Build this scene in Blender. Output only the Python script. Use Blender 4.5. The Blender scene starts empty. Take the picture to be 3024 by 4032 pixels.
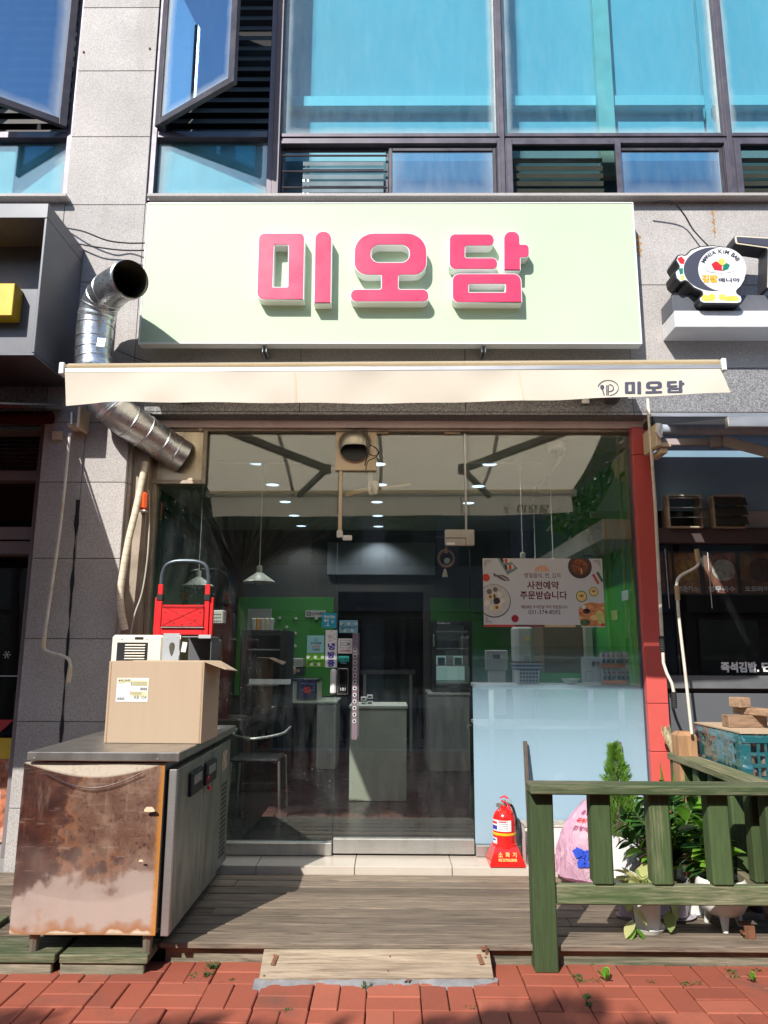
import bpy, math, random
from mathutils import Vector, Matrix
random.seed(7)
S = bpy.context.scene
COL = S.collection
rad = math.radians

# ------------------------------------------------------------------ camera
FPX = 2900.0                       # focal length in photograph pixels (3024 x 4032)
CAM = Vector((0.0, -5.3, 1.35))    # z = 0 is the shop floor, y = 0 the shop glass
ROT = (Matrix.Rotation(rad(0.5), 4, 'Z') @ Matrix.Rotation(rad(90 + 10.68), 4, 'X')
       @ Matrix.Rotation(rad(0.25), 4, 'Z'))
cd = bpy.data.cameras.new('camera')
cam = bpy.data.objects.new('camera', cd)
COL.objects.link(cam)
cam.matrix_world = Matrix.Translation(CAM) @ ROT
cd.sensor_fit = 'VERTICAL'
cd.sensor_height = 36.0
cd.lens = FPX / 4032.0 * 36.0
cd.clip_start = 0.05
cd.clip_end = 3000
S.camera = cam

# ------------------------------------------------------------------ light
SUN = Vector((0.50, 1.0, -0.93)).normalized()        # direction the sunlight travels
w = bpy.data.worlds.new('World')
S.world = w
w.use_nodes = True
wn = w.node_tree
bgn = wn.nodes.get('Background') or wn.nodes.new('ShaderNodeBackground')
sky = wn.nodes.new('ShaderNodeTexSky')
sky.sky_type = 'NISHITA'
sky.sun_disc = False
sky.sun_elevation = math.asin(-SUN.z)
sky.sun_rotation = math.atan2(-SUN.x, -SUN.y)
sky.air_density = 1.0
sky.dust_density = 0.6
sky.ozone_density = 1.5
wn.links.new(sky.outputs[0], bgn.inputs[0])
bgn.inputs[1].default_value = 0.12
ld = bpy.data.lights.new('sun', 'SUN')
ld.energy = 4.0
ld.angle = rad(0.53)
ld.color = (1.0, 0.955, 0.88)
sun = bpy.data.objects.new('sun', ld)
COL.objects.link(sun)
sun.rotation_mode = 'QUATERNION'
sun.rotation_quaternion = SUN.to_track_quat('-Z', 'Y')
sun.location = (-6, -14, 13)
S.view_settings.view_transform = 'Standard'
S.view_settings.look = 'None'
S.view_settings.exposure = 0.62
S.view_settings.gamma = 1.0
S.view_settings.use_curve_mapping = False
S.render.engine = 'CYCLES'
c = S.cycles
c.use_denoising = True
c.max_bounces = 9
c.diffuse_bounces = 4
c.glossy_bounces = 4
c.transmission_bounces = 6
c.transparent_max_bounces = 20
c.sample_clamp_indirect = 6.0
c.caustics_reflective = False
c.caustics_refractive = False

# ------------------------------------------------------------------ measuring
def ray(px, py):
    return ROT.to_3x3() @ Vector(((px - 1512) / FPX, (2016 - py) / FPX, -1.0))
def at(px, py, y):
    d = ray(px, py)
    return CAM + d * ((y - CAM.y) / d.y)
def atz(px, py, z):
    d = ray(px, py)
    return CAM + d * ((z - CAM.z) / d.z)
def X(px, py, y): return at(px, py, y).x
def Z(px, py, y): return at(px, py, y).z
def rect(px0, px1, py0, py1, y):
    """x0, x1, z0, z1 of a rectangle seen at those pixels on the plane y"""
    pm, qm = (py0 + py1) / 2, (px0 + px1) / 2
    return X(px0, pm, y), X(px1, pm, y), Z(qm, py1, y), Z(qm, py0, y)

# ------------------------------------------------------------------ geometry
class G:
    def __init__(s):
        s.v, s.f, s.m = [], [], []
        s.cur = 0
    def slot(s, i):
        s.cur = i
        return s
    def add(s, vs, fs):
        o = len(s.v)
        s.v += [Vector(q) for q in vs]
        for f in fs:
            s.f.append([o + i for i in f])
            s.m.append(s.cur)
        return s
    def box(s, x0, x1, y0, y1, z0, z1, b=0.0, M=None):
        if x0 > x1: x0, x1 = x1, x0
        if y0 > y1: y0, y1 = y1, y0
        if z0 > z1: z0, z1 = z1, z0
        b = min(b, .49 * min(x1 - x0, y1 - y0, z1 - z0))
        if b <= 0:
            vs = [(x, y, z) for z in (z0, z1) for y in (y0, y1) for x in (x0, x1)]
            fs = [(0, 2, 3, 1), (4, 5, 7, 6), (0, 1, 5, 4), (2, 6, 7, 3), (0, 4, 6, 2), (1, 3, 7, 5)]
        else:
            vs, idx = [], {}
            lo, hi = (x0, y0, z0), (x1, y1, z1)
            for c8 in range(8):
                sg = [(c8 >> k) & 1 for k in range(3)]
                for ax in range(3):
                    p = []
                    for k in range(3):
                        e = hi[k] if sg[k] else lo[k]
                        if k != ax:
                            e += -b if sg[k] else b
                        p.append(e)
                    idx[(c8, ax)] = len(vs)
                    vs.append(p)
            fs = []
            for ax in range(3):
                u, w_ = [(1, 2), (2, 0), (0, 1)][ax]
                for sgn in (0, 1):
                    q = []
                    for a_, b_ in ((0, 0), (1, 0), (1, 1), (0, 1)):
                        q.append(idx[((sgn << ax) | (a_ << u) | (b_ << w_), ax)])
                    fs.append(q if sgn else q[::-1])
            for ax in range(3):       # edges along axis ax
                u, w_ = [(1, 2), (2, 0), (0, 1)][ax]
                for a_ in (0, 1):
                    for b_ in (0, 1):
                        c0 = (a_ << u) | (b_ << w_)
                        c1 = c0 | (1 << ax)
                        q = [idx[(c0, u)], idx[(c1, u)], idx[(c1, w_)], idx[(c0, w_)]]
                        fs.append(q if (a_ == b_) else q[::-1])
            for c8 in range(8):
                par = bin(c8).count('1') % 2
                q = [idx[(c8, 0)], idx[(c8, 1)], idx[(c8, 2)]]
                fs.append(q if par else q[::-1])
        if M is not None:
            vs = [M @ Vector(p) for p in vs]
        return s.add(vs, fs)
    def obox(s, cen, size, M=None, b=0.0):
        """box of a size, turned by M (3x3 or 4x4) about its centre"""
        hx, hy, hz = [q / 2 for q in size]
        T = Matrix.Translation(Vector(cen)) @ (M.to_4x4() if M is not None else Matrix.Identity(4))
        return s.box(-hx, hx, -hy, hy, -hz, hz, b, T)
    def bar(s, p0, p1, wd, ht, b=0.0, up=(0, 0, 1)):
        p0, p1 = Vector(p0), Vector(p1)
        d = p1 - p0
        L = d.length
        zx = d.normalized()
        sx = zx.cross(Vector(up))
        if sx.length < 1e-5: sx = Vector((1, 0, 0))
        sx.normalize()
        uy = sx.cross(zx)
        M = Matrix((sx, zx, uy)).transposed()
        return s.obox((p0 + p1) / 2, (wd, L, ht), M, b)
    def frames(s, pts):
        pts = [Vector(p) for p in pts]
        T = []
        for i in range(len(pts)):
            a = pts[max(i - 1, 0)]
            b_ = pts[min(i + 1, len(pts) - 1)]
            T.append((b_ - a).normalized())
        n = T[0].orthogonal().normalized()
        N = [n]
        for i in range(1, len(pts)):
            ax = T[i - 1].cross(T[i])
            if ax.length > 1e-7:
                n = Matrix.Rotation(T[i - 1].angle(T[i]), 3, ax) @ n
            n = (n - T[i] * n.dot(T[i])).normalized()
            N.append(n)
        return pts, T, N
    def tube(s, pts, r, n=12, cap=True, flat=1.0):
        pts, T, N = s.frames(pts)
        rs = r if isinstance(r, (list, tuple)) else [r] * len(pts)
        vs, fs = [], []
        for p, t, nn, rr in zip(pts, T, N, rs):
            bb = t.cross(nn)
            for k in range(n):
                a = 2 * math.pi * k / n
                vs.append(p + nn * (rr * math.cos(a)) + bb * (rr * flat * math.sin(a)))
        for i in range(len(pts) - 1):
            for k in range(n):
                k2 = (k + 1) % n
                fs.append((i * n + k, i * n + k2, (i + 1) * n + k2, (i + 1) * n + k))
        if cap:
            fs.append(list(range(n))[::-1])
            fs.append([(len(pts) - 1) * n + k for k in range(n)])
        return s.add(vs, fs)
    def lathe(s, prof, cen, n=24, M=None, cap=True):
        """prof: (radius, height) pairs about a vertical axis through cen"""
        vs, fs = [], []
        cen = Vector(cen)
        R3 = M.to_3x3() if M is not None else Matrix.Identity(3)
        for (r, z) in prof:
            for k in range(n):
                a = 2 * math.pi * k / n
                vs.append(cen + R3 @ Vector((r * math.cos(a), r * math.sin(a), z)))
        for i in range(len(prof) - 1):
            for k in range(n):
                k2 = (k + 1) % n
                fs.append((i * n + k, i * n + k2, (i + 1) * n + k2, (i + 1) * n + k))
        if cap:
            if prof[0][0] > 1e-6: fs.append(list(range(n))[::-1])
            if prof[-1][0] > 1e-6: fs.append([(len(prof) - 1) * n + k for k in range(n)])
        return s.add(vs, fs)
    def grid(s, fn, nu, nv):
        vs = [fn(i / nu, j / nv) for j in range(nv + 1) for i in range(nu + 1)]
        fs = []
        for j in range(nv):
            for i in range(nu):
                a = j * (nu + 1) + i
                fs.append((a, a + 1, a + nu + 2, a + nu + 1))
        return s.add(vs, fs)
    def quad(s, a, b, c_, d): return s.add([a, b, c_, d], [(0, 1, 2, 3)])
    def prism(s, pts, off):
        """closed polygon pts (3D, planar) pushed along off"""
        n = len(pts)
        off = Vector(off)
        vs = [Vector(p) for p in pts] + [Vector(p) + off for p in pts]
        fs = [list(range(n))[::-1], list(range(n, 2 * n))]
        fs += [(i, (i + 1) % n, n + (i + 1) % n, n + i) for i in range(n)]
        return s.add(vs, fs)
    def mesh(s, name, off=Vector((0, 0, 0)), smooth=35):
        me = bpy.data.meshes.new(name)
        me.from_pydata([tuple(q - off) for q in s.v], [], s.f)
        if len(set(s.m)) > 1 or (s.m and s.m[0]):
            me.polygons.foreach_set('material_index', s.m)
        me.validate()
        import bmesh
        bm = bmesh.new()
        bm.from_mesh(me)
        bmesh.ops.recalc_face_normals(bm, faces=bm.faces)
        bm.to_mesh(me)
        bm.free()
        if smooth:
            me.shade_smooth()
            me.set_sharp_from_angle(angle=rad(smooth))
        return me

def fillet(pts, n=8):
    """(x, y, r) corners -> closed 2D outline with rounded corners"""
    out = []
    N = len(pts)
    for i in range(N):
        x, y, r = pts[i]
        p = Vector((x, y))
        a = Vector(pts[i - 1][:2]) - p
        b = Vector(pts[(i + 1) % N][:2]) - p
        if r <= 0:
            out.append((x, y))
            continue
        ang = a.angle(b)
        t = r / math.tan(ang / 2)
        t = min(t, a.length * .5, b.length * .5)
        rr = t * math.tan(ang / 2)
        bis = (a.normalized() + b.normalized()).normalized()
        cen = p + bis * (rr / math.sin(ang / 2))
        p0 = p + a.normalized() * t
        p1 = p + b.normalized() * t
        a0 = math.atan2(p0.y - cen.y, p0.x - cen.x)
        a1 = math.atan2(p1.y - cen.y, p1.x - cen.x)
        d = (a1 - a0 + math.pi) % (2 * math.pi) - math.pi
        for k in range(n + 1):
            q = a0 + d * k / n
            out.append((cen.x + rr * math.cos(q), cen.y + rr * math.sin(q)))
    return out

def curve_geo(cu):
    o = bpy.data.objects.new('tmp', cu)
    me = o.to_mesh()
    vs = [v.co.copy() for v in me.vertices]
    fs = [list(p.vertices) for p in me.polygons]
    o.to_mesh_clear()
    bpy.data.objects.remove(o)
    bpy.data.curves.remove(cu)
    return vs, fs

def outline_geo(loops, depth, off=0.0):
    """2D loops (outer and holes) filled and extruded by depth: x right, y up, z from 0 to depth"""
    cu = bpy.data.curves.new('o', 'CURVE')
    cu.dimensions = '2D'
    cu.fill_mode = 'BOTH'
    cu.extrude = depth / 2
    cu.offset = off
    for lp in loops:
        sp = cu.splines.new('POLY')
        sp.points.add(len(lp) - 1)
        for q, p in zip(sp.points, lp):
            q.co = (p[0], p[1], 0, 1)
        sp.use_cyclic_u = True
    vs, fs = curve_geo(cu)
    return [Vector((p.x, p.y, p.z + depth / 2)) for p in vs], fs

def text_geo(body, bold=0.0, depth=0.0, gap=1.0):
    cu = bpy.data.curves.new('t', 'FONT')
    cu.body = body
    cu.size = 1
    cu.offset = bold
    cu.extrude = depth
    cu.space_character = gap
    cu.resolution_u = 3
    return curve_geo(cu)

def text(g, body, x0, x1, z0, z1, y, bold=0.0, gap=1.0, keep=False, M=None):
    """lettering that fills the rectangle on the plane y (read from -y)"""
    vs, fs = text_geo(body, bold, 0, gap)
    if not vs: return g
    a0, a1 = min(p.x for p in vs), max(p.x for p in vs)
    b0, b1 = min(p.y for p in vs), max(p.y for p in vs)
    sx, sz = (x1 - x0) / (a1 - a0), (z1 - z0) / (b1 - b0)
    if keep:
        sx = sz = min(sx, sz)
    cx, cz = (x0 + x1) / 2, (z0 + z1) / 2
    pts = [Vector((cx + (p.x - (a0 + a1) / 2) * sx, y, cz + (p.y - (b0 + b1) / 2) * sz)) for p in vs]
    if M is not None: pts = [M @ p for p in pts]
    return g.add(pts, fs)

# ------------------------------------------------------------------ objects
BASE = {}
def wloc(o): return BASE.get(o.name, Vector((0, 0, 0)))
def thing(name, label, cat, loc, group=None, kind=None):
    o = bpy.data.objects.new(name, None)
    COL.objects.link(o)
    o.location = loc
    o.empty_display_size = .05
    BASE[o.name] = Vector(loc)
    tag(o, label, cat, group, kind)
    return o
def tag(o, label=None, cat=None, group=None, kind=None):
    if label: o['label'] = label
    if cat: o['category'] = cat
    if group: o['group'] = group
    if kind: o['kind'] = kind
    return o
def part(name, g, mats, parent=None, label=None, kind=None, smooth=35):
    off = wloc(parent) if parent is not None else None
    if parent is None:
        xs, ys, zs = [[q[k] for q in g.v] for k in range(3)]
        off = Vector(((min(xs) + max(xs)) / 2, (min(ys) + max(ys)) / 2, min(zs)))
    me = g.mesh(name, off, smooth)
    for m in (mats if isinstance(mats, (list, tuple)) else [mats]):
        me.materials.append(m)
    o = bpy.data.objects.new(name, me)
    COL.objects.link(o)
    if parent is not None:
        o.parent = parent
    else:
        o.location = off
    BASE[o.name] = Vector(off)
    if label: o['label'] = label
    if kind: o['kind'] = kind
    return o
def single(name, g, mats, label, cat, group=None, kind=None, smooth=35):
    return tag(part(name, g, mats, None, None, None, smooth), label, cat, group, kind)
def struct(name, g, mats, smooth=35):
    return tag(part(name, g, mats, None, None, None, smooth), kind='structure')
def inst(name, me, M, parent):
    """one more piece that shares a mesh, set by a world matrix under parent"""
    o = bpy.data.objects.new(name, me)
    COL.objects.link(o)
    o.parent = parent
    o.matrix_local = Matrix.Translation(-wloc(parent)) @ M
    BASE[o.name] = wloc(parent)
    return o
def R3(ax, deg): return Matrix.Rotation(rad(deg), 4, ax)
def T4(p): return Matrix.Translation(Vector(p))
# ------------------------------------------------------------------ materials
def nodes(name):
    m = bpy.data.materials.new(name)
    m.use_nodes = True
    nt = m.node_tree
    b = nt.nodes.get('Principled BSDF')
    return m, nt, b
def N(nt, typ, **kw):
    n = nt.nodes.new(typ)
    for k, v in kw.items():
        if k.startswith('i_'):
            key = k[2:]
            n.inputs[int(key) if key.isdigit() else key.replace('_', ' ')].default_value = v
        else:
            setattr(n, k, v)
    return n
def L(nt, a, b): nt.links.new(a, b)
def coords(nt, scale=(1, 1, 1), rot=(0, 0, 0), kind='Object', loc=(0, 0, 0)):
    tc = N(nt, 'ShaderNodeTexCoord')
    mp = N(nt, 'ShaderNodeMapping')
    mp.inputs['Scale'].default_value = scale
    mp.inputs['Rotation'].default_value = rot
    mp.inputs['Location'].default_value = loc
    L(nt, tc.outputs[kind], mp.inputs[0])
    return mp.outputs[0]
def noise(nt, vec, scale, detail=4, rough=.55, dist=0.0):
    n = N(nt, 'ShaderNodeTexNoise')
    n.inputs['Scale'].default_value = scale
    n.inputs['Detail'].default_value = detail
    n.inputs['Roughness'].default_value = rough
    n.inputs['Distortion'].default_value = dist
    L(nt, vec, n.inputs['Vector'])
    return n.outputs['Fac']
def ramp(nt, fac, stops, interp='LINEAR'):
    r = N(nt, 'ShaderNodeValToRGB')
    r.color_ramp.interpolation = interp
    e = r.color_ramp.elements
    while len(e) > 1: e.remove(e[0])
    first = True
    for p, col in stops:
        if isinstance(col, (int, float)): col = (col, col, col)
        if first:
            e[0].position = p; q = e[0]; first = False
        else:
            q = e.new(p)
        q.color = (*col[:3], 1)
    L(nt, fac, r.inputs[0])
    return r.outputs[0]
def mix(nt, fac, a, b, mode='MIX'):
    n = N(nt, 'ShaderNodeMix', data_type='RGBA', blend_type=mode)
    n.clamp_factor = True
    if isinstance(fac, (int, float)): n.inputs[0].default_value = fac
    else: L(nt, fac, n.inputs[0])
    for k, v in ((6, a), (7, b)):
        if isinstance(v, (tuple, list)): n.inputs[k].default_value = (*v[:3], 1)
        else: L(nt, v, n.inputs[k])
    return n.outputs[2]
def math_(nt, op, a, b=None, clamp=False):
    n = N(nt, 'ShaderNodeMath', operation=op)
    n.use_clamp = clamp
    for k, v in ((0, a), (1, b)):
        if v is None: continue
        if isinstance(v, (int, float)): n.inputs[k].default_value = v
        else: L(nt, v, n.inputs[k])
    return n.outputs[0]
def bumpn(nt, b, h, strength, dist=.01):
    n = N(nt, 'ShaderNodeBump')
    n.inputs['Strength'].default_value = strength
    n.inputs['Distance'].default_value = dist
    L(nt, h, n.inputs['Height'])
    L(nt, n.outputs[0], b.inputs['Normal'])
def sep(nt, vec):
    s = N(nt, 'ShaderNodeSeparateXYZ')
    L(nt, vec, s.inputs[0])
    return s.outputs
def mat(name, col, rough=.55, metal=0.0, var=.12, vs=5, bump=.0, bs=60, stretch=(1, 1, 1), spec=.5,
        dirt=0.0, dcol=(.12, .10, .08), ds=3, coat=0.0):
    m, nt, b = nodes(name)
    v = coords(nt, stretch)
    n1 = noise(nt, v, vs, 5)
    lo = tuple(q * (1 - var) for q in col)
    hi = tuple(min(1, q * (1 + var)) for q in col)
    cc = ramp(nt, n1, [(.3, lo), (.7, hi)])
    if dirt > 0:
        n2 = noise(nt, v, ds, 8, .65, .4)
        f = ramp(nt, n2, [(.52, 0), (.72, dirt)])
        cc = mix(nt, f, cc, dcol)
    L(nt, cc, b.inputs['Base Color'])
    r = ramp(nt, n1, [(.25, max(0, rough - .07)), (.75, min(1, rough + .07))])
    L(nt, r, b.inputs['Roughness'])
    b.inputs['Metallic'].default_value = metal
    b.inputs['Specular IOR Level'].default_value = spec
    if coat: b.inputs['Coat Weight'].default_value = coat
    if bump: bumpn(nt, b, noise(nt, v, bs, 4), bump, .004)
    return m

def granite(name, lo, mid, hi, sc=110):
    m, nt, b = nodes(name)
    v = coords(nt)
    n1 = noise(nt, v, sc, 3, .7)
    n2 = noise(nt, v, sc * 2.3, 2, .6)
    n3 = noise(nt, v, 1.6, 6, .6)
    cc = ramp(nt, n1, [(.36, lo), (.47, mid), (.62, hi)])
    sp = ramp(nt, n2, [(.30, 1), (.38, 0)])
    cc = mix(nt, sp, cc, tuple(q * .55 for q in lo))
    st = ramp(nt, n3, [(.3, .82), (.7, 1.06)])
    cc = mix(nt, 1.0, cc, st, 'MULTIPLY')
    dn = noise(nt, coords(nt, (1.5, 1.5, .35)), 2.2, 6, .65)
    cc = mix(nt, ramp(nt, dn, [(.55, 0), (.8, .3)]), cc, (.20, .16, .12))
    oi = N(nt, 'ShaderNodeObjectInfo')
    cc = mix(nt, 1.0, cc, ramp(nt, oi.outputs['Random'], [(0, .93), (1, 1.05)]), 'MULTIPLY')
    L(nt, cc, b.inputs['Base Color'])
    b.inputs['Roughness'].default_value = .75
    bumpn(nt, b, n1, .25, .004)
    return m
STONE = granite('granite_light', (.36, .332, .32), (.475, .445, .432), (.58, .55, .53))
STONE_D = granite('granite_dark', (.10, .10, .105), (.21, .21, .22), (.40, .40, .415), 130)

def brick_mat():
    m, nt, b = nodes('brick_paver')
    v = coords(nt)
    oi = N(nt, 'ShaderNodeObjectInfo')
    base = ramp(nt, oi.outputs['Random'], [(0, (.26, .060, .033)), (.35, (.37, .092, .050)), (.7, (.31, .074, .041)), (1, (.42, .118, .068))])
    gv = N(nt, 'ShaderNodeNewGeometry').outputs['Position']
    n1 = noise(nt, gv, 9, 7, .65)
    cc = mix(nt, ramp(nt, n1, [(.35, 0), (.75, .5)]), base, (.27, .08, .045))
    n2 = noise(nt, gv, 2.1, 6, .6, .5)
    cc = mix(nt, ramp(nt, n2, [(.56, 0), (.75, .7)]), cc, (.10, .065, .05))
    n3 = noise(nt, gv, 160, 2, .6)
    cc = mix(nt, ramp(nt, n3, [(.64, 0), (.74, .25)]), cc, (.55, .36, .28))
    L(nt, cc, b.inputs['Base Color'])
    b.inputs['Roughness'].default_value = .78
    bumpn(nt, b, noise(nt, gv, 70, 5, .7), .35, .004)
    return m
BRICK = brick_mat()

def wood(name, base, dark, axis='x', grain=45, green=None, gamt=.5, rough=.8, knots=True):
    """weathered boards; grain runs along axis; green = remains of paint"""
    m, nt, b = nodes(name)
    st = {'x': (.06, 1, 1), 'y': (1, .06, 1), 'z': (1, 1, .06)}[axis]
    oi = N(nt, 'ShaderNodeObjectInfo')
    sh = N(nt, 'ShaderNodeVectorMath', operation='MULTIPLY_ADD')
    tc = N(nt, 'ShaderNodeTexCoord')
    cx = N(nt, 'ShaderNodeCombineXYZ')
    for k in range(3): L(nt, math_(nt, 'MULTIPLY', oi.outputs['Random'], 13.7 + 5 * k), cx.inputs[k])
    L(nt, tc.outputs['Object'], sh.inputs[0])
    sh.inputs[1].default_value = (1, 1, 1)
    L(nt, cx.outputs[0], sh.inputs[2])
    def mp(sc):
        q = N(nt, 'ShaderNodeMapping')
        q.inputs['Scale'].default_value = sc
        L(nt, sh.outputs[0], q.inputs[0])
        return q.outputs[0]
    v = mp(st)
    g1 = noise(nt, v, grain, 5, .6, .6)
    g2 = noise(nt, v, grain * 3.2, 3, .6)
    cc = ramp(nt, g1, [(.3, dark), (.5, base), (.72, tuple(min(1, q * 1.35) for q in base))])
    cc = mix(nt, ramp(nt, g2, [(.58, 0), (.70, .5)]), cc, tuple(q * .6 for q in dark))
    st2 = tuple(min(1, q * 3.5) if q < 1 else .9 for q in st)
    bl = noise(nt, mp(st2), 3.3, 7, .65, .3)
    if green is not None:
        gp = mix(nt, ramp(nt, g1, [(.3, 0), (.7, 1)]), tuple(q * .78 for q in green), tuple(q * 1.3 for q in green))
        f = math_(nt, 'ADD', math_(nt, 'MULTIPLY', bl, .75), math_(nt, 'MULTIPLY', g1, .35))
        cc = mix(nt, ramp(nt, f, [(gamt - .12, 1), (gamt + .12, 0)]), cc, gp)
    else:
        cc = mix(nt, ramp(nt, bl, [(.42, 0), (.7, .6)]), cc, dark)
    cc = mix(nt, 1.0, cc, ramp(nt, oi.outputs['Random'], [(0, .72), (1, 1.18)]), 'MULTIPLY')
    L(nt, cc, b.inputs['Base Color'])
    b.inputs['Roughness'].default_value = rough
    bumpn(nt, b, g1, .45, .004)
    return m
DECK = wood('deck_wood', (.225, .175, .128), (.085, .064, .047), 'x', 75)
DECK_G = wood('deck_wood_green', (.28, .24, .18), (.07, .065, .05), 'x', green=(.06, .09, .045), gamt=.52)
STEPW = wood('step_wood', (.33, .26, .185), (.17, .12, .08), 'x', 70)
FENCE_X = wood('fence_wood_x', (.26, .22, .15), (.10, .085, .06), 'x', 90, green=(.056, .088, .030), gamt=.60)
FENCE_Z = wood('fence_wood_z', (.26, .22, .14), (.10, .085, .06), 'z', 90, green=(.054, .088, .028), gamt=.76)
FENCE_Y = wood('fence_wood_y', (.26, .20, .14), (.10, .075, .055), 'y', green=(.075, .11, .04), gamt=.56)
LUMBER = wood('old_lumber', (.42, .27, .17), (.19, .115, .07), 'y', 50)
LUMBERX = wood('old_lumber_x', (.42, .27, .17), (.19, .115, .07), 'x', 50)
POSTW = wood('post_brown', (.36, .20, .10), (.24, .13, .065), 'z', 40)

def glass(name, tint=(.9, .95, .93), refl=.05, dust=0.0, edge=None, rough=0.0, specks=0.0, gl=(1, 1, 1)):
    """thin pane: tinted see-through plus a mirror part that grows at grazing angles"""
    m, nt, b = nodes(name)
    nt.nodes.remove(b)
    out = nt.nodes['Material Output']
    tr = N(nt, 'ShaderNodeBsdfTransparent')
    tr.inputs[0].default_value = (*tint, 1)
    gs = N(nt, 'ShaderNodeBsdfGlossy')
    gs.inputs['Roughness'].default_value = rough
    gs.inputs['Color'].default_value = (*gl, 1)
    lw = N(nt, 'ShaderNodeLayerWeight')
    lw.inputs[0].default_value = .5
    p5 = math_(nt, 'POWER', lw.outputs['Facing'], 5)
    f = math_(nt, 'ADD', math_(nt, 'MULTIPLY', p5, 1 - refl), refl, True)
    mx = N(nt, 'ShaderNodeMixShader')
    L(nt, f, mx.inputs[0]); L(nt, tr.outputs[0], mx.inputs[1]); L(nt, gs.outputs[0], mx.inputs[2])
    cur = mx.outputs[0]
    if dust or specks or edge:
        df = N(nt, 'ShaderNodeBsdfDiffuse')
        df.inputs[0].default_value = (.72, .75, .74, 1)
        v = coords(nt)
        fac = None
        if dust:
            n1 = noise(nt, coords(nt, (1, 1, .22)), 14, 6, .7)
            n2 = noise(nt, v, 1.7, 5, .6)
            fac = math_(nt, 'MULTIPLY', ramp(nt, n1, [(.4, 0), (.8, dust)]), ramp(nt, n2, [(.3, .25), (.7, 1)]))
        if specks:
            vo = N(nt, 'ShaderNodeTexVoronoi')
            vo.inputs['Scale'].default_value = 46
            L(nt, coords(nt, (1, 1, .55)), vo.inputs['Vector'])
            d = ramp(nt, vo.outputs['Distance'], [(.05, specks), (.10, 0)])
            n3 = noise(nt, v, 2.0, 3)
            z_ = sep(nt, v)
            d = math_(nt, 'MULTIPLY', d, ramp(nt, n3, [(.44, 0), (.56, 1)]))
            fac = d if fac is None else math_(nt, 'ADD', fac, d, True)
        if edge:           # whitish deposit along the pane's edges: (x0, x1, z0, z1, width, amount)
            x0, x1, z0, z1, wd, am = edge
            gp = N(nt, 'ShaderNodeNewGeometry').outputs['Position']
            ps = sep(nt, gp)
            dx = math_(nt, 'MINIMUM', math_(nt, 'SUBTRACT', ps[0], x0), math_(nt, 'SUBTRACT', x1, ps[0]))
            dz = math_(nt, 'MULTIPLY', math_(nt, 'SUBTRACT', ps[2], z0), .8)
            dd = math_(nt, 'MINIMUM', dx, dz)
            dd = math_(nt, 'ADD', dd, math_(nt, 'MULTIPLY', math_(nt, 'SUBTRACT', noise(nt, gp, 6, 5), .5), wd * .6))
            e = ramp(nt, math_(nt, 'DIVIDE', dd, wd), [(0, am), (.35, am * .5), (1, 0)])
            fac = e if fac is None else math_(nt, 'ADD', fac, e, True)
        m2 = N(nt, 'ShaderNodeMixShader')
        L(nt, fac, m2.inputs[0]); L(nt, cur, m2.inputs[1]); L(nt, df.outputs[0], m2.inputs[2])
        cur = m2.outputs[0]
    L(nt, cur, out.inputs['Surface'])
    return m
GLASS = glass('shop_glass', (.93, .95, .94), .11, dust=.03, specks=.0)
GLASS_L = glass('shop_glass_dusty', (.88, .91, .89), .11, dust=.035, specks=.5)
GLASS_N = glass('neighbour_glass', (.86, .88, .88), .05, dust=.02)
CLEAR = glass('clear_plastic', (.95, .97, .97), .07)
FILMW = glass('plastic_wrap', (.88, .92, .92), .26, rough=.16)

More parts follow.
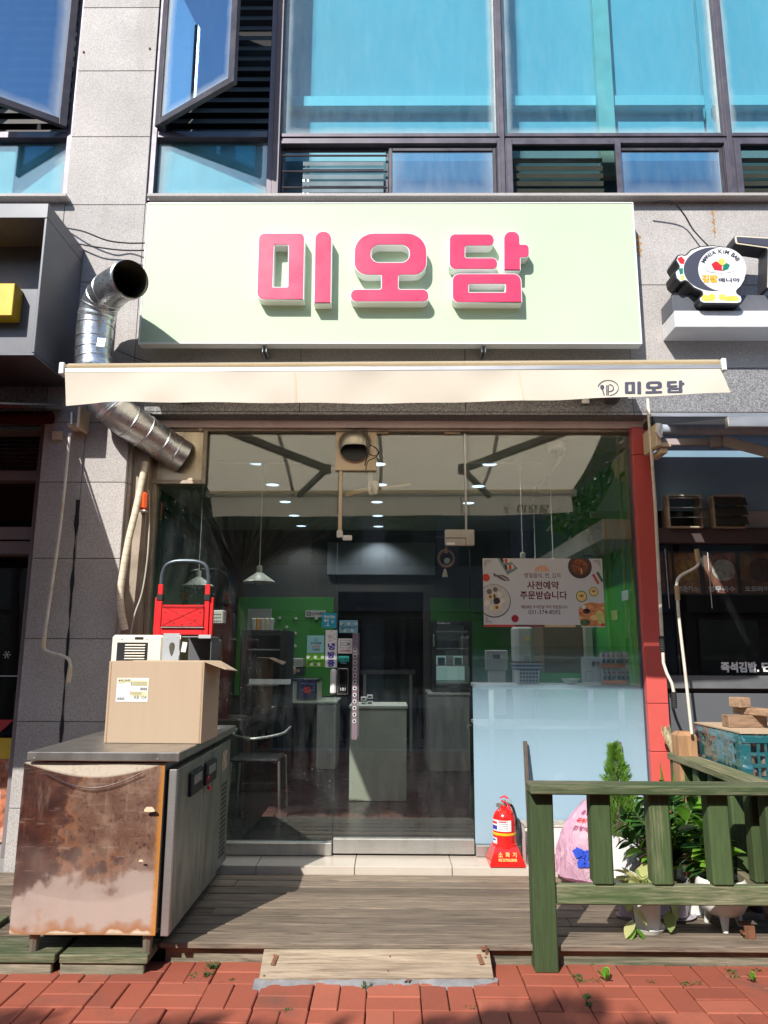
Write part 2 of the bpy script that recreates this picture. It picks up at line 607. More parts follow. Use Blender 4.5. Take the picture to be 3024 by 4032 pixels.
def film_mat():
    """frosted window film, solid low down and breaking into dots towards its top edge"""
    m, nt, b = nodes('frosted_film')
    nt.nodes.remove(b)
    out = nt.nodes['Material Output']
    gp = N(nt, 'ShaderNodeNewGeometry').outputs['Position']
    ps = sep(nt, gp)
    df = N(nt, 'ShaderNodeBsdfDiffuse'); df.inputs[0].default_value = (.40, .58, .70, 1)
    tl = N(nt, 'ShaderNodeBsdfTranslucent'); tl.inputs[0].default_value = (.60, .80, .90, 1)
    a = N(nt, 'ShaderNodeMixShader'); a.inputs[0].default_value = .25
    L(nt, df.outputs[0], a.inputs[1]); L(nt, tl.outputs[0], a.inputs[2])
    gs = N(nt, 'ShaderNodeBsdfGlossy'); gs.inputs['Roughness'].default_value = .12
    a2 = N(nt, 'ShaderNodeMixShader'); a2.inputs[0].default_value = .07
    L(nt, a.outputs[0], a2.inputs[1]); L(nt, gs.outputs[0], a2.inputs[2])
    tr = N(nt, 'ShaderNodeBsdfTransparent'); tr.inputs[0].default_value = (.93, .96, .96, 1)
    # diagonal lattice of dots
    u = math_(nt, 'MULTIPLY', math_(nt, 'ADD', ps[0], ps[2]), 110)
    v = math_(nt, 'MULTIPLY', math_(nt, 'SUBTRACT', ps[0], ps[2]), 110)
    pat = math_(nt, 'ADD', math_(nt, 'MULTIPLY', math_(nt, 'SINE', math_(nt, 'MULTIPLY', u, 6.283)), .25),
                math_(nt, 'ADD', math_(nt, 'MULTIPLY', math_(nt, 'SINE', math_(nt, 'MULTIPLY', v, 6.283)), .25), .5))
    zt, zb = FILM_TOP, FILM_FULL
    zlow = Z(2200, 3060, 0)
    def dz(py): return (zt - Z(2200, py, 0)) / (zt - zlow)
    den2 = ramp(nt, math_(nt, 'DIVIDE', math_(nt, 'SUBTRACT', zt, ps[2]), zt - zlow),
                [(0, 0), (dz(2690), .40), (dz(2760), .52), (dz(2858), .66), (dz(2940), .86), (dz(3050), 1.0)])
    al = math_(nt, 'LESS_THAN', pat, den2)
    # a little always shows through: soften the mask
    al = math_(nt, 'MULTIPLY', al, .97)
    m2 = N(nt, 'ShaderNodeMixShader')
    L(nt, al, m2.inputs[0]); L(nt, tr.outputs[0], m2.inputs[1]); L(nt, a2.outputs[0], m2.inputs[2])
    L(nt, m2.outputs[0], out.inputs['Surface'])
    return m
FILM_TOP = Z(2200, 2545, 0)
FILM_FULL = Z(2200, 2760, 0)
FILM = film_mat()

def fabric(name, col, tl=.35, dirt=.25, both=True):
    m, nt, b = nodes(name)
    nt.nodes.remove(b)
    out = nt.nodes['Material Output']
    v = coords(nt)
    n1 = noise(nt, coords(nt, (1, 1, 2)), 3.5, 7, .65)
    cc = mix(nt, ramp(nt, n1, [(.5, 0), (.8, dirt)]), col, tuple(q * .62 for q in col))
    df = N(nt, 'ShaderNodeBsdfDiffuse'); L(nt, cc, df.inputs[0])
    t = N(nt, 'ShaderNodeBsdfTranslucent'); L(nt, cc, t.inputs[0])
    a = N(nt, 'ShaderNodeMixShader'); a.inputs[0].default_value = tl
    L(nt, df.outputs[0], a.inputs[1]); L(nt, t.outputs[0], a.inputs[2])
    bp = N(nt, 'ShaderNodeBump'); bp.inputs['Strength'].default_value = .12; bp.inputs['Distance'].default_value = .003
    L(nt, noise(nt, v, 300, 2), bp.inputs['Height']); L(nt, bp.outputs[0], df.inputs['Normal'])
    L(nt, a.outputs[0], out.inputs['Surface'])
    return m
CANVAS = fabric('cream_canvas', (.88, .78, .60), .68)
MAROON = fabric('maroon_canvas', (.06, .012, .012), .1)
def bagm():
    m, nt, b = nodes('pink_bag')
    b.inputs['Base Color'].default_value = (.80, .44, .62, 1)
    b.inputs['Roughness'].default_value = .22
    v = coords(nt)
    L(nt, mix(nt, ramp(nt, noise(nt, v, 6, 4), [(.45, 0), (.7, .55)]), (.84, .54, .70), (.88, .70, .68)), b.inputs['Base Color'])
    n1 = noise(nt, coords(nt, (1, 1, .6)), 16, 5, .6, 1.2)
    bp = N(nt, 'ShaderNodeBump'); bp.inputs['Strength'].default_value = 1.0; bp.inputs['Distance'].default_value = .02
    L(nt, n1, bp.inputs['Height']); L(nt, bp.outputs[0], b.inputs['Normal'])
    t = N(nt, 'ShaderNodeBsdfTranslucent'); t.inputs[0].default_value = (.90, .55, .72, 1)
    tr = N(nt, 'ShaderNodeBsdfTransparent'); tr.inputs[0].default_value = (.95, .75, .86, 1)
    a = N(nt, 'ShaderNodeMixShader'); a.inputs[0].default_value = .35
    L(nt, b.outputs[0], a.inputs[1]); L(nt, t.outputs[0], a.inputs[2])
    c_ = N(nt, 'ShaderNodeMixShader'); c_.inputs[0].default_value = .18
    L(nt, a.outputs[0], c_.inputs[1]); L(nt, tr.outputs[0], c_.inputs[2])
    L(nt, c_.outputs[0], nt.nodes['Material Output'].inputs['Surface'])
    return m
BAG = bagm()

def galv(name='galvanised', base=(.60, .62, .64), warm=0):
    m, nt, b = nodes(name)
    v = coords(nt)
    n1 = noise(nt, v, 7, 5, .6, .6)
    n2 = noise(nt, v, 38, 4, .7)
    cc = ramp(nt, n1, [(.3, tuple(q * .72 for q in base)), (.7, tuple(min(1, q * 1.15) for q in base))])
    cc = mix(nt, ramp(nt, n2, [(.55, 0), (.8, .35)]), cc, (.35, .30, .24))
    L(nt, cc, b.inputs['Base Color'])
    b.inputs['Metallic'].default_value = .92
    L(nt, ramp(nt, n2, [(.3, .22), (.75, .46)]), b.inputs['Roughness'])
    bumpn(nt, b, n1, .15, .02)
    return m
GALV = galv()

def brushed(name, base, axis=(1, 1, 60), rough=.34, grime=.4, gcol=(.05, .045, .035)):
    m, nt, b = nodes(name)
    n1 = noise(nt, coords(nt, axis), 6, 4, .6)
    n2 = noise(nt, coords(nt, (1, 1, .3)), 5, 7, .65, .4)
    cc = ramp(nt, n1, [(.3, tuple(q * .85 for q in base)), (.7, base)])
    cc = mix(nt, ramp(nt, n2, [(.48, 0), (.75, grime)]), cc, gcol)
    L(nt, cc, b.inputs['Base Color'])
    b.inputs['Metallic'].default_value = .9
    L(nt, ramp(nt, n2, [(.35, rough), (.75, rough + .25)]), b.inputs['Roughness'])
    bumpn(nt, b, n1, .04, .002)
    return m
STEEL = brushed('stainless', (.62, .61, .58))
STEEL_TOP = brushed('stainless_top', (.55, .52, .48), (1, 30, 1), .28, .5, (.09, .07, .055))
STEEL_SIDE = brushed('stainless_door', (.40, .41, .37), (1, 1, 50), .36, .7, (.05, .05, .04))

def rust_mat(z0, z1, x0, x1):
    m, nt, b = nodes('rusted_sheet')
    gp = N(nt, 'ShaderNodeNewGeometry').outputs['Position']
    ps = sep(nt, gp)
    h = math_(nt, 'DIVIDE', math_(nt, 'SUBTRACT', ps[2], z0), z1 - z0)
    u = math_(nt, 'DIVIDE', math_(nt, 'SUBTRACT', ps[0], x0), x1 - x0)
    big = noise(nt, gp, 4.6, 9, .66, .25)
    fine = noise(nt, gp, 45, 6, .7)
    st = noise(nt, coords(nt, (1, 1, .18)), 24, 5, .65)
    mid = noise(nt, gp, 9, 8, .68)
    tan = ramp(nt, mid, [(.35, (.13, .062, .042)), (.5, (.17, .088, .058)), (.62, (.25, .15, .105)), (.75, (.16, .075, .045))])
    drk = ramp(nt, mid, [(.35, (.030, .010, .008)), (.55, (.070, .021, .013)), (.72, (.13, .042, .020))])
    # dark red scale mostly on the left, breaking up to the right
    pat = math_(nt, 'ADD', noise(nt, gp, 2.7, 9, .62), math_(nt, 'MULTIPLY', math_(nt, 'SUBTRACT', .42, u), .42))
    base = mix(nt, ramp(nt, pat, [(.49, 0), (.53, .75), (.60, 1)]), tan, drk)
    base = mix(nt, ramp(nt, pat, [(.46, 0), (.495, .55), (.53, 0)]), base, (.30, .11, .04))
    base = mix(nt, ramp(nt, fine, [(.54, 0), (.64, .7)]), base, (.045, .015, .011))
    base = mix(nt, ramp(nt, st, [(.56, 0), (.74, .4)]), base, (.36, .24, .17))
    base = mix(nt, ramp(nt, noise(nt, coords(nt, (.12, 1, 1)), 60, 4, .6), [(.60, 0), (.70, .25)]), base, (.42, .32, .26))
    soft = noise(nt, gp, 3.1, 5, .5)
    pale = math_(nt, 'SUBTRACT', math_(nt, 'ADD', h, math_(nt, 'MULTIPLY', math_(nt, 'SUBTRACT', soft, .5), 1.15)),
                 math_(nt, 'MULTIPLY', u, .22))
    base = mix(nt, ramp(nt, pale, [(.10, .9), (.20, .8), (.24, .2), (.42, 0)]), base, (.46, .36, .31))
    # bare cream sheet along the foot, edged with orange
    foot = math_(nt, 'ADD', math_(nt, 'SUBTRACT', h, math_(nt, 'MULTIPLY', u, .045)), math_(nt, 'MULTIPLY', math_(nt, 'SUBTRACT', noise(nt, gp, 4.3, 3, .5), .5), .42))
    base = mix(nt, ramp(nt, foot, [(.03, .9), (.055, .5), (.075, 0)]), base, (.34, .14, .05))
    base = mix(nt, ramp(nt, foot, [(.018, 1), (.03, 0)]), base, mix(nt, ramp(nt, big, [(.45, 0), (.6, .7)]), (.64, .55, .43), (.42, .28, .14)))
    base = mix(nt, ramp(nt, h, [(.0, .8), (.015, 0)]), base, (.32, .15, .05))
    # orange scale down the right edge
    re = math_(nt, 'ADD', u, math_(nt, 'MULTIPLY', math_(nt, 'SUBTRACT', fine, .5), .06))
    base = mix(nt, ramp(nt, re, [(.955, 0), (.985, .9)]), base, (.50, .20, .03))
    # bare painted sheet at the very top, above the sagging film
    sag = math_(nt, 'MULTIPLY', .5, math_(nt, 'ADD', h, math_(nt, 'MULTIPLY', math_(nt, 'SINE', math_(nt, 'MULTIPLY', u, 3.1416)), .085)))
    base = mix(nt, ramp(nt, sag, [(.498, 0), (.501, 1)]), base, mix(nt, ramp(nt, fine, [(.5, 0), (.7, .6)]), (.58, .50, .40), (.34, .22, .13)))
    L(nt, base, b.inputs['Base Color'])
    b.inputs['Metallic'].default_value = 0
    L(nt, ramp(nt, big, [(.3, .32), (.7, .6)]), b.inputs['Roughness'])
    bumpn(nt, b, fine, .2, .004)
    return m

def emis(name, col, s):
    m, nt, b = nodes(name)
    b.inputs['Base Color'].default_value = (*col, 1)
    b.inputs['Emission Color'].default_value = (*col, 1)
    b.inputs['Emission Strength'].default_value = s
    return m
def leafm(name, col, col2, rough=.35, tl=.25):
    m, nt, b = nodes(name)
    oi = N(nt, 'ShaderNodeObjectInfo')
    gp = N(nt, 'ShaderNodeNewGeometry')
    n1 = noise(nt, coords(nt), 22, 3)
    f = math_(nt, 'ADD', math_(nt, 'MULTIPLY', oi.outputs['Random'], .6), math_(nt, 'MULTIPLY', n1, .5))
    cc = ramp(nt, f, [(.2, col), (.85, col2)])
    L(nt, cc, b.inputs['Base Color'])
    b.inputs['Roughness'].default_value = rough
    t = N(nt, 'ShaderNodeBsdfTranslucent')
    L(nt, mix(nt, .5, cc, tuple(min(1, q * 2.2) for q in col2)), t.inputs[0])
    mx = N(nt, 'ShaderNodeMixShader'); mx.inputs[0].default_value = tl
    L(nt, b.outputs[0], mx.inputs[1]); L(nt, t.outputs[0], mx.inputs[2])
    L(nt, mx.outputs[0], nt.nodes['Material Output'].inputs['Surface'])
    return m
LEAF_ZZ = leafm('zz_leaf', (.02, .06, .018), (.05, .14, .03), .22, .15)
LEAF_NEW = leafm('new_leaf', (.10, .26, .02), (.20, .40, .05), .35, .35)
LEAF_PO = leafm('pothos_leaf', (.42, .44, .16), (.62, .60, .30), .4, .3)
LEAF_POG = leafm('pothos_leaf_green', (.10, .22, .05), (.32, .40, .14), .4, .3)
CONIF = leafm('conifer_foliage', (.11, .24, .03), (.25, .42, .07), .6, .3)
TREEL = leafm('tree_leaf', (.035, .085, .018), (.09, .16, .035), .5, .3)
WEED = leafm('weed_leaf', (.04, .085, .018), (.08, .14, .035), .7, .2)

BLACK = mat('black_paint', (.015, .015, .017), .45)
FRAME = mat('dark_bronze_aluminium', (.085, .075, .085), .42, .55, .15, 8, dirt=.35, dcol=(.2, .17, .16), ds=6)
FRAMEW = mat('worn_bronze_aluminium', (.105, .095, .118), .45, .4, .2, 9, dirt=.35, dcol=(.22, .19, .20), ds=5)
JAMB = mat('brown_jamb', (.36, .295, .235), .5, .25, .2, 6, dirt=.6, dcol=(.10, .075, .05), ds=5)
PINKP = mat('mauve_panel', (.68, .54, .53), .6, 0, .14, 3, dirt=.35, dcol=(.2, .15, .13))
RED = mat('red_cladding', (.62, .10, .085), .5, 0, .06, 2.5, dirt=.3, dcol=(.42, .07, .06), ds=2)
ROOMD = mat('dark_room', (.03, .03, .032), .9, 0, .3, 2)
WHITEP = mat('white_board', (.80, .80, .78), .7, 0, .05, 1.5)
WHITE = mat('white_plastic', (.78, .78, .76), .4, 0, .04, 4)
SIGN = mat('pale_green_panel', (.53, .655, .465), .5, 0, .025, 1.2, spec=.25)
SIGNEDGE = mat('white_trim', (.82, .83, .82), .35, 0, .03)
PINK = mat('pink_acrylic', (.74, .05, .135), .3, 0, .09, 6)
ALU = mat('aluminium', (.62, .62, .62), .38, .8, .12, 14, stretch=(.15, 1, 1), dirt=.35, dcol=(.25, .2, .16), ds=9)
DGREY = mat('dark_grey_metal', (.125, .13, .15), .45, .15, .18, 2.5, dirt=.25, dcol=(.26, .24, .24), ds=3)
DARKM = mat('grey_arm_paint', (.11, .11, .115), .5, .2)
CREAMP = mat('cream_paint', (.72, .58, .40), .45, 0, .08, 4, dirt=.25, dcol=(.42, .28, .14), ds=7)
ORANGE = mat('orange_lens', (.85, .11, .02), .22, 0, .05)
CARD = mat('cardboard', (.49, .365, .25), .85, 0, .025, 4, bump=.05, bs=30, stretch=(8, 8, .5))
CARDE = mat('cardboard_edge', (.42, .27, .15), .9, 0, .15, 50)
ACBE = mat('beige_plastic', (.80, .74, .62), .45, 0, .05, 4, dirt=.15, dcol=(.5, .42, .3))
REDTR = mat('red_truck_paint', (.74, .025, .03), .32, 0, .08, 8)
BLUEGR = mat('blue_grey_tube', (.10, .13, .16), .3, .5)
RUBBER = mat('rubber', (.02, .02, .02), .7)
REDEX = mat('extinguisher_red', (.70, .018, .015), .22, 0, .05, coat=.3)
YEL = mat('yellow_band', (.85, .46, .02), .4)
PAPER = mat('white_paper', (.80, .80, .80), .6, 0, .03)
GOLD = mat('gold_print', (.75, .55, .15), .4)
INK = mat('black_ink', (.03, .03, .035), .6)
INKB = mat('blue_ink', (.05, .03, .35), .6)
INKR = mat('red_ink', (.60, .04, .05), .6)
INKN = mat('navy_print', (.05, .055, .09), .7)
INKM = mat('maroon_ink', (.16, .03, .03), .7)
IRONR = mat('rusty_iron', (.20, .085, .045), .8, .2, .35, 25)
CEMENT = mat('cement', (.23, .225, .23), .9, 0, .25, 14, bump=.6, bs=30)
TILE = mat('cream_tile', (.54, .48, .41), .35, 0, .06, 2, dirt=.25, dcol=(.4, .34, .28), ds=4)
TILED = mat('dark_floor_tile', (.02, .021, .022), .28, 0, .25, 2)
CEIL = mat('ceiling_paint', (.46, .44, .39), .9, 0, .03)
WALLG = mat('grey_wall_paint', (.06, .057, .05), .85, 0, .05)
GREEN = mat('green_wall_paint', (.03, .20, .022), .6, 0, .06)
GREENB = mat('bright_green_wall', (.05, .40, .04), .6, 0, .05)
COUNTER = mat('pale_counter', (.46, .48, .40), .5, 0, .04, dirt=.1, dcol=(.3, .3, .25))
DKTOP = mat('dark_counter_top', (.03, .03, .032), .25)
LAMPW = mat('lamp_enamel', (.62, .63, .54), .4)
BLUEB = mat('blue_board', (.20, .33, .45), .55, 0, .08, 2)
GREYB = mat('grey_board', (.105, .11, .12), .6, 0, .08, 2)
BROWNB = mat('brown_beam', (.085, .06, .06), .55, .2, .1, 3)
TEAL = mat('teal_plastic', (.02, .22, .25), .4, 0, .06)
POT = mat('white_pot', (.78, .77, .74), .35, 0, .04, dirt=.15, dcol=(.5, .45, .38))
SOIL = mat('soil', (.05, .035, .025), .95, 0, .4, 40)
BARK = mat('bark', (.13, .10, .075), .9, 0, .3, 18, bump=.5, bs=25, stretch=(1, 1, .3))
ASPH = mat('asphalt', (.05, .05, .052), .9, 0, .2, 30, bump=.3, bs=200)
DIM_W = mat('old_white_box', (.72, .70, .66), .5, 0, .06, dirt=.35, dcol=(.4, .35, .3), ds=8)
STEMM = mat('plant_stem', (.10, .16, .05), .6)
# ================================================================== GROUND
ZB, ZD, YS = -0.15, -0.05, -0.22        # brick level, deck level, face of the stone
def paver_far():
    m, nt, b = nodes('far_pavers')
    t = N(nt, 'ShaderNodeTexBrick')
    t.offset = .5
    for k, v in (('Scale', 4.2), ('Mortar Size', .02), ('Brick Width', 1.0), ('Row Height', .5)): t.inputs[k].default_value = v
    t.inputs['Color1'].default_value = (.34, .09, .05, 1); t.inputs['Color2'].default_value = (.28, .075, .045, 1)
    t.inputs['Mortar'].default_value = (.08, .06, .05, 1)
    L(nt, coords(nt), t.inputs[0]); L(nt, t.outputs[0], b.inputs['Base Color'])
    b.inputs['Roughness'].default_value = .85
    return m
struct('ground', G().box(-400, 400, -400, 60, -.5, -.29), ASPH)
pav = struct('pavement', G().box(-40, 40, -6.5, -.1, -.29, ZB - .022), mat('joint_sand', (.06, .045, .035), .95, 0, .4, 30))
far = G().box(-40, 40, -6.5, -2.32, -.172, ZB - .012)
part('far_pavers', far, paver_far(), pav, kind='stuff')
struct('kerb', G().box(-40, 40, -6.72, -6.503, -.289, ZB, .01), CEMENT)
# basket-weave pavers, each its own piece
BL = .241
bx0 = atz(1439, 3976, ZB).x
by0 = atz(1439, 3976, ZB).y
bm_h = [G().box(-.1180, .1180, -.0578, .0578, -.045 - .001 * k, 0, .004).mesh('brick') for k in range(3)]
for me in bm_h: me.materials.append(BRICK)
nb = 0
for j in range(-2, 4):
    yc = by0 + (j + .5) * BL
    if yc + BL / 2 < -2.33: continue
    for i in range(-12, 12):
        xc = bx0 + (i + .5) * BL
        if abs(xc) > 2.5: continue
        hor = (i + j) % 2 == 0
        for s in (-.25, .25):
            px_, py_ = (xc, yc + s * BL) if hor else (xc + s * BL, yc)
            if py_ > -1.30: continue
            if j >= 3 and random.random() < .0: continue
            M = T4((px_ + random.uniform(-.002, .002), py_ + random.uniform(-.002, .002), ZB + random.uniform(-.0025, .002))) \
                @ R3('Z', (0 if hor else 90) + random.uniform(-.5, .5)) @ R3('X', random.uniform(-.25, .25)) @ R3('Y', random.uniform(-.2, .2))
            inst('brick', random.choice(bm_h), M, pav)
            nb += 1
# weeds in the joints
def weed(p, n, h, g=None, wd=.004):
    g = g or G()
    for k in range(n):
        a = random.uniform(0, 6.28)
        l = h * random.uniform(.5, 1)
        q = Vector(p) + Vector((random.gauss(0, .012), random.gauss(0, .012), 0))
        d = Vector((math.cos(a) * .5, math.sin(a) * .5, 1)).normalized() * l
        sd = Vector((-math.sin(a), math.cos(a), 0)) * wd
        g.add([q - sd, q + sd, q + d * .6 + sd * .8 , q + d + Vector((math.cos(a), math.sin(a), -.3)) * l * .4, q + d * .6 - sd * .8], [(0, 1, 2, 3, 4)])
    return g
wg = G()
for (px, py, n, h) in [(835, 3815, 40, .05), (820, 3845, 30, .04), (640, 3775, 12, .05), (860, 3770, 14, .07), (890, 3760, 12, .07), (1440, 3885, 10, .045),
                       (1430, 3890, 8, .04), (2260, 3785, 20, .025), (2320, 3800, 20, .02), (2285, 3870, 34, .028), (2275, 3850, 30, .025), (2340, 3865, 26, .02),
                       (2310, 3930, 30, .025), (2320, 3960, 26, .02), (2565, 3872, 22, .02), (2700, 3878, 26, .022), (2745, 3876, 20, .018), (2690, 3792, 14, .022),
                       (2880, 3830, 26, .026), (2890, 3848, 20, .02), (2980, 3825, 26, .024), (2845, 3800, 14, .02), (1850, 3968, 8, .02), (1130, 3985, 14, .02),
                       (910, 3860, 10, .02), (760, 3850, 10, .03), (1000, 3770, 8, .05)]:
    weed(atz(px, py, ZB - .004), n, h * .75, wg)
tag(part('weeds', wg, WEED, None, smooth=0), 'small green weeds growing in the joints of the brick pavement', 'weeds', kind='stuff')
for (px, py, sc, wh) in [(2385, 3870, 1, 'left of the two sprouts'), (2965, 3872, .7, 'small lone sprout at the right')]:
    p = atz(px, py, ZB)
    t = thing('sprout', 'broad leaved green sprout in a brick joint, ' + ('bigger one below the fence post' if sc == 1 else 'smaller one near the right edge'), 'plant', p, 'sprouts in the pavement')
    lv = G()
    lv.add([(0, 0, 0), (-.018, .02, .02), (-.014, .05, .035), (0, .066, .03), (.014, .05, .035), (.018, .02, .02)], [(0, 1, 2, 3, 4, 5)])
    me = lv.mesh('leaf')
    me.materials.append(LEAF_NEW)
    for a in range(6):
        inst('leaf', me, T4(p + Vector((0, 0, .008))) @ R3('Z', a * 62 + 20) @ R3('X', 20 if a % 2 else 50) @ Matrix.Scale(sc * (.7 + .1 * (a % 3)), 4), t)
for (px, py, s, lab) in [(1600, 3868, .03, 'in front of the step'), (2175, 3790, .05, 'by the foot of the fence post')]:
    g = G()
    p = atz(px, py, ZB)
    for k in range(5):
        a = random.uniform(0, 6)
        g.add([p + Vector((0, 0, .004 + .004 * k)), p + Vector((math.cos(a) * s, math.sin(a) * s, .012)), p + Vector((math.cos(a + .8) * s * .8, math.sin(a + .8) * s * .8, .02))], [(0, 1, 2)])
    single('fallen_leaf', g, IRONR, 'dry curled brown leaf on the bricks ' + lab, 'leaf', smooth=0)

# ================================================================== DECK
YT = -.27
deck = thing('wooden_deck', 'weathered low wooden deck of grey brown planks before the glass shop front', 'deck', (0, -.8, ZB))
npl = 9
pw = (1.40 + YT) / npl
for k in range(npl):
    y1 = YT - .004 - k * pw
    y0 = y1 - pw + .010
    xl, xr = -2.75, 2.6
    cuts = [xl, random.uniform(-1.1, -.9) if k % 2 else random.uniform(.9, 1.3), xr] if k not in (7, 8) else [xl, xr]
    if k == 8: xl = -1.04
    if k == 8: cuts = [-1.12, xr]
    for a, b in zip(cuts[:-1], cuts[1:]):
        dz = random.uniform(-.0025, .002)
        g = G().box(a + .001, b - .001, y0, y1, ZD - .028 + dz, ZD + dz, .004)
        part('plank', g, DECK, deck)
part('fascia_board', G().box(-1.10, X(1045, 3760, -1.35), -1.352, -1.322, ZB - .01, ZD - .034, .003), DECK_G, deck)
part('fascia_board', G().box(X(1930, 3770, -1.35), 2.6, -1.352, -1.322, ZB - .01, ZD - .034, .003), DECK_G, deck)
part('joist', G().box(-2.7, 2.55, -1.30, -.3, ZB - .02, ZD - .04), BLACK, deck)
# left platform that carries the steel refrigerator
plat = thing('green_platform', 'worn green painted wooden platform under the rusty refrigerator', 'platform', (-1.8, -1.48, ZB))
for (a, b) in ((-2.75, X(225, 3740, -1.5)), (X(230, 3740, -1.5) + .015, X(588, 3740, -1.5))):
    part('plank', G().box(a, b, -1.52, -1.30, ZD - .05, ZD - .012, .004), FENCE_X, plat)
    part('plank', G().box(a, b - .02, -1.505, -1.475, ZB - .01, ZD - .056, .004), DECK_G, plat)
part('plank', G().box(-2.75, -1.99, -1.30, -1.13, ZD + .003, ZD + .03, .004), FENCE_X, plat)
# threshold tiles
til = thing('tile_threshold', 'strip of cream floor tiles below the glass door', 'threshold', (0, -.13, -.06))
xs = [X(p, 3390, -.15) for p in (560, 1020, 1400, 1775)] + [2.15]
xs = [-1.80] + xs[1:]
for a, b in zip(xs[:-1], xs[1:]):
    part('tile', G().box(a + .002, b - .002, YT, -.002, -.06, .0, .003), TILE, til)
# sloping step of two boards
st = thing('wooden_step', 'bleached two plank wooden ramp step at the deck edge', 'step', (0, -1.5, ZB))
a0, a1 = at(1040, 3738, -1.415), at(1925, 3738, -1.415)
b0, b1 = atz(1020, 3853, ZB + .018), atz(1943, 3850, ZB + .018)
def lerp(p, q, t): return Vector(p) + (Vector(q) - Vector(p)) * t
for (t0, t1) in ((0, .485), (.50, 1)):
    g = G()
    g.prism([lerp(a0, b0, t0), lerp(a1, b1, t0), lerp(a1, b1, t1), lerp(a0, b0, t1)], (0, .008, -.03))
    part('plank', g, STEPW, st)
part('side_board', G().prism([a0 + Vector((.02, .0, -.034)), b0 + Vector((.02, .01, -.034)), a0 + Vector((.02, .02, -.09))], (.86 * (a1.x - a0.x), 0, 0)), BLACK, st)
for (u, t, rot) in ((.055, .42, -8), (.955, .40, 10)):
    c0 = lerp(lerp(a0, a1, u), lerp(b0, b1, u), t)
    d = (b0 - a0).normalized()
    g = G().obox(c0 + Vector((0, 0, .005)), (.022, .062, .006), Matrix.Rotation(math.atan2(d.z, -d.y) * -1, 4, 'X') @ R3('Z', rot), .002)
    g.lathe([(.006, 0), (.005, .004), (0, .005)], c0 + Vector((0, .015, .007)), 8).lathe([(.006, 0), (.005, .004), (0, .005)], c0 + Vector((0, -.015, .0)), 8)
    part('metal_plate', g, IRONR, st)
g = G()
for (u, t) in ((.05, .22), (.56, .27), (.55, .77), (.02, .92), (.98, .3)):
    g.lathe([(.006, 0), (.004, .003), (0, .004)], lerp(lerp(a0, a1, u), lerp(b0, b1, u), t) + Vector((0, 0, .001)), 8)
part('screws', g, IRONR, st)
g = G()
g.obox(at(1915, 3748, -1.43) , (.012, .03, .05), None, .002).obox(at(1905, 3735, -1.43), (.03, .03, .006), None, .002)
part('corner_bracket', g, IRONR, st)
# cement fillet under the step
def cem(u, v):
    p = lerp(b0 + Vector((-.02, .01, 0)), b1 + Vector((.02, .01, 0)), u)
    wv = .045 + .02 * math.sin(u * 17) + .012 * math.sin(u * 41 + 1) + (.035 if u < .06 else 0)
    return p + Vector((0, -wv * v, -.004 - .022 * v ** 1.5 + .003 * math.sin(u * 60 + v * 9)))
single('cement_fillet', G().grid(cem, 60, 5), CEMENT, 'rough grey cement smear along the foot of the wooden step', 'cement')

# ================================================================== BUILDING
bld = thing('commercial_building', 'granite clad commercial building with dark framed upper windows and ground floor shop', 'building', (0, 0, ZB))
XPL, XPR = X(331, 0, YS), X(580, 700, YS)          # left pilaster
XRP0, XRP1 = X(2507, 2050, -.10), X(2625, 2660, -.10)   # red pillar
ZLB = Z(1500, 1622, YS)                             # lintel bottom
ZSILL = Z(1600, 797, YS)                            # underside of the upper windows
def slab(x0, x1, z0, z1, m=STONE, y=YS):
    return part('stone_slab', G().box(x0 + .002, x1 - .002, y, y + .04, z0 + .002, z1 - .002, .0025), m, bld)
rows = [Z(450, p, YS) for p in (30, 279, 538, 806, 1111, 1430, 1899 - 235, 1899, 2199, 2516, 2843, 3186)]
rows = [rows[0] + .62 * 3, rows[0] + .62 * 2, rows[0] + .62] + rows + [ZB - .02]
for z1, z0 in zip(rows[:-1], rows[1:]):
    if z0 > 3.3:
        slab(XPL, XPR, z0, z1)
    else:
        xm = X(270, 2500, YS)
        slab(XPL, xm, z0, z1)
        slab(xm, XPR, z0, z1)
# backing walls behind the slabs
bk = G()
bk.box(XPL + .004, XPR - .004, YS + .0415, .3, ZB, 7.715)
bk.box(XPR - .004, XRP1 + 3.5, YS + .0415, .3, ZLB + .004, ZSILL - .01)
bk.box(-5.2, 5.6, -.19, 7.2, 7.72, 8.6).box(-5.2, 5.6, 7.0, 7.2, ZB, 7.715).box(-5.2, -5.0, .31, 6.99, ZB, 7.715).box(5.4, 5.6, .31, 6.99, ZB, 7.715)
part('backing_wall', bk, CEMENT, bld)
# side of the pilaster towards the shop window
for z1, z0 in zip(rows[:-1], rows[1:]):
    if z0 > 3.0: continue
    part('stone_slab', G().box(XPR - .003, XPR + .012, YS + .042, -.005, max(z0, -.0) + .002, min(z1, ZLB) - .002, .002), STONE, bld)
# lintel and wall over the shop
xj = [XPR] + [X(p, 1500, YS) for p in (1182, 1832, 2487)]
xj += [xj[-1] + 1.18, xj[-1] + 2.36]
zr = [ZLB, Z(1500, 1447, YS), Z(2700, 1122, YS), ZSILL]
for k, (z0, z1) in enumerate(zip(zr[:-1], zr[1:])):
    for a, b in zip(xj[:-1], xj[1:]):
        slab(a, b, z0, z1, STONE_D if k == 0 else STONE)
part('soffit', G().box(XPR + .013, XRP1 + 3.5, YS + .0, -.06, ZLB - .02, ZLB - .001, .002), STONE_D, bld)
part('soffit', G().box(-5.2, XPL, YS + .0, .1, ZLB - .02, ZLB - .001, .002), STONE_D, bld)
# left neighbour's band
slab(-4.4, XPL, ZLB, Z(150, 1500, YS), STONE_D)
slab(-4.4, XPL, Z(150, 1500, YS), ZSILL)
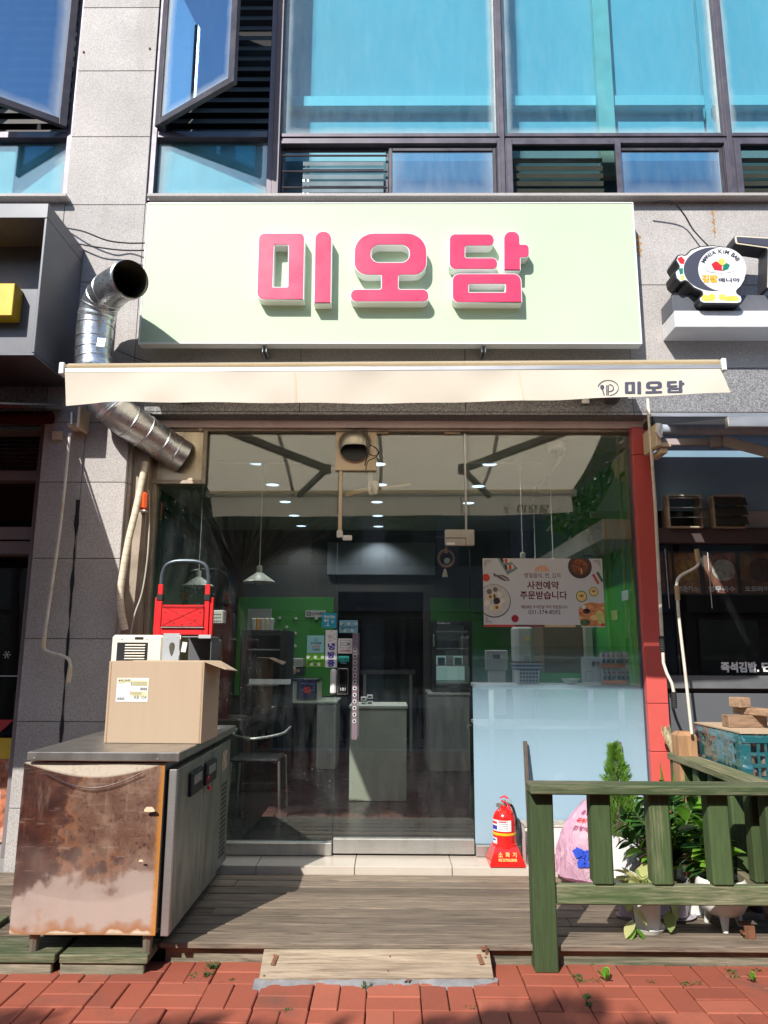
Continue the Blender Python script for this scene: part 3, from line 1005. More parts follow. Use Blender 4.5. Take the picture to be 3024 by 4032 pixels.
# window sill ledges
part('sill', G().box(-4.4, X(258, 785, -.30), -.30, -.10, ZSILL + .0, ZSILL + .028, .004), STONE, bld)
part('sill', G().box(X(577, 790, -.30), 5.2, -.30, -.10, ZSILL + .0, ZSILL + .028, .004), STONE, bld)
ZW0 = ZSILL + .03
ZTR = Z(1600, 548, -.15)            # transom between big and small lights
ZTOP = 7.7
YW = -.15
XB1 = X(1100, 300, YW)              # mullion between casement and big light
XC1 = X(1966, 300, YW)
XD1 = X(2838, 300, YW)
CYAN = (.60, .85, .91)
def upper_glass(name, x0, x1, z0, z1):
    return glass(name, CYAN, .06, dust=.07, edge=(x0, x1, z0, z1, .07, .5))
def win(x0, x1, label=None):
    return None
def frame_rect(x0, x1, z0, z1, w_, y0, y1, g=None):
    g = g or G()
    g.box(x0, x0 + w_, y0, y1, z0, z1, .003).box(x1 - w_, x1, y0, y1, z0, z1, .003)
    g.box(x0 + w_ + .001, x1 - w_ - .001, y0, y1, z0, z0 + w_, .003).box(x0 + w_ + .001, x1 - w_ - .001, y0, y1, z1 - w_, z1, .003)
    return g
def sub(name, parent, loc):
    o = bpy.data.objects.new(name, None)
    COL.objects.link(o)
    o.parent = parent
    o.empty_display_size = .05
    BASE[o.name] = wloc(parent)
    return o
# fixed big lights with pale boards behind the blue glass
for k, (x0, x1) in enumerate(((XB1, XC1), (XC1, XD1), (XD1, XD1 + 1.6))):
    wn_ = sub('window', bld, None)
    part('frame', frame_rect(x0 + .002, x1 - .002, ZTR, ZTOP, .032, YW - .03, YW + .05), FRAMEW, wn_)
    part('pane', G().box(x0 + .034, x1 - .034, YW + .015, YW + .021, ZTR + .034, ZTOP - .034), upper_glass('upper_glass_%d' % k, x0 + .034, x1 - .034, ZTR + .034, ZTOP), wn_)
    bs = [(x0, x1, .17)]
    g = G()
    for (a, b, yy) in bs: g.box(a + .01, b - .01, yy, yy + .02, ZTR + .03, ZTOP, .004)
    part('board', g, mat('pale_blind_%d' % k, (.64, .68, .71), .8, 0, .05, 2, stretch=(1, 1, .2)), wn_)
    if k == 1:
        part('post', G().box(x0 + (x1 - x0) * .47, x0 + (x1 - x0) * .545, .02, .09, ZTR - .2, ZTOP, .003), mat('cream_post', (.80, .76, .62), .6), wn_)
    za, zb = Z(1500, 425, .1), Z(1500, 383, .1)
    part('rail', G().box(x0 + .03, x1 - .03, .08, .13, za, zb, .006), mat('white_rail_%d' % k, (.90, .90, .88), .5, 0, .02), wn_)
    part('back_board', G().box(x0, x1, .225, .24, ZTR, ZTOP), mat('blind_back_%d' % k, (.60, .66, .70), .9, 0, .05, 1), wn_)
# strips of the mullions
for xm in (XC1, XD1): part('mullion', G().box(xm - .018, xm + .018, YW - .05, YW - .031, ZW0, ZTOP, .003), FRAMEW, bld)
# sliding low windows
def slider(x0, x1, opened, screen):
    wn_ = sub('window', bld, None)
    z0, z1 = ZW0, ZTR - .035
    part('frame', frame_rect(x0 + .02, x1 - .02, z0, z1, .028, YW - .035, YW + .06), FRAMEW, wn_)
    part('transom', G().box(x0 + .02, x1 - .02, YW - .02, YW + .05, z1 + .004, ZTR - .002, .003), FRAMEW, wn_)
    xm = x0 + (x1 - x0) * .505
    # right sash with blue glass
    part('sash', frame_rect(xm - .01, x1 - .055, z0 + .031, z1 - .05, .026, YW - .01, YW + .02), FRAME, wn_)
    part('pane', G().box(xm + .017, x1 - .082, YW + .002, YW + .007, z0 + .058, z1 - .077), glass('slider_glass_%d' % opened, (.45, .65, .75), .30, dust=.10, edge=(xm, x1 - .08, z0 + .05, z1, .12, .2), gl=(.6, .85, 1.0)), wn_)
    part('track', frame_rect(x1 - .053, x1 - .046, z0 + .031, z1 - .03, .003, YW - .015, YW + .03), FRAMEW, wn_)
    part('back_board', G().box(x0, x1, .12, .14, z0, z1 + .04), mat('slider_back_%d' % opened, (.22, .30, .34), .9), wn_)
    g = G()
    if not screen:
        part('sash', frame_rect(x0 + .052, xm - .012, z0 + .031, z1 - .035, .022, YW + .021, YW + .04), FRAME, wn_)
        for k in range(3):
            zz = z0 + .1 + (z1 - z0 - .17) * (k + .25) / 2.6
            part('bar', G().tube([(x0 + .06, YW - .012, zz), (xm - .02, YW - .012, zz)], .008, 8), FRAME, wn_)
        for k in range(7):
            zz = z0 + .05 + k * (z1 - z0 - .12) / 7
            part('louvre', G().obox(((x0 + xm) / 2 + .08, YW + .07, zz), (xm - x0 - .26, .004, .034), R3('X', 20), .001), mat('pale_louvre_%d' % k, (.35, .45, .5), .4, .2), wn_)
        part('louvre_post', G().box(x0 + .20, x0 + .215, .0, .012, z0, z1 - .06).box(x0 + .235, x0 + .25, .0, .012, z0, z1 - .06), ALU, wn_)
    else:
        part('sash', frame_rect(x0 + .03, xm + .02, z0 + .012, z1 - .008, .045, YW - .055, YW - .037), FRAMEW, wn_)
        part('insect_screen', G().box(x0 + .07, xm - .02, YW - .03, YW - .028, z0 + .05, z1 - .05), glass('screen_mesh_%d' % opened, (.62, .62, .60), .0), wn_)
        for k in range(6):
            zz = z0 + .07 + k * (z1 - z0 - .13) / 6
            part('louvre', G().obox(((x0 + xm) / 2 - .02, YW + .04, zz), (xm - x0 - .16, .004, .036), R3('X', 24), .001), mat('grey_louvre_%d_%d' % (opened, k), (.50, .54, .50), .5), wn_)
slider(XB1 - .01, XC1 + .01, 1, False)
slider(XC1 + .0, XD1 + .01, 2, True)
slider(XD1 + .0, XD1 + 1.6, 3, True)
# casement windows either side of the pilaster
SASHG = {}
LOWG = {}
def casement(x0, x1, hinge_left):
    wn_ = sub('window', bld, None)
    zt = ZTR + .02
    part('frame', frame_rect(x0, x1, ZW0, ZTOP, .045, YW - .05, YW + .05), FRAMEW, wn_)
    part('transom', G().box(x0 + .047, x1 - .047, YW - .045, YW + .045, zt - .035, zt + .02, .003), FRAMEW, wn_)
    a, b = x0 + .05, x1 - .05
    part('pane', G().box(a, b, YW + .005, YW + .011, ZW0 + .047, zt - .037), glass('low_glass_%d' % hinge_left, (.66, .87, .91), .14, dust=.06, edge=(a, b, ZW0, ZTOP, .12, .3), gl=(.7, .9, 1)), wn_)
    part('back_board', G().box(x0 + .046, x1 - .046, YW + .03, YW + .045, ZW0, zt - .036), mat('low_board_%d' % hinge_left, (.70, .74, .74), .8), wn_)
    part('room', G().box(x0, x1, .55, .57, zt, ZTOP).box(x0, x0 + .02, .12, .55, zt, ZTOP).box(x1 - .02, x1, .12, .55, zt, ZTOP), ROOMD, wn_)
    for k in range(16):
        zz = zt + .06 + k * .10
        part('blind_slat', G().obox(((x0 + x1) / 2, .12, zz), (x1 - x0 - .1, .085, .004), R3('X', 62), .001), SLATM, wn_)
    # the open sash
    wd = b - a - .01
    ang = 33 if hinge_left else -33
    hx = a + .005 if hinge_left else b - .005
    M = T4((hx, YW - .055, 0)) @ R3('Z', -ang)
    sg = 1 if hinge_left else -1
    g = G()
    xa, xb = (0, wd) if hinge_left else (-wd, 0)
    z0, z1 = zt + .025, ZTOP - .05
    fr = .058
    g.box(xa, xa + fr, -.04, 0, z0, z1, .004, M).box(xb - fr, xb, -.04, 0, z0, z1, .004, M)
    g.box(xa + fr + .001, xb - fr - .001, -.04, 0, z0, z0 + fr, .004, M)
    part('sash', g, FRAME, wn_)
    part('sash_pane', G().box(xa + fr, xb - fr, -.022, -.016, z0 + fr, z1, 0, M), glass('sash_glass_%d' % hinge_left, (.25, .40, .55), .55, dust=.03, gl=(.46, .75, 1.0), edge=(min((M @ Vector((q, 0, 0))).x for q in (xa + fr, xb - fr)), max((M @ Vector((q, 0, 0))).x for q in (xa + fr, xb - fr)), z0 + fr, z1, .07, .4)), wn_)
    g = G()
    for zz in (z0 + .12,): g.box(hx - .012, hx + .012, YW - .075, YW - .052, zz, zz + .09, .002)
    part('hinge', g, BLACK, wn_)
SLATM = mat('dark_blind_slat', (.12, .115, .11), .5, .1)
casement(XPR + .0, XB1 - .02, True)
casement(XPL - .93, XPL - .0, False)
part('frame_post', G().box(XB1 - .024, XB1 + .03, YW - .056, YW - .036, ZW0, ZTOP, .003), FRAME, bld)
g = G()
for (px, py) in ((330, 206), (590, 192)):
    p = at(px, py, YS)
    g.lathe([(.010, 0), (.008, .008), (0, .01)], p, 8, R3('X', 90))
part('wall_plug', g, IRONR, bld)
# black weeping joint on the pilaster
def drip(u, v):
    z = Z(308, 1968, YS) + (Z(230, 3000, YS) - Z(308, 1968, YS)) * v
    x = X(308, 1968, YS) + (X(242, 2900, YS) - X(308, 1968, YS)) * v
    w_ = .008 + .004 * math.sin(v * 23) + .003 * math.sin(v * 57 + 2) + (.004 if v < .12 else 0)
    return Vector((x + (u - .5) * 2 * w_, YS - .0025 - .002 * math.sin(u * 3.14), z))
part('sealant_run', G().grid(drip, 2, 40), BLACK, bld)

# ------------------------------------------------------------------ shop front frame
ZG1 = Z(1500, 1706, 0)              # top of the glass
xgl, xgr = X(598, 2300, 0), X(2508, 2300, 0)
part('head_panel', G().box(XPR + .013, XRP1 + .02, -.085, -.03, Z(1500, 1684, -.085), ZLB - .021, .003), PINKP, bld)
part('head_frame', G().box(XPR + .013, XRP0 + .01, -.055, .03, ZG1, Z(1500, 1685, -.085) - .001, .003), JAMB, bld)
part('jamb', G().box(XPR + .013, xgl - .03, -.13, .03, 0, ZG1 - .001, .004).box(xgl - .029, xgl, -.04, .03, 0, ZG1 - .001, .003), JAMB, bld)
part('jamb', G().box(xgr, XRP0 + .0, -.05, .03, 0, ZG1 - .001, .003), FRAMEW, bld)
col = sub('red_column', bld, None)
zc = [0.0, Z(2560, 2960, -.1), Z(2560, 2770, -.1), Z(2500, 1790, -.1), Z(2480, 1680, -.1)]
for a, b in zip(zc[:-1], zc[1:]):
    part('panel', G().box(XRP0 + .001, XRP1, -.10, .03, a + .0015, b - .0015, .003), RED, col)
struct('floor', G().box(-3.0, 3.2, .032, 7.0, -.06, .0), TILED)
YDW = -.006
XD0, XDR = X(1320, 2700, 0), X(1858, 2700, 0)
ZDT = Z(1600, 2116, 0)
part('threshold_rail', G().box(xgl, XD0 - .004, -.045, .02, .003, Z(1000, 3318, -.04), .004), STEEL, bld)
part('threshold_rail', G().box(XDR + .004, xgr, -.045, .02, .003, Z(2000, 3330, -.04), .004), STEEL, bld)
dw = sub('display_window', bld, None)
part('pane', G().box(xgl, XD0 - .003, -.005, .005, Z(1000, 3318, -.04) + .002, ZG1), GLASS_L, dw)
dw2 = sub('display_window', bld, None)
part('pane', G().box(XDR + .003, xgr, -.005, .005, Z(2000, 3330, -.04) + .002, ZG1), GLASS, dw2)
part('frosted_film', G().box(XDR + .004, xgr - .002, -.0072, -.0064, Z(2000, 3330, -.04) + .004, FILM_TOP), FILM, dw2)
tr_ = sub('transom_light', bld, None)
part('pane', G().box(XD0 + .001, XDR - .001, -.005, .005, ZDT + .004, ZG1), GLASS, tr_)
part('glass_clip', G().box(X(1830, 1705, -.01) - .008, X(1830, 1705, -.01) + .006, -.016, -.006, ZDT + .02, ZG1, .002), STEEL, tr_)
g = G()
for p in (1500, 1780): g.box(X(p, 1700, -.02) - .058, X(p, 1700, -.02) + .058, -.03, -.006, ZG1 - .01, ZG1 + .012, .002)
part('glass_clip', g, CREAMP, tr_)
door = sub('glass_door', bld, None)
zdr = Z(1600, 3303, -.02)
part('pane', G().box(XD0 + .003, XDR - .003, YDW - .005, YDW + .005, zdr, ZDT), GLASS, door)
part('bottom_rail', G().box(XD0 + .003, XDR - .003, -.03, .018, .014, zdr, .004), STEEL, door)
x0, x1, z0, z1 = rect(1752, 1868, 2085, 2148, -.02)
part('hinge_plate', G().box(x0, x1, -.028, .02, z0, z1, .006), brushed('worn_patch_fitting', (.62, .56, .50), rough=.4, grime=.35, gcol=(.3, .2, .12)), door)
x0, x1, z0, z1 = rect(1752, 1836, 2118, 2148, -.03)
part('hinge_seam', G().box(x0 + .003, x1, -.0295, -.0285, z1 - .003, z1 + .002).box(x1 - .004, x1, -.0295, -.0285, z0, z1), BLACK, door)
g = G().box(*[(q) for q in (x0 + .012, x0 + .07, -.0305, -.0288, z0 + .006, z0 + .022)])
part('sticker', g, PAPER, door)
# perforated pull strip
x0, x1, z0, z1 = rect(1386, 1408, 2492, 2912, -.04)
mauve = brushed('mauve_steel', (.45, .36, .42), rough=.36, grime=.3, gcol=(.22, .12, .2))
pull = part('pull_strip', G().box(x0, x1, -.046, -.040, z0, z1, .001).box(x1 + .004, x1 + .008, -.04, -.02, z0 + .02, z1).box(x0 + .01, x0 + .02, -.04, -.011, z0 + .05, z0 + .08).box(x0 + .01, x0 + .02, -.04, -.011, z1 - .08, z1 - .05), mauve, door)
g = G()
for k in range(12):
    zz = z1 - (z1 - z0) * (.16 + .061 * k)
    part('ring', G().lathe([(.0125, 0), (.0125, .004), (.0085, .004), (.0085, 0)], ((x0 + x1) / 2, -.0465, zz), 16, R3('X', 90), False), SIGNEDGE, pull)
g = G()
for k in range(12):
    zz = z1 - (z1 - z0) * (.16 + .061 * k)
    part('hole', G().lathe([(.0085, 0), (0, .0001)], ((x0 + x1) / 2, -.0464, zz), 16, R3('X', 90)), BLACK, pull)
x0, x1, z0, z1 = rect(1330, 1369, 2633, 2733, -.03)
lk = part('digital_lock', G().box(x0, x1, -.045, -.012, z0, z1, .014), mat('piano_black', (.01, .01, .011), .12, 0, .02, coat=.5), door)
part('trim', frame_rect(x0 - .003, x1 + .003, z0 - .003, z1 + .003, .006, -.030, -.022), STEEL, lk)
part('keypad', text(G(), '1:0:1', x0 + .02, x1 - .015, z0 + .025, z0 + .045, -.0455), PAPER, lk)
x0, x1, z0, z1 = rect(1301, 1324, 2634, 2733, -.02)
part('lock_receiver', G().box(x0, x1, -.040, -.006, z0, z1, .011), WHITE, dw)
# cable duct beside the door head
x0, x1, z0, z1 = rect(1333, 1347, 1855, 2095, -.02)
cb = part('cable_duct', G().box(x0, x1, -.028, -.006, z0, z1, .003), CREAMP, dw)
x0, x1, z0, z1 = rect(1326, 1349, 2090, 2117, -.02)
part('junction_box', G().box(x0, x1, -.034, -.006, z0, z1, .004), WHITE, cb)
x0, x1, z0, z1 = rect(1349, 1386, 2108, 2128, -.02)
part('door_sensor', G().box(x0, x1, -.026, -.012, z0, z1, .004), WHITE, door)
# ------------------------------------------------------------------ interior shell
ZC, YBW = 2.93, 4.4
struct('ceiling', G().box(-3.0, 3.2, .035, 7.0, ZC, ZC + .05), CEIL)
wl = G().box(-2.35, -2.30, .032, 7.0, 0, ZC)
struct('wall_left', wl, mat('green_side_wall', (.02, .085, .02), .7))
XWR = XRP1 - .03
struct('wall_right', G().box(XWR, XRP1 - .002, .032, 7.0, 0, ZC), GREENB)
xo0, xo1 = X(1328, 2500, YBW), X(1668, 2500, YBW)
zo = Z(1500, 2330, YBW)
wb = G().box(-2.3, xo0, YBW, YBW + .12, 0, ZC - .001).box(xo1, XWR, YBW, YBW + .12, 0, ZC - .001).box(xo0 + .0, xo1, YBW, YBW + .12, zo, ZC - .001)
struct('wall_back', wb, WALLG)
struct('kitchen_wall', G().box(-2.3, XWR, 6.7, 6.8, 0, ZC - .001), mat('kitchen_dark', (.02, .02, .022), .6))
# ================================================================== MAIN SIGN
YF = -.39
sx0, sx1 = X(562, 1075, YF), X(2512, 1075, YF)
sz0, sz1 = Z(1540, 1354, YF), Z(1540, 796, YF)
sg = thing('shop_sign', 'long pale green shop sign with three pink raised Hangul letters', 'sign', ((sx0 + sx1) / 2, YF, sz0))
part('panel', G().box(sx0 + .012, sx1 - .012, YF + .004, YF + .08, sz0 + .012, sz1 - .012), SIGN, sg)
fr = G()
fr.box(sx0, sx1, YF, YF + .085, sz0, sz0 + .011, .002).box(sx0, sx1, YF, YF + .085, sz1 - .011, sz1, .002)
fr.box(sx0, sx0 + .011, YF, YF + .085, sz0 + .0115, sz1 - .0115, .002).box(sx1 - .011, sx1, YF, YF + .085, sz0 + .0115, sz1 - .0115, .002)
part('frame', fr, SIGNEDGE, sg)
for p in (1043, 1903):
    q = at(p, 1372, YF + .05)
    g = G().box(q.x - .016, q.x + .016, YF + .02, YF + .08, sz0 - .006, sz0 - .001).box(q.x - .016, q.x - .010, YF + .03, YS - .001, sz0 - .05, sz0 - .006, .002).box(q.x + .010, q.x + .016, YF + .03, YS - .001, sz0 - .05, sz0 - .006, .002)
    part('bracket', g, GALV, sg)
YL = YF - .09
def sp(x, y):
    """corner of a sign letter read off the photograph, on the plane of the letter faces"""
    q = at(900 + x / 1.2762, 780 + y / 1.2762, YL)
    return (q.x, q.z)
U = sp(1000, 400)[0] - sp(999, 400)[0]
def loop(pts): return fillet([(*sp(x, y), r * U) for (x, y, r) in pts], 10)
syl = [
    [loop([(150, 174, 32), (383, 174, 28), (377, 511, 3), (139, 511, 40)]), loop([(230, 235, 8), (299, 235, 8), (296, 445, 4), (222, 445, 4)]),
     loop([(433, 165, 43), (520, 165, 43), (515, 528, 2), (427, 528, 2)])],
    [loop([(632, 174, 103), (998, 174, 103), (996, 386, 103), (855, 386, 6), (855, 456, 8), (1007, 456, 32), (1007, 521, 32), (611, 521, 32), (611, 456, 32), (766, 456, 8), (766, 386, 6), (628, 386, 103)]),
     loop([(718, 235, 42), (907, 235, 42), (907, 321, 42), (716, 321, 42)])],
    [loop([(1108, 178, 32), (1336, 178, 31), (1336, 240, 31), (1190, 240, 10), (1190, 298, 8), (1353, 298, 29), (1353, 357, 29), (1107, 357, 34)]),
     loop([(1381, 165, 42), (1464, 165, 42), (1465, 230, 4), (1512, 230, 34), (1512, 298, 34), (1468, 298, 4), (1468, 363, 2), (1382, 363, 2)]),
     loop([(1123, 378, 38), (1471, 378, 40), (1476, 525, 2), (1123, 525, 34)]), loop([(1208, 432, 6), (1390, 432, 6), (1390, 471, 4), (1208, 471, 4)])],
]
def standup(vs, y): return [Vector((p.x, y - p.z, p.y)) for p in vs]
for lp in syl:
    vs, fs = outline_geo(lp, .088)
    lt = part('letter', G().add(standup(vs, YF + .002), fs), SIGNEDGE, sg, smooth=30)
    vs, fs = outline_geo(lp, .004, -.0062)
    part('face', G().add(standup(vs, YF - .0862), fs), PINK, lt, smooth=30)

# ================================================================== AWNING
YA = -1.59
ax0, ax1 = X(243, 1465, YA), X(2848, 1445, YA)
aw = thing('cream_awning', 'cream canvas awning with printed valance over the shop front', 'awning', (0, -.3, 3.2))
zb0, zb1 = Z(243, 1476, YA), Z(243, 1448, YA)
zr0, zr1 = Z(2848, 1462, YA), Z(2848, 1432, YA)
zwal = 3.20
def fab(u, v):
    x = ax0 + .03 + (ax1 - ax0 - .06) * u
    z1 = (zb1 + (zr1 - zb1) * u) + .012
    y = YA + .02 + (-.30 - YA) * v
    return Vector((x, y, z1 + (zwal - z1) * v - .05 * math.sin(math.pi * v) + .004 * math.sin(u * 50) * math.sin(math.pi * v)))
part('canvas', G().grid(fab, 40, 12), CANVAS, aw)
g = G()
for u in (.23, .47, .75):
    g.bar(fab(u, .02) + Vector((0, 0, -.004)), fab(u, .97) + Vector((0, 0, -.006)), .03, .002)
part('seam', g, fabric('canvas_seam', (.62, .48, .33), .2), aw)
g = G()
g.bar((ax0 + .025, YA, (zb0 + zb1) / 2 - .004), (ax1 - .02, YA, (zr0 + zr1) / 2 - .004), .05, zb1 - zb0 - .012, .004)
part('front_bar', g, ALU, aw)
g = G()
g.bar((ax0 + .03, YA + .004, (zb1 + .004)), (ax1 - .02, YA + .004, zr1 + .004), .062, .026, .010)
part('front_roll', g, CANVAS, aw)
g = G()
g.box(ax0 - .004, ax0 + .024, YA - .032, YA + .03, zb0 - .006, zb1 + .02, .004)
g.box(ax1 - .02, ax1 + .006, YA - .032, YA + .03, zr0 - .006, zr1 + .02, .004)
part('end_cap', g, WHITE, aw)
def val(u, v):
    pt = [(0, 258, 1597), (.06, 430, 1582), (.2, 760, 1584), (.5, 1560, 1589), (.75, 2210, 1574), (.92, 2640, 1556), (1, 2876, 1545)]
    for a, b in zip(pt[:-1], pt[1:]):
        if a[0] <= u <= b[0]:
            t = (u - a[0]) / (b[0] - a[0])
            break
    px, py = a[1] + (b[1] - a[1]) * t, a[2] + (b[2] - a[2]) * t
    lo = at(px, py, YA - .045 - .02 * math.sin(u * 9) - .02 * u)
    hi = Vector((ax0 + .03 + (ax1 - ax0 - .06) * u, YA - .028, zb0 + (zr0 - zb0) * u + .002))
    p = hi + (lo - hi) * v
    p.y += (.012 * math.sin(u * 31) + .006 * math.sin(u * 67 + 2)) * v * (1 - v) * 2 + .006 * math.sin(u * 43 + 1) * v * v
    return p
part('valance', G().grid(val, 90, 8), fabric('valance_canvas', (.80, .72, .60), .30, .10), aw)
VSEAM = fabric('valance_seam', (.70, .60, .47), .2)
for u_ in (.352, .693):
    part('seam', G().grid(lambda u, v: val(u_ + (u - .5) * .004, .02 + .96 * v) + Vector((0, -.0015, 0)), 1, 8), VSEAM, aw)
# printing on the valance
def on_val(px, py):
    q = at(px, py, YA - .065)
    return q
g = G()
def vtext(g, body, px0, px1, py0, py1, bold, slope):
    vs, fs = text_geo(body, bold)
    a0, a1 = min(p.x for p in vs), max(p.x for p in vs)
    b0, b1 = min(p.y for p in vs), max(p.y for p in vs)
    pts = []
    for p in vs:
        u, v = (p.x - a0) / (a1 - a0), (p.y - b0) / (b1 - b0)
        px, py = px0 + (px1 - px0) * u, py1 + (py0 - py1) * v + slope * u
        pts.append(lerp(at(px, py, YA - .0), CAM, 0) if False else val_hit(px, py))
    g.add(pts, fs)
def val_hit(px, py):
    y = YA - .03
    for _ in range(4):
        q = at(px, py, y)
        u = min(1, max(0, (q.x - ax0 - .03) / (ax1 - ax0 - .06)))
        hi, lo = val(u, 0), val(u, 1)
        v = min(1, max(0, (hi.z - q.z) / (hi.z - lo.z)))
        y = val(u, v).y - .004
    return at(px, py, y)
# the same letter shapes as the sign, smaller
def vshape(lp_src, px0, px1, py0, py1, slope):
    allp = [p for l in syl for lp in l for p in lp]
    a0, a1 = min(p[0] for p in allp), max(p[0] for p in allp)
    b0, b1 = min(p[1] for p in allp), max(p[1] for p in allp)
    for l in syl:
        flat = [[((p[0] - a0) / (a1 - a0) * 10, (p[1] - b0) / (b1 - b0) * 2.2) for p in lp] for lp in l]
        vs, fs = outline_geo(flat, 0.0)
        pts = []
        for p in vs:
            u, v = p.x / 10, p.y / 2.2
            pts.append(val_hit(px0 + (px1 - px0) * u, py1 + (py0 - py1) * v + slope * u))
        g.add(pts, fs)
vshape(None, 2460, 2695, 1503, 1552, -6)
def vline(pts, w_=2.0):
    pts = [val_hit(*p) for p in pts]
    for a, b in zip(pts[:-1], pts[1:]):
        d = (b - a).normalized()
        n = Vector((-d.z, 0, d.x)) * (w_ * .00125)
        g.quad(a - n, b - n, b + n, a + n)
vline([(2395 + 40 * math.cos(rad(q)), 1527 - 30 * math.sin(rad(q))) for q in range(170, -91, -12)], 1.6)
vline([(2389, 1516), (2389, 1556)], 2.4)
vline([(2395, 1516), (2395, 1556)], 2.4)
vline([(2371, 1528), (2379, 1556)], 2.6)
vline([(2398 + 18 * math.sin(rad(a)), 1528 - 14 * math.cos(rad(a))) for a in range(0, 190, 20)], 2)
vs = [val_hit(2371 + 8 * math.cos(rad(a)), 1524 + 9 * math.sin(rad(a))) for a in range(0, 360, 30)]
g.add(vs, [list(range(12))])
part('print', g, INKN, aw, smooth=0)
part('roller', G().tube([(ax0 + .1, -.31, zwal), (ax1 - .1, -.31, zwal)], .04, 16), CANVAS, aw)
x0, x1 = X(512, 1430, -.3), X(2435, 1425, -.3)
part('hood', G().box(x0, x1, -.40, YS - .002, zwal + .045, zwal + .055, .002), ALU, aw)
for s, ex, bx, pxx in ((-1, -.56, -.87, -1.48), (1, .63, .94, 1.58)):
    piv, elb, fb = Vector((pxx, -.33, zwal - .06)), Vector((ex, -1.02, 2.93)), Vector((bx, YA + .04, zb0 + .01))
    arm = part('arm', G().bar(piv, elb, .055, .07, .01), DARKM, aw)
    part('forearm', G().bar(elb + Vector((0, 0, .0)), fb, .045, .055, .008), DARKM, aw)
    part('elbow', G().lathe([(.036, -.045), (.036, .045)], elb, 16), DARKM, aw)
    part('wall_bracket', G().box(pxx - .04, pxx + .04, -.36, YS - .002, zwal - .10, zwal + .03, .004), DARKM, aw)
x0, x1, z0, z1 = rect(2290, 2322, 1568, 1588, -.25)
part('wall_plate', G().box(x0, x1, -.25, YS - .001, z0, z1, .003), ALU, aw)
# crank rod of the cream awning
rodm = mat('worn_white_rod', (.70, .66, .56), .5, 0, .1, 9, dirt=.5, dcol=(.38, .22, .1), ds=10)
cr = thing('crank_rod', 'white awning crank rod with ribbed grips hanging before the red column', 'crank', at(2655, 2780, -.33))
pts = [at(2550, 1570, -.36), at(2580, 1990, -.36), at(2603, 2450, -.36), at(2612, 2610, -.37), at(2625, 2650, -.38), at(2645, 2690, -.40), at(2652, 2720, -.40), at(2656, 2790, -.40)]
part('rod', G().tube(pts, [.011, .011, .011, .010, .010, .010, .010, .010], 10), rodm, cr)
def ribbed(p0, p1, r, n):
    g = G()
    p0, p1 = Vector(p0), Vector(p1)
    prof = []
    for k in range(n * 2 + 1): prof.append(r if k % 2 else r * .82)
    g.tube([lerp(p0, p1, k / (n * 2)) for k in range(n * 2 + 1)], prof, 12)
    return g
part('grip', ribbed(at(2604, 2505, -.365), at(2609, 2566, -.37), .018, 9), RUBBER, cr)
part('grip', ribbed(at(2653, 2724, -.40), at(2656, 2788, -.40), .018, 9), RUBBER, cr)

# ================================================================== EXHAUST DUCT
dk = thing('exhaust_duct', 'large galvanised exhaust duct bending up from the shop window', 'duct', at(690, 1790, -.1))
key = [at(722, 1800, -.03), at(665, 1765, -.10), at(565, 1697, -.26), at(470, 1632, -.40), at(405, 1560, -.47), at(378, 1480, -.50), at(370, 1400, -.50), at(374, 1300, -.50),
       at(384, 1235, -.51), at(408, 1175, -.56), at(452, 1130, -.68), at(515, 1098, -.86)]
def cat(pts, n):
    out = []
    P = [pts[0]] + pts + [pts[-1]]
    for i in range(1, len(P) - 2):
        for k in range(n):
            t = k / n
            a, b, c_, d = P[i - 1], P[i], P[i + 1], P[i + 2]
            out.append(.5 * ((2 * b) + (c_ - a) * t + (2 * a - 5 * b + 4 * c_ - d) * t * t + (3 * b - a - 3 * c_ + d) * t ** 3))
    out.append(pts[-1])
    return out
cp = cat(key, 5)
RD = .122
segs = [(0, 10, GALV), (10, 17, galv('galvanised_b', (.66, .67, .68))), (17, 33, galv('galvanised_c', (.56, .60, .66))), (33, 45, galv('galvanised_d', (.60, .63, .66))), (45, 55, galv('galvanised_e', (.55, .56, .57)))]
for a, b, m in segs:
    part('duct_section', G().tube(cp[a:b + 1], RD, 36, False), m, dk)
part('inner_lining', G().tube(cp[40:56], RD - .006, 36, False), mat('greasy_inside', (.10, .085, .065), .6, .3, .3, 8), dk)
part('inner_lining', G().tube(cp[38:42], [.0005, RD - .02, RD - .01, RD - .006], 36, False), BLACK, dk)
def ringg(i, r, w_):
    t = (cp[min(i + 1, len(cp) - 1)] - cp[max(i - 1, 0)]).normalized()
    return G().tube([cp[i] - t * w_, cp[i] - t * w_ * .4, cp[i] + t * w_ * .4, cp[i] + t * w_], [RD - .001, r, r, RD - .001], 36, False)
for i in (4, 7, 10, 13, 17, 21, 24, 26, 29, 31, 33, 36, 39, 42, 45, 48):
    part('seam_ring', ringg(i, RD + .0045, .009), GALV, dk)
part('mouth_collar', ringg(54, RD + .006, .014), GALV, dk)
tape = mat('silver_tape', (.70, .72, .75), .25, .85, .12, 20, bump=.5, bs=40)
for i in (17, 27, 39): part('tape', ringg(i, RD + .003, .028), tape, dk)
q = at(398, 1348, -.635)
part('tape_patch', G().obox(q + Vector((0, .0, 0)), (.055, .002, .06), R3('Y', 8)), tape, dk)
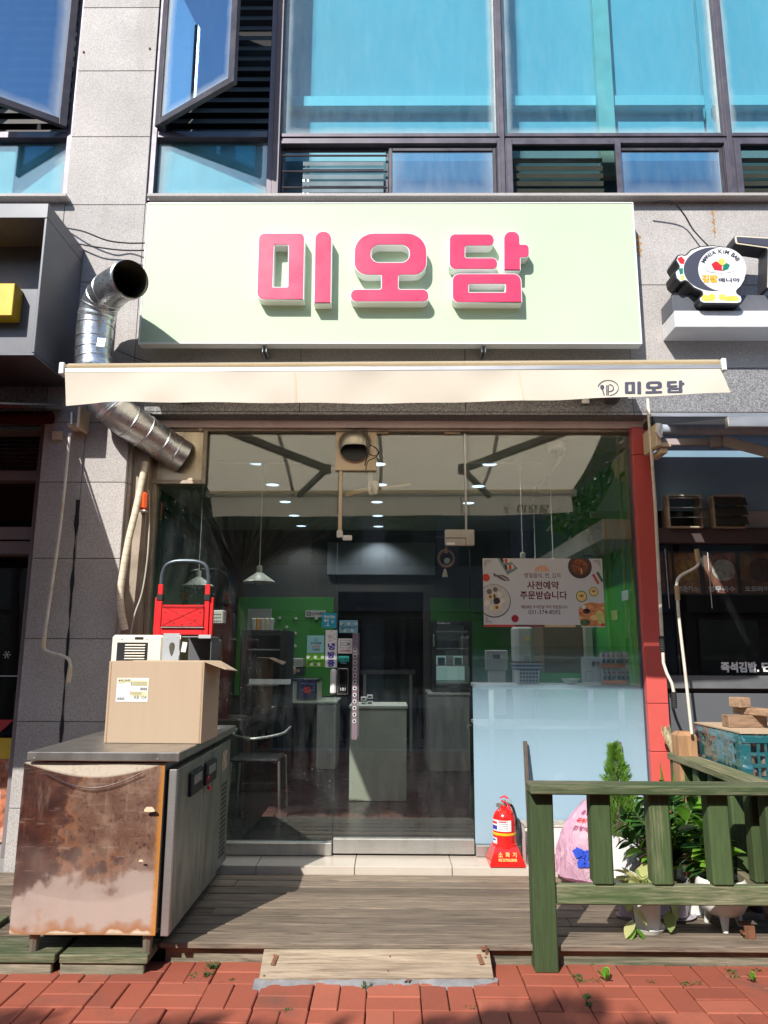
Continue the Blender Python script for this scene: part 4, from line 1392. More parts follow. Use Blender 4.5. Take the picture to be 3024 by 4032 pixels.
# metal plate the duct comes out of
x0, x1, z0, z1 = rect(592, 816, 1688, 1908, -.02)
pl = thing('exhaust_plate', 'stained square metal sheet behind the exhaust duct in the window corner', 'panel', ((x0 + x1) / 2, -.03, z0))
dirtym = brushed('greasy_sheet', (.62, .52, .38), rough=.3, grime=.75, gcol=(.20, .12, .06))
part('sheet', G().box(x0, x1 - .03, -.035, -.025, z0 + .03, z1, .002), dirtym, pl)
part('edge_angle', G().box(x1 - .029, x1, -.05, -.02, z0, z1, .003).box(x0, x1 - .03, -.05, -.02, z0, z0 + .028, .003), JAMB, pl)
q = at(790, 1692, -.06)
part('clip', G().obox(q, (.025, .015, .02), None, .003), CREAMP, pl)

# ================================================================== VENT HOOD OVER THE DOOR
x0, x1, z0, z1 = rect(1321, 1482, 1696, 1853, -.03)
vh = thing('vent_hood', 'cream square vent plate with round steel hood above the glass door', 'vent', ((x0 + x1) / 2, -.03, z0))
part('plate', G().box(x0, x1, -.034, -.006, z0, z1, .003), CREAMP, vh)
hc = at(1398, 1757, -.034)
rr = (x1 - x0) * .40
g = G()
g.lathe([(rr * 1.08, 0), (rr * 1.08, .006), (rr, .012), (rr, .0)], hc, 40, R3('X', 90), False)
part('collar', g, dirtym, vh)
def dome(u, v):
    a = u * 2 * math.pi
    th = v * math.pi / 2
    # dome that bulges forward; its lower half is cut away
    x = rr * math.cos(a) * math.cos(th)
    z = rr * math.sin(a) * math.cos(th)
    return hc + Vector((x, -.012 - rr * .85 * math.sin(th), z))
g = G().grid(dome, 96, 30)
# remove faces in the lower opening
keep = []
for f in g.f:
    cq = sum((g.v[i] for i in f), Vector()) / len(f) - hc
    if cq.z < -rr * .12 and (cq.x / (rr * .86)) ** 2 + ((cq.z + rr * .50) / (rr * .50)) ** 2 < 1 and cq.y < -.02: continue
    keep.append(f)
g.f = keep
g.m = [0] * len(keep)
part('dome', g, brushed('smoky_steel', (.50, .46, .38), rough=.32, grime=.6, gcol=(.12, .09, .06)), vh)
part('duct_dark', G().lathe([(rr * .96, 0), (0, .001)], hc + Vector((0, -.013, 0)), 32, R3('X', 90)), BLACK, vh)
def wig(ps): return cat([at(px, py, y) for (px, py, y) in ps], 6)
g = G().tube(wig([(1433, 1683, -.08), (1446, 1700, -.12), (1443, 1740, -.18), (1450, 1780, -.19), (1442, 1810, -.16), (1437, 1832, -.1)]), .0045, 6)
g.tube(wig([(1446, 1745, -.18), (1480, 1765, -.16), (1492, 1785, -.14), (1470, 1795, -.14), (1443, 1775, -.17), (1460, 1755, -.17), (1488, 1772, -.14), (1480, 1800, -.12), (1450, 1815, -.1), (1440, 1850, -.06)]), .004, 6)
part('cable', g, mat('brown_cable', (.09, .065, .045), .6), vh)
# dried fish tied with white cord
bf = thing('dried_fish', 'dried pollack hung by white cord below the vent plate', 'dried fish', at(1470, 1925, .05))
fm = mat('dried_fish_skin', (.50, .36, .18), .6, 0, .35, 30, bump=.6, bs=60, stretch=(.3, 1, 1))
yk = .06
fp = cat([at(1355, 1950, yk), at(1400, 1938, yk), at(1450, 1928, yk), at(1510, 1920, yk), at(1570, 1913, yk), at(1616, 1908, yk)], 4)
rs = [.006, .03, .034, .03, .028, .03, .026, .024, .022, .02, .02, .018, .017, .015, .013, .012, .011, .010, .009, .012, .016]
part('body', G().tube(fp, [r * 1.05 for r in rs[:len(fp)]], 12, True, .45), fm, bf)
part('jaw', G().tube([at(1353, 1955, yk), at(1375, 1955, yk), at(1405, 1945, yk)], [.004, .012, .006], 8, True, .6), mat('fish_head', (.20, .11, .06), .6), bf)
cordm = mat('white_cord', (.80, .76, .66), .9, 0, .06, 40, bump=.5, bs=120)
part('cord', G().tube([at(1459, 1850, yk), at(1458, 1905, yk)], .022, 10, True, .5), cordm, bf)
part('knot', G().tube(cat([at(1452, 1905, yk - .03), at(1480, 1902, yk - .045), at(1484, 1920, yk - .045), at(1466, 1944, yk - .04), at(1455, 1935, yk - .045), at(1458, 1905, yk - .05)], 4), .017, 8).tube(cat([at(1470, 1900, yk - .05), at(1474, 1925, yk - .055), at(1480, 1945, yk - .045)], 4), .02, 8), cordm, bf)
# rattan ring ornament with tassel
ro = thing('ring_ornament', 'rattan ring ornament with a straw tassel hanging on the glass door', 'ornament', at(1757, 2240, .03))
rc = at(1757, 2200, .03)
ring = [rc + Vector((.056 * math.cos(a * math.pi / 16), 0, .060 * math.sin(a * math.pi / 16))) for a in range(33)]
wicker = mat('rattan', (.24, .115, .05), .6, 0, .25, 60)
part('ring', G().tube(ring, .009, 10), wicker, ro)
part('hanger', G().tube([at(1757, 2150, .03), at(1757, 2175, .03)], .008, 8).obox(at(1757, 2170, .02), (.022, .02, .03), None, .005), mat('straw_tie', (.45, .28, .10), .8), ro)
part('charm', G().lathe([(.022, -.003), (.022, .003)], at(1760, 2208, .025), 20, R3('X', 90)), mat('grey_charm', (.35, .38, .38), .4), ro)
part('tassel', G().lathe([(.004, 0), (.010, -.01), (.014, -.03), (.022, -.058)], at(1752, 2240, .03), 12), mat('straw_tassel', (.62, .58, .46), .9, 0, .2, 60, stretch=(1, 1, .1)), ro)
g = G()
for k in range(9):
    a = rad(-20 + k * 17)
    p = at(1790, 2165, .04)
    d = Vector((math.cos(a), 0, math.sin(a) * .6 - .1))
    g.add([p, p + d * .05 + Vector((0, 0, .006)), p + d * .09, p + d * .05 - Vector((0, 0, .006))], [(0, 1, 2, 3)])
part('leaf_spray', g, mat('dark_frond', (.02, .04, .035), .6), ro, smooth=0)
# alarm lamp, conduit, cables at the left jamb
x0, x1, z0, z1 = rect(552, 586, 1942, 2012, -.14)
al = thing('alarm_lamp', 'orange red alarm lamp on the left window jamb', 'lamp', ((x0 + x1) / 2, -.14, z0))
part('lens', G().box(x0, x1, -.20, -.135, z0, z1, .016), ORANGE, al)
part('base', G().box(x0 + .004, x1 - .004, -.19, -.132, z0 - .012, z0, .003), WHITE, al)
cm = mat('wrapped_conduit', (.66, .58, .46), .8, 0, .1, 10, dirt=.4, dcol=(.3, .22, .14), ds=8)
ck = cat([at(572, 1820, -.16), at(558, 1900, -.18), at(532, 2020, -.22), at(508, 2120, -.25), at(488, 2230, -.27), at(474, 2330, -.28), at(478, 2410, -.28), at(492, 2480, -.27)], 10)
WRAPE = mat('wrap_edge_tone', (.45, .37, .27), .8)
cn = thing('pipe_conduit', 'cream wrapped pipe running down beside the stone pilaster', 'pipe', at(490, 2480, -.27))
part('pipe', G().tube(ck, .024, 14), cm, cn)
for i in range(3, len(ck) - 2, 3):
    t = (ck[i + 1] - ck[i - 1]).normalized()
    part('wrap_edge', G().tube([ck[i] - t * .0015, ck[i] + t * .0015], .0249, 14, False), WRAPE, cn)
single('thin_cable', G().tube(cat([at(585, 1930, -.12), at(588, 2060, -.12), at(580, 2200, -.14), at(560, 2330, -.16), at(530, 2420, -.2), at(515, 2500, -.22)], 8), .006, 8), mat('grey_cable', (.45, .42, .38), .5), 'thin grey cable hanging down beside the alarm lamp', 'cable')
for k, ps in enumerate(([(260, 898, -.24), (330, 912, -.3), (420, 946, -.3), (500, 957, -.28), (575, 957, -.33)], [(292, 957, -.24), (380, 973, -.28), (480, 985, -.28), (575, 986, -.33)])):
    single('wall_cable', G().tube(cat([at(*p) for p in ps], 8), .0055, 6), BLACK, ('upper' if k == 0 else 'lower') + ' of two black cables strung from the dark sign to the green sign', 'cable', 'cables between the signs')
single('wall_cable', G().tube(cat([at(2560, 795, -.32), at(2640, 792, -.34), at(2690, 840, -.3), at(2730, 905, -.27), at(2790, 970, -.3)], 8), .006, 6), BLACK, 'black cable drooping from the window ledge to the round sign', 'cable', 'cables between the signs')
single('tie_wire', G().tube(cat([at(462, 1380, -.3), at(500, 1395, -.26), at(540, 1412, -.25), at(590, 1425, -.25)], 6), .003, 6), BLACK, 'thin wire tying the vertical duct to the wall', 'wire')
# ================================================================== STICKERS AND POSTER ON THE GLASS
def sticker(name, px0, px1, py0, py1, m, label, y=-.0075, r=.004, cat_='sticker', t=.0012, grp='stickers on the shop glass'):
    x0, x1, z0, z1 = rect(px0, px1, py0, py1, y)
    o = thing(name, label, cat_, ((x0 + x1) / 2, y, z0), grp)
    lp = fillet([(x0, z0, r), (x1, z0, r), (x1, z1, r), (x0, z1, r)], 4)
    part('sheet', G().prism([(a, y, b) for a, b in lp], (0, t, 0)), m, o)
    return o, x0, x1, z0, z1, y - .0006
def sub_rect(o, name, x0, x1, z0, z1, u0, u1, v0, v1, y, m, r=0):
    """flat print inside a sheet: u to the right, v downwards, both 0 to 1"""
    a, b = x0 + (x1 - x0) * u0, x0 + (x1 - x0) * u1
    c_, d = z1 - (z1 - z0) * v1, z1 - (z1 - z0) * v0
    if r: lp = fillet([(a, c_, r), (b, c_, r), (b, d, r), (a, d, r)], 5)
    else: lp = [(a, c_), (b, c_), (b, d), (a, d)]
    return part(name, G().add([(p, y, q) for p, q in lp], [list(range(len(lp)))]), m, o, smooth=0)
def sub_text(o, body, x0, x1, z0, z1, u0, u1, v0, v1, y, m, bold=.02, name='print'):
    return part(name, text(G(), body, x0 + (x1 - x0) * u0, x0 + (x1 - x0) * u1, z1 - (z1 - z0) * v1, z1 - (z1 - z0) * v0, y, bold), m, o, smooth=0)
def disc(o, name, cx, cz, rx, rz, y, m, a0=0, a1=360, n=28):
    pts = [(cx + rx * math.cos(rad(a0 + (a1 - a0) * k / n)), y, cz + rz * math.sin(rad(a0 + (a1 - a0) * k / n))) for k in range(n + (0 if a1 - a0 == 360 else 1))]
    return part(name, G().add(pts, [list(range(len(pts)))]), m, o, smooth=0)
CY = mat('cyan_print', (.02, .32, .50), .5, 0, .03)
LC = mat('light_cyan_print', (.30, .62, .66), .5, 0, .05)
SKYB = mat('sky_blue_print', (.26, .58, .82), .5, 0, .06)
GRP = mat('green_print', (.18, .55, .06), .5, 0, .06)
TEALP = mat('teal_print', (.02, .42, .38), .5)
# blue mask notice
o, x0, x1, z0, z1, y = sticker('notice_sticker', 1267, 1325, 2414, 2472, CY, 'small blue square sticker with white Hangul at the top left of the door')
sub_text(o, '마스크는', x0, x1, z0, z1, .15, .9, .14, .36, y, PAPER, .03)
sub_text(o, '필수', x0, x1, z0, z1, .15, .5, .40, .60, y, PAPER, .03)
disc(o, 'print', x0 + .74 * (x1 - x0), z0 + .42 * (z1 - z0), .009, .012, y, LC)
sub_rect(o, 'print', x0, x1, z0, z1, .22, .55, .84, .87, y, PAPER)
sub_rect(o, 'print', x0, x1, z0, z1, .40, .45, .62, .84, y, PAPER)
# dream card stickers
def cardst(px0, px1, py0, py1, m, m2, label):
    o, x0, x1, z0, z1, y = sticker('card_sticker', px0, px1, py0, py1, m, label)
    for k in range(10):
        cx = x0 + (x1 - x0) * (.1 + .2 * (k % 5))
        cz = z1 - (z1 - z0) * (.27 if k < 5 else .83)
        disc(o, 'print', cx, cz, (x1 - x0) * .085, (x1 - x0) * .085, y, m2 if k % 2 else PAPER)
    y -= .0004
    sub_text(o, 'Dream card', x0, x1, z0, z1, .33, .93, .45, .62, y, INK, .02)
    g = G()
    pts = [(x0 + (x1 - x0) * u, z1 - (z1 - z0) * v) for u, v in ((.26, .33), (.16, .42), (.11, .58), (.14, .70), (.22, .72), (.27, .66), (.27, .58), (.20, .58))]
    for a, b in zip(pts[:-1], pts[1:]):
        d = Vector((b[0] - a[0], 0, b[1] - a[1])).normalized()
        n = Vector((-d.z, 0, d.x)) * .0022
        A, B = Vector((a[0], y, a[1])), Vector((b[0], y, b[1]))
        g.quad(A - n - d * .001, B - n + d * .001, B + n + d * .001, A + n - d * .001)
    part('print', g, INK, o, smooth=0)
cardst(1336, 1409, 2442, 2492, SKYB, LC, 'blue and white checked card sticker at the top of the glass door')
cardst(1206, 1277, 2573, 2625, GRP, LEAF_NEW, 'green checked card sticker left of the tall white notice')
# local currency sticker
o, x0, x1, z0, z1, y = sticker('currency_sticker', 1209, 1276, 2502, 2571, LC, 'pale turquoise rounded sticker with dark and red Hangul lines')
sub_text(o, 'G1', x0, x1, z0, z1, .43, .62, .16, .34, y, TEALP, .04)
sub_text(o, '경기지역화폐', x0, x1, z0, z1, .2, .84, .38, .52, y, INKN, .02)
sub_text(o, '오색전', x0, x1, z0, z1, .3, .74, .57, .71, y, INKR, .02)
sub_text(o, '가맹점', x0, x1, z0, z1, .3, .74, .74, .88, y, INK, .02)
# tall white air-conditioning notice
o, x0, x1, z0, z1, y = sticker('cooling_notice', 1281, 1328, 2481, 2628, PAPER, 'tall white notice with three blue Hangul characters', r=.001)
for k, ch in enumerate('냉방중'):
    sub_text(o, ch, x0, x1, z0, z1, .2, .8, .35 + .222 * k, .54 + .222 * k, y, INKB, .05)
disc(o, 'print', (x0 + x1) / 2, z1 - .045 * (z1 - z0), .003, .003, y, INK)
g = G()
for a, b in (((.15, .12), (.35, .20)), ((.35, .20), (.62, .14)), ((.62, .14), (.85, .10)), ((.25, .28), (.55, .19)), ((.22, .31), (.86, .24)), ((.55, .19), (.85, .24)), ((.2, .22), (.45, .12)), ((.3, .12), (.5, .22))):
    A = Vector((x0 + (x1 - x0) * a[0], y, z1 - (z1 - z0) * a[1])); B = Vector((x0 + (x1 - x0) * b[0], y, z1 - (z1 - z0) * b[1]))
    d = (B - A).normalized(); n = Vector((-d.z, 0, d.x)) * .0008
    g.quad(A - n, B - n, B + n, A + n)
part('print', g, INK, o, smooth=0)
# CCTV sticker
o, x0, x1, z0, z1, y = sticker('camera_sticker', 1331, 1387, 2514, 2573, PAPER, 'white square sticker with a camera pictogram beside the pull strip', y=-.0135)
part('print', frame_rect(x0 + .15 * (x1 - x0), x1 - .13 * (x1 - x0), z0 + .36 * (z1 - z0), z1 - .1 * (z1 - z0), .0022, y - .0002, y), INKN, o)
part('print', frame_rect(x0 + .25 * (x1 - x0), x1 - .32 * (x1 - x0), z0 + .52 * (z1 - z0), z1 - .28 * (z1 - z0), .0028, y - .0002, y), INKN, o)
sub_rect(o, 'print', x0, x1, z0, z1, .68, .8, .36, .40, y, INKN); sub_rect(o, 'print', x0, x1, z0, z1, .72, .8, .28, .46, y - .0002, INKN)
sub_text(o, 'CCTV녹화중', x0, x1, z0, z1, .15, .85, .74, .9, y, INKR, .03)
o, x0, x1, z0, z1, y = sticker('pull_sticker', 1333, 1374, 2583, 2605, TEALP, 'tiny teal pull sticker above the door lock', y=-.0135, r=.002)
sub_text(o, '당기세요', x0, x1, z0, z1, .08, .92, .18, .82, y, INK, .03)
part('print', text(G(), 'PULL', x0 + .016, x1 - .016, z0 - .014, z0 - .004, y + .001, .01), LC, o, smooth=0)
# ---- food poster
poster = mat('poster_paper', (.60, .60, .61), .45, 0, .03, 2)
yp = -.0085
pt0 = rect(1902, 2378, 2200, 2468, yp)
o, x0, x1, z0, z1, y = sticker('food_poster', 1903, 2377, 2199, 2469, poster, 'wide white holiday food poster with dishes and Hangul on the right pane', y=yp, r=.001, cat_='poster', grp=None)
W, H = x1 - x0, z1 - z0
def PX(u): return x0 + W * u
def PZ(v): return z1 - H * v
sub_text(o, '명절음식, 전, 김치', x0, x1, z0, z1, .345, .645, .215, .29, y, INKM, .0)
sub_text(o, '사전예약', x0, x1, z0, z1, .365, .63, .335, .455, y, INKM, .022)
sub_text(o, '주문받습니다', x0, x1, z0, z1, .305, .695, .48, .60, y, INKM, .022)
sub_text(o, '9월28일 추석전날 까지 영업합니다', x0, x1, z0, z1, .31, .695, .685, .735, y, INKM, .008)
sub_text(o, '031-374-8592', x0, x1, z0, z1, .37, .635, .755, .815, y, INKN, .004)
SUNP = mat('peach_print', (.72, .40, .28), .5, 0, .1)
disc(o, 'print', PX(.495), PZ(.19), W * .062, W * .052, y + .0002, SUNP, 0, 180)
PK = [mat('poster_' + n, c_, .5, 0, v_, 30) for n, c_, v_ in (('plate', (.56, .52, .48), .1), ('rim', (.05, .045, .045), .1), ('black', (.05, .03, .03), .5), ('tomato', (.62, .06, .035), .1),
      ('apple', (.33, .02, .03), .15), ('fish', (.17, .13, .14), .2), ('tray', (.20, .27, .28), .1), ('squash', (.76, .55, .20), .1), ('squash_rim', (.10, .19, .05), .1), ('jeon', (.60, .24, .09), .4),
      ('zucchini', (.55, .55, .18), .2), ('greens', (.07, .12, .05), .5), ('noodle', (.26, .09, .04), .6), ('stripe_red', (.55, .07, .05), .1), ('stripe_dark', (.18, .06, .06), .1), ('stripe_sand', (.62, .45, .26), .1), ('stripe_green', (.07, .15, .06), .1), ('cream', (.72, .66, .55), .1))]
PL, RIM, BLK, TOM, APP, FSH, TRY, SQ, SQR, JEO, ZUC, GRN, NOO, S1, S2, S3, S4, CRM = PK
def pd(u, v, ru, m, dy=0, rv=None, a0=0, a1=360):
    return disc(o, 'print', PX(u), PZ(v), W * ru, W * (rv or ru), y - .0003 * dy, m, a0, a1)
def half_left(u, v, ru, m, dy):
    # disc clipped by the poster's left edge
    pts = []
    for k in range(60):
        a = 2 * math.pi * k / 60
        pts.append((max(PX(u) + W * ru * math.cos(a), x0), PZ(v) + W * ru * math.sin(a)))
    part('print', G().add([(p, y - .0003 * dy, q) for p, q in pts], [list(range(60))]), m, o, smooth=0)
half_left(.088, .625, .138, RIM, 0); half_left(.088, .62, .132, PL, 1)
for (u, v, r_, m) in ((.05, .49, .022, FSH), (.10, .46, .02, FSH), (.135, .53, .02, CRM), (.03, .66, .025, CRM), (.13, .68, .022, CRM), (.07, .72, .02, CRM), (.16, .62, .02, CRM)): pd(u, v, r_, m, 2)
for (u, v, a, m) in ((.065, .56, 25, SQ), (.105, .72, 15, SQ)):
    g = G().obox((PX(u), y - .0012, PZ(v)), (W * .06, .0002, W * .035), R3('Y', -a)); part('print', g, m, o)
pd(.11, .625, .028, BLK, 4); pd(.10, .645, .016, BLK, 5)
pd(.057, .565, .012, NOO, 5); pd(.11, .72, .013, NOO, 5); pd(.092, .555, .01, GRN, 5, .018)
half_left(.025, .285, .032, TOM, 1)
for (p, m, d) in (([(.125, 0), (.21, 0), (.295, .15), (.205, .245)], TRY, 1), ([(.145, .0), (.22, .0), (.235, .06), (.17, .07)], CRM, 2), ([(.18, .11), (.255, .09), (.262, .15), (.2, .17)], CRM, 2), ([(.145, .0), (.17, .0), (.18, .06), (.16, .06)], BLK, 3), ([(.178, .10), (.2, .10), (.21, .16), (.19, .165)], BLK, 3)):
    part('print', G().add([(PX(u), y - .0003 * d, PZ(v)) for u, v in p], [list(range(len(p)))]), m, o, smooth=0)
pd(.195, .035, .012, TOM, 4, .018); pd(.228, .13, .012, TOM, 4, .02)
fish = [(.085, .215), (.10, .225), (.12, .245), (.17, .245), (.21, .285), (.222, .335), (.18, .335), (.145, .31), (.115, .275), (.09, .265)]
part('print', G().add([(PX(u), y - .0003, PZ(v)) for u, v in fish], [list(range(len(fish)))]), FSH, o, smooth=0)
for k in range(4): part('print', G().obox((PX(.155 + .015 * k), y - .0008, PZ(.27 + .016 * k)), (W * .004, .0002, W * .022), R3('Y', -38)), CRM, o)
pd(.258, .88, .030, APP, 1)
def clip_top(u, v, ru, m, dy):
    pts = []
    for k in range(60):
        a = 2 * math.pi * k / 60
        pts.append((PX(u) + W * ru * math.cos(a), min(PZ(v) + W * ru * math.sin(a), z1)))
    part('print', G().add([(p, y - .0003 * dy, q) for p, q in pts], [list(range(60))]), m, o, smooth=0)
clip_top(.812, .12, .099, RIM, 1); clip_top(.812, .11, .09, mat('poster_bowl', (.10, .05, .04), .4), 2); pd(.812, .12, .066, NOO, 3)
for k in range(16):
    a = random.uniform(0, 6.28); r_ = random.uniform(0, .05)
    g = G().obox((PX(.812) + W * r_ * math.cos(a), y - .0013 - .00005 * k, PZ(.12) + W * r_ * math.sin(a)), (W * .05, .0001, W * .006), R3('Y', random.uniform(0, 180)))
    part('print', g, random.choice([TOM, BLK, GRN, NOO, SQ]), o)
for (u, v, m) in ((.94, .30, S1), (.985, .27, S4)):
    part('print', G().obox((PX(min(u, .975)), y - .0004, PZ(v)), (W * .022, .0002, W * .09), R3('Y', -28)), m, o)
for (u, v, r_) in ((.815, .555, .047), (.917, .485, .039)):
    pd(u, v, r_, SQR, 1); pd(u, v, r_ * .85, SQ, 2)
    for a in (-50, 0, 50): part('print', G().obox((PX(u + .013 * math.sin(rad(a))), y - .0011, PZ(v + .005) + W * .01 * math.cos(rad(a))), (W * .007, .0002, W * .02), R3('Y', a)), S2, o)
fd = [(.785, .76), (.80, .70), (.85, .655), (.90, .64), (.96, .66), (1.0, .645), (1.0, .985), (.80, .985), (.79, .88)]
part('print', G().add([(PX(u), y - .0003, PZ(v)) for u, v in fd], [list(range(len(fd)))]), JEO, o, smooth=0)
for (u, v, r_, m, d) in ((.85, .77, .03, BLK, 2), (.835, .93, .04, GRN, 2), (.88, .72, .035, mat('poster_jeon2', (.72, .32, .14), .4, 0, .3, 40), 2), (.91, .86, .03, SQ, 2), (.955, .80, .03, ZUC, 3), (.962, .845, .03, ZUC, 4), (.965, .885, .03, ZUC, 5), (.97, .92, .028, ZUC, 6), (.98, .965, .018, S1, 7), (.985, .72, .014, SQ, 3), (.83, .71, .022, CRM, 2), (.80, .80, .014, S1, 3), (.80, .86, .012, SQ, 3)):
    pd(u, v, r_, m, d, r_ * .72)
for (u0, u1, m) in ((.0, .25, S1), (.25, .5, S2), (.5, .755, S3), (.755, .80, S4)): sub_rect(o, 'print', x0, x1, z0, z1, u0, u1, .968, 1.0, y, m)
fl = mat('poster_faint', (.57, .54, .52), .5)
for (cu, cv, su, sv) in ((.015, .025, 1, 1), (.985, .025, -1, 1), (.015, .945, 1, -1)):
    for k in range(3):
        l = .06 - .016 * k
        d = .008 * k
        a = sorted((cu + su * d, cu + su * (d + l))); b_ = sorted((cv + sv * d * 1.8, cv + sv * (d * 1.8 + .005)))
        sub_rect(o, 'print', x0, x1, z0, z1, a[0], a[1], b_[0], b_[1], y, FSH)
        a = sorted((cu + su * d, cu + su * (d + .003))); b_ = sorted((cv + sv * d * 1.8, cv + sv * (d * 1.8 + l * 1.7)))
        sub_rect(o, 'print', x0, x1, z0, z1, a[0], a[1], b_[0], b_[1], y - .0002, FSH)

# ================================================================== INTERIOR
lensm = emis('downlight_lens', (.62, .80, 1.0), 1.5)
lensoff = emis('downlight_lens_dim', (.72, .84, 1.0), 1.0)
names = ['nearest the glass', 'second from the glass', 'third from the glass', 'fourth from the glass', 'farthest from the glass']
DL = [('left', [(1013, 1825), (1073, 1909), (1123, 1976), (1158, 2030), (1186, 2071)]), ('middle', [(1490, 1828), (1498, 1909), (1484, 1977), (1487, 2031), (1490, 2073)]), ('right', [(1928, 1828), (1883, 1915), (1845, 1981)])]
for rown, lst in DL:
    for k, (px, py) in enumerate(lst):
        p = atz(px, py, ZC)
        o = thing('downlight', 'lit round ceiling downlight in the %s row, %s' % (rown, names[k]), 'ceiling light', p, 'ceiling downlights')
        part('trim', G().lathe([(.062, -.001), (.074, -.004), (.074, .0)], p, 28, None, False), WHITE, o)
        part('lens', G().lathe([(.061, -.0005), (.0, -.0035)], p, 28), lensm if k != 0 or rown != 'left' else lensoff, o)
        sl = bpy.data.lights.new('downlight_lamp', 'SPOT')
        sl.energy = 22
        sl.spot_size = rad(125)
        sl.spot_blend = .6
        sl.shadow_soft_size = .05
        sl.color = (.92, .96, 1.0)
        so = bpy.data.objects.new('downlight_lamp', sl)
        COL.objects.link(so)
        so.parent = o
        so.location = (0, 0, -.012)
def pendant(px, pyb, pyt, Y, label, sc=1.0):
    p = at(px, pyb, Y)
    o = thing('pendant_lamp', label, 'pendant lamp', p, 'pendant lamps')
    part('shade', G().lathe([(.014 * sc, .135 * sc), (.022 * sc, .13 * sc), (.022 * sc, .08 * sc), (.03 * sc, .075 * sc), (.128 * sc, .006 * sc), (.132 * sc, 0), (.127 * sc, .001 * sc), (.03 * sc, .07 * sc)], p, 36, None, False), LAMPW, o)
    part('bulb', G().lathe([(.0, -.028 * sc), (.025 * sc, -.022 * sc), (.04 * sc, -.003 * sc), (.043 * sc, .012 * sc), (.03 * sc, .035 * sc), (.014 * sc, .055 * sc)], p, 20), mat('frosted_bulb_' + str(px), (.55, .56, .55), .2), o)
    part('cord', G().tube([p + Vector((0, 0, .13 * sc)), Vector((p.x, p.y, ZC - .05))], .004, 6), WHITE, o)
    part('adapter', G().tube([Vector((p.x, p.y, ZC - .065)), Vector((p.x, p.y, ZC - .018))], .018, 10), WHITE, o)
    return o
pendant(1020, 2292, 0, .75, 'pale enamel pendant lamp hanging clear in the left pane')
pendant(780, 2308, 0, 1.05, 'pale enamel pendant lamp partly behind the red hand truck')
for (px, py, Y, nm) in ((2060, 2240, .75, 'left of the three hidden by the poster'), (2110, 2260, 1.5, 'middle of the three hidden by the poster'), (2180, 2260, .95, 'right of the three hidden by the poster')):
    pendant(px, py, 0, Y, 'pendant lamp on a white cord, ' + nm)
def track(a, b, lab):
    single('light_track', G().box(min(a.x, b.x), max(a.x, b.x), min(a.y, b.y), max(a.y, b.y), ZC - .018, ZC - .001, .002), WHITE, lab, 'light track')
p = atz(1000, 1775, ZC)
track(Vector((atz(830, 1773, ZC).x, .735, 0)), Vector((atz(1170, 1773, ZC).x, .765, 0)), 'white ceiling light track behind the left pane')
track(Vector((atz(1850, 1768, ZC).x, .735, 0)), Vector((atz(2170, 1768, ZC).x, .765, 0)), 'white ceiling light track behind the right pane')
p0, p1 = atz(2225, 1780, ZC), atz(2110, 1925, ZC)
single('light_track', G().bar((p0.x, p0.y, ZC - .01), (p1.x, p1.y, ZC - .01), .03, .018, .002), WHITE, 'slanting white ceiling light track by the dome camera', 'light track')
p = atz(2192, 1745, ZC)
dc = thing('dome_camera', 'white dome security camera on the ceiling at the right', 'camera', p)
part('housing', G().lathe([(.075, 0), (.07, -.05), (.05, -.062)], p, 28), WHITE, dc)
part('dome', G().lathe([(.048, -.062), (.044, -.085), (.03, -.10), (0, -.108)], p, 24), mat('dome_smoke', (.12, .12, .11), .1), dc)
p = atz(1118, 1945, ZC)
single('ceiling_diffuser', G().lathe([(.17, -.002), (.15, -.015), (.13, -.004), (.10, -.016), (.07, -.005), (.0, -.014)], p, 32), CEIL, 'round ceiling air diffuser behind the left awning arm', 'vent')
# back wall furniture
def wbox(name, label, cat_, px0, px1, py0, py1, Y, dp, m, b=.004, grp=None):
    x0, x1, z0, z1 = rect(px0, px1, py0, py1, Y)
    return single(name, G().box(x0, x1, Y, Y + dp, z0, z1, b), m, label, cat_, grp)
x0, x1, z0, z1 = rect(1289, 1714, 2136, 2263, YBW - .06)
mb = thing('menu_board', 'blank blue grey menu board above the kitchen opening', 'board', ((x0 + x1) / 2, YBW - .05, z0))
part('sheet', G().box(x0, x1, YBW - .06, YBW - .002, z0, z1, .003), mat('dim_menu', (.19, .215, .235), .35, 0, .15, 2), mb)
part('pin', G().obox((x0 + .03, YBW - .062, z1 - .03), (.012, .004, .012)).obox((x1 - .03, YBW - .062, z1 - .03), (.012, .004, .012)), BLACK, mb)
gp1 = thing('green_wall_panel', 'green wall panel with hanging pegs left of the kitchen opening', 'wall panel', (X(1140, 2500, YBW - .03), YBW, .9))
x0, x1, z0, z1 = rect(930, 1312, 2352, 2740, YBW - .03)
part('sheet', G().box(x0, x1, YBW - .03, YBW - .001, z0, z1, .002), GREEN, gp1)
for (px, py) in ((1102, 2434), (1165, 2436), (1130, 2470), (1098, 2490), (1163, 2493), (1096, 2540), (1162, 2544), (1246, 2436)):
    q = at(px, py, YBW - .032)
    part('peg', G().lathe([(.020, 0), (.02, .02), (0, .024)], q, 18, R3('X', 90)), COUNTER, gp1)
for (px, py) in ((1133, 2487), (1112, 2530)):
    q = at(px, py, YBW - .05)
    part('shelf', G().obox(q, (.09, .03, .012), None, .002), COUNTER, gp1)
gp2 = single('green_wall_panel', G().box(*rect(1697, 2060, 2355, 2700, YBW - .03)[:2], YBW - .03, YBW - .001, *rect(1697, 2060, 2355, 2700, YBW - .03)[2:], .002), GREEN, 'green wall panel behind the black display refrigerator', 'wall panel')
x0, x1, z0, z1 = rect(1202, 1281, 2403, 2430, YBW - .05)
o = thing('camera_notice', 'white camera notice on the green back wall', 'notice', ((x0 + x1) / 2, YBW - .04, z0))
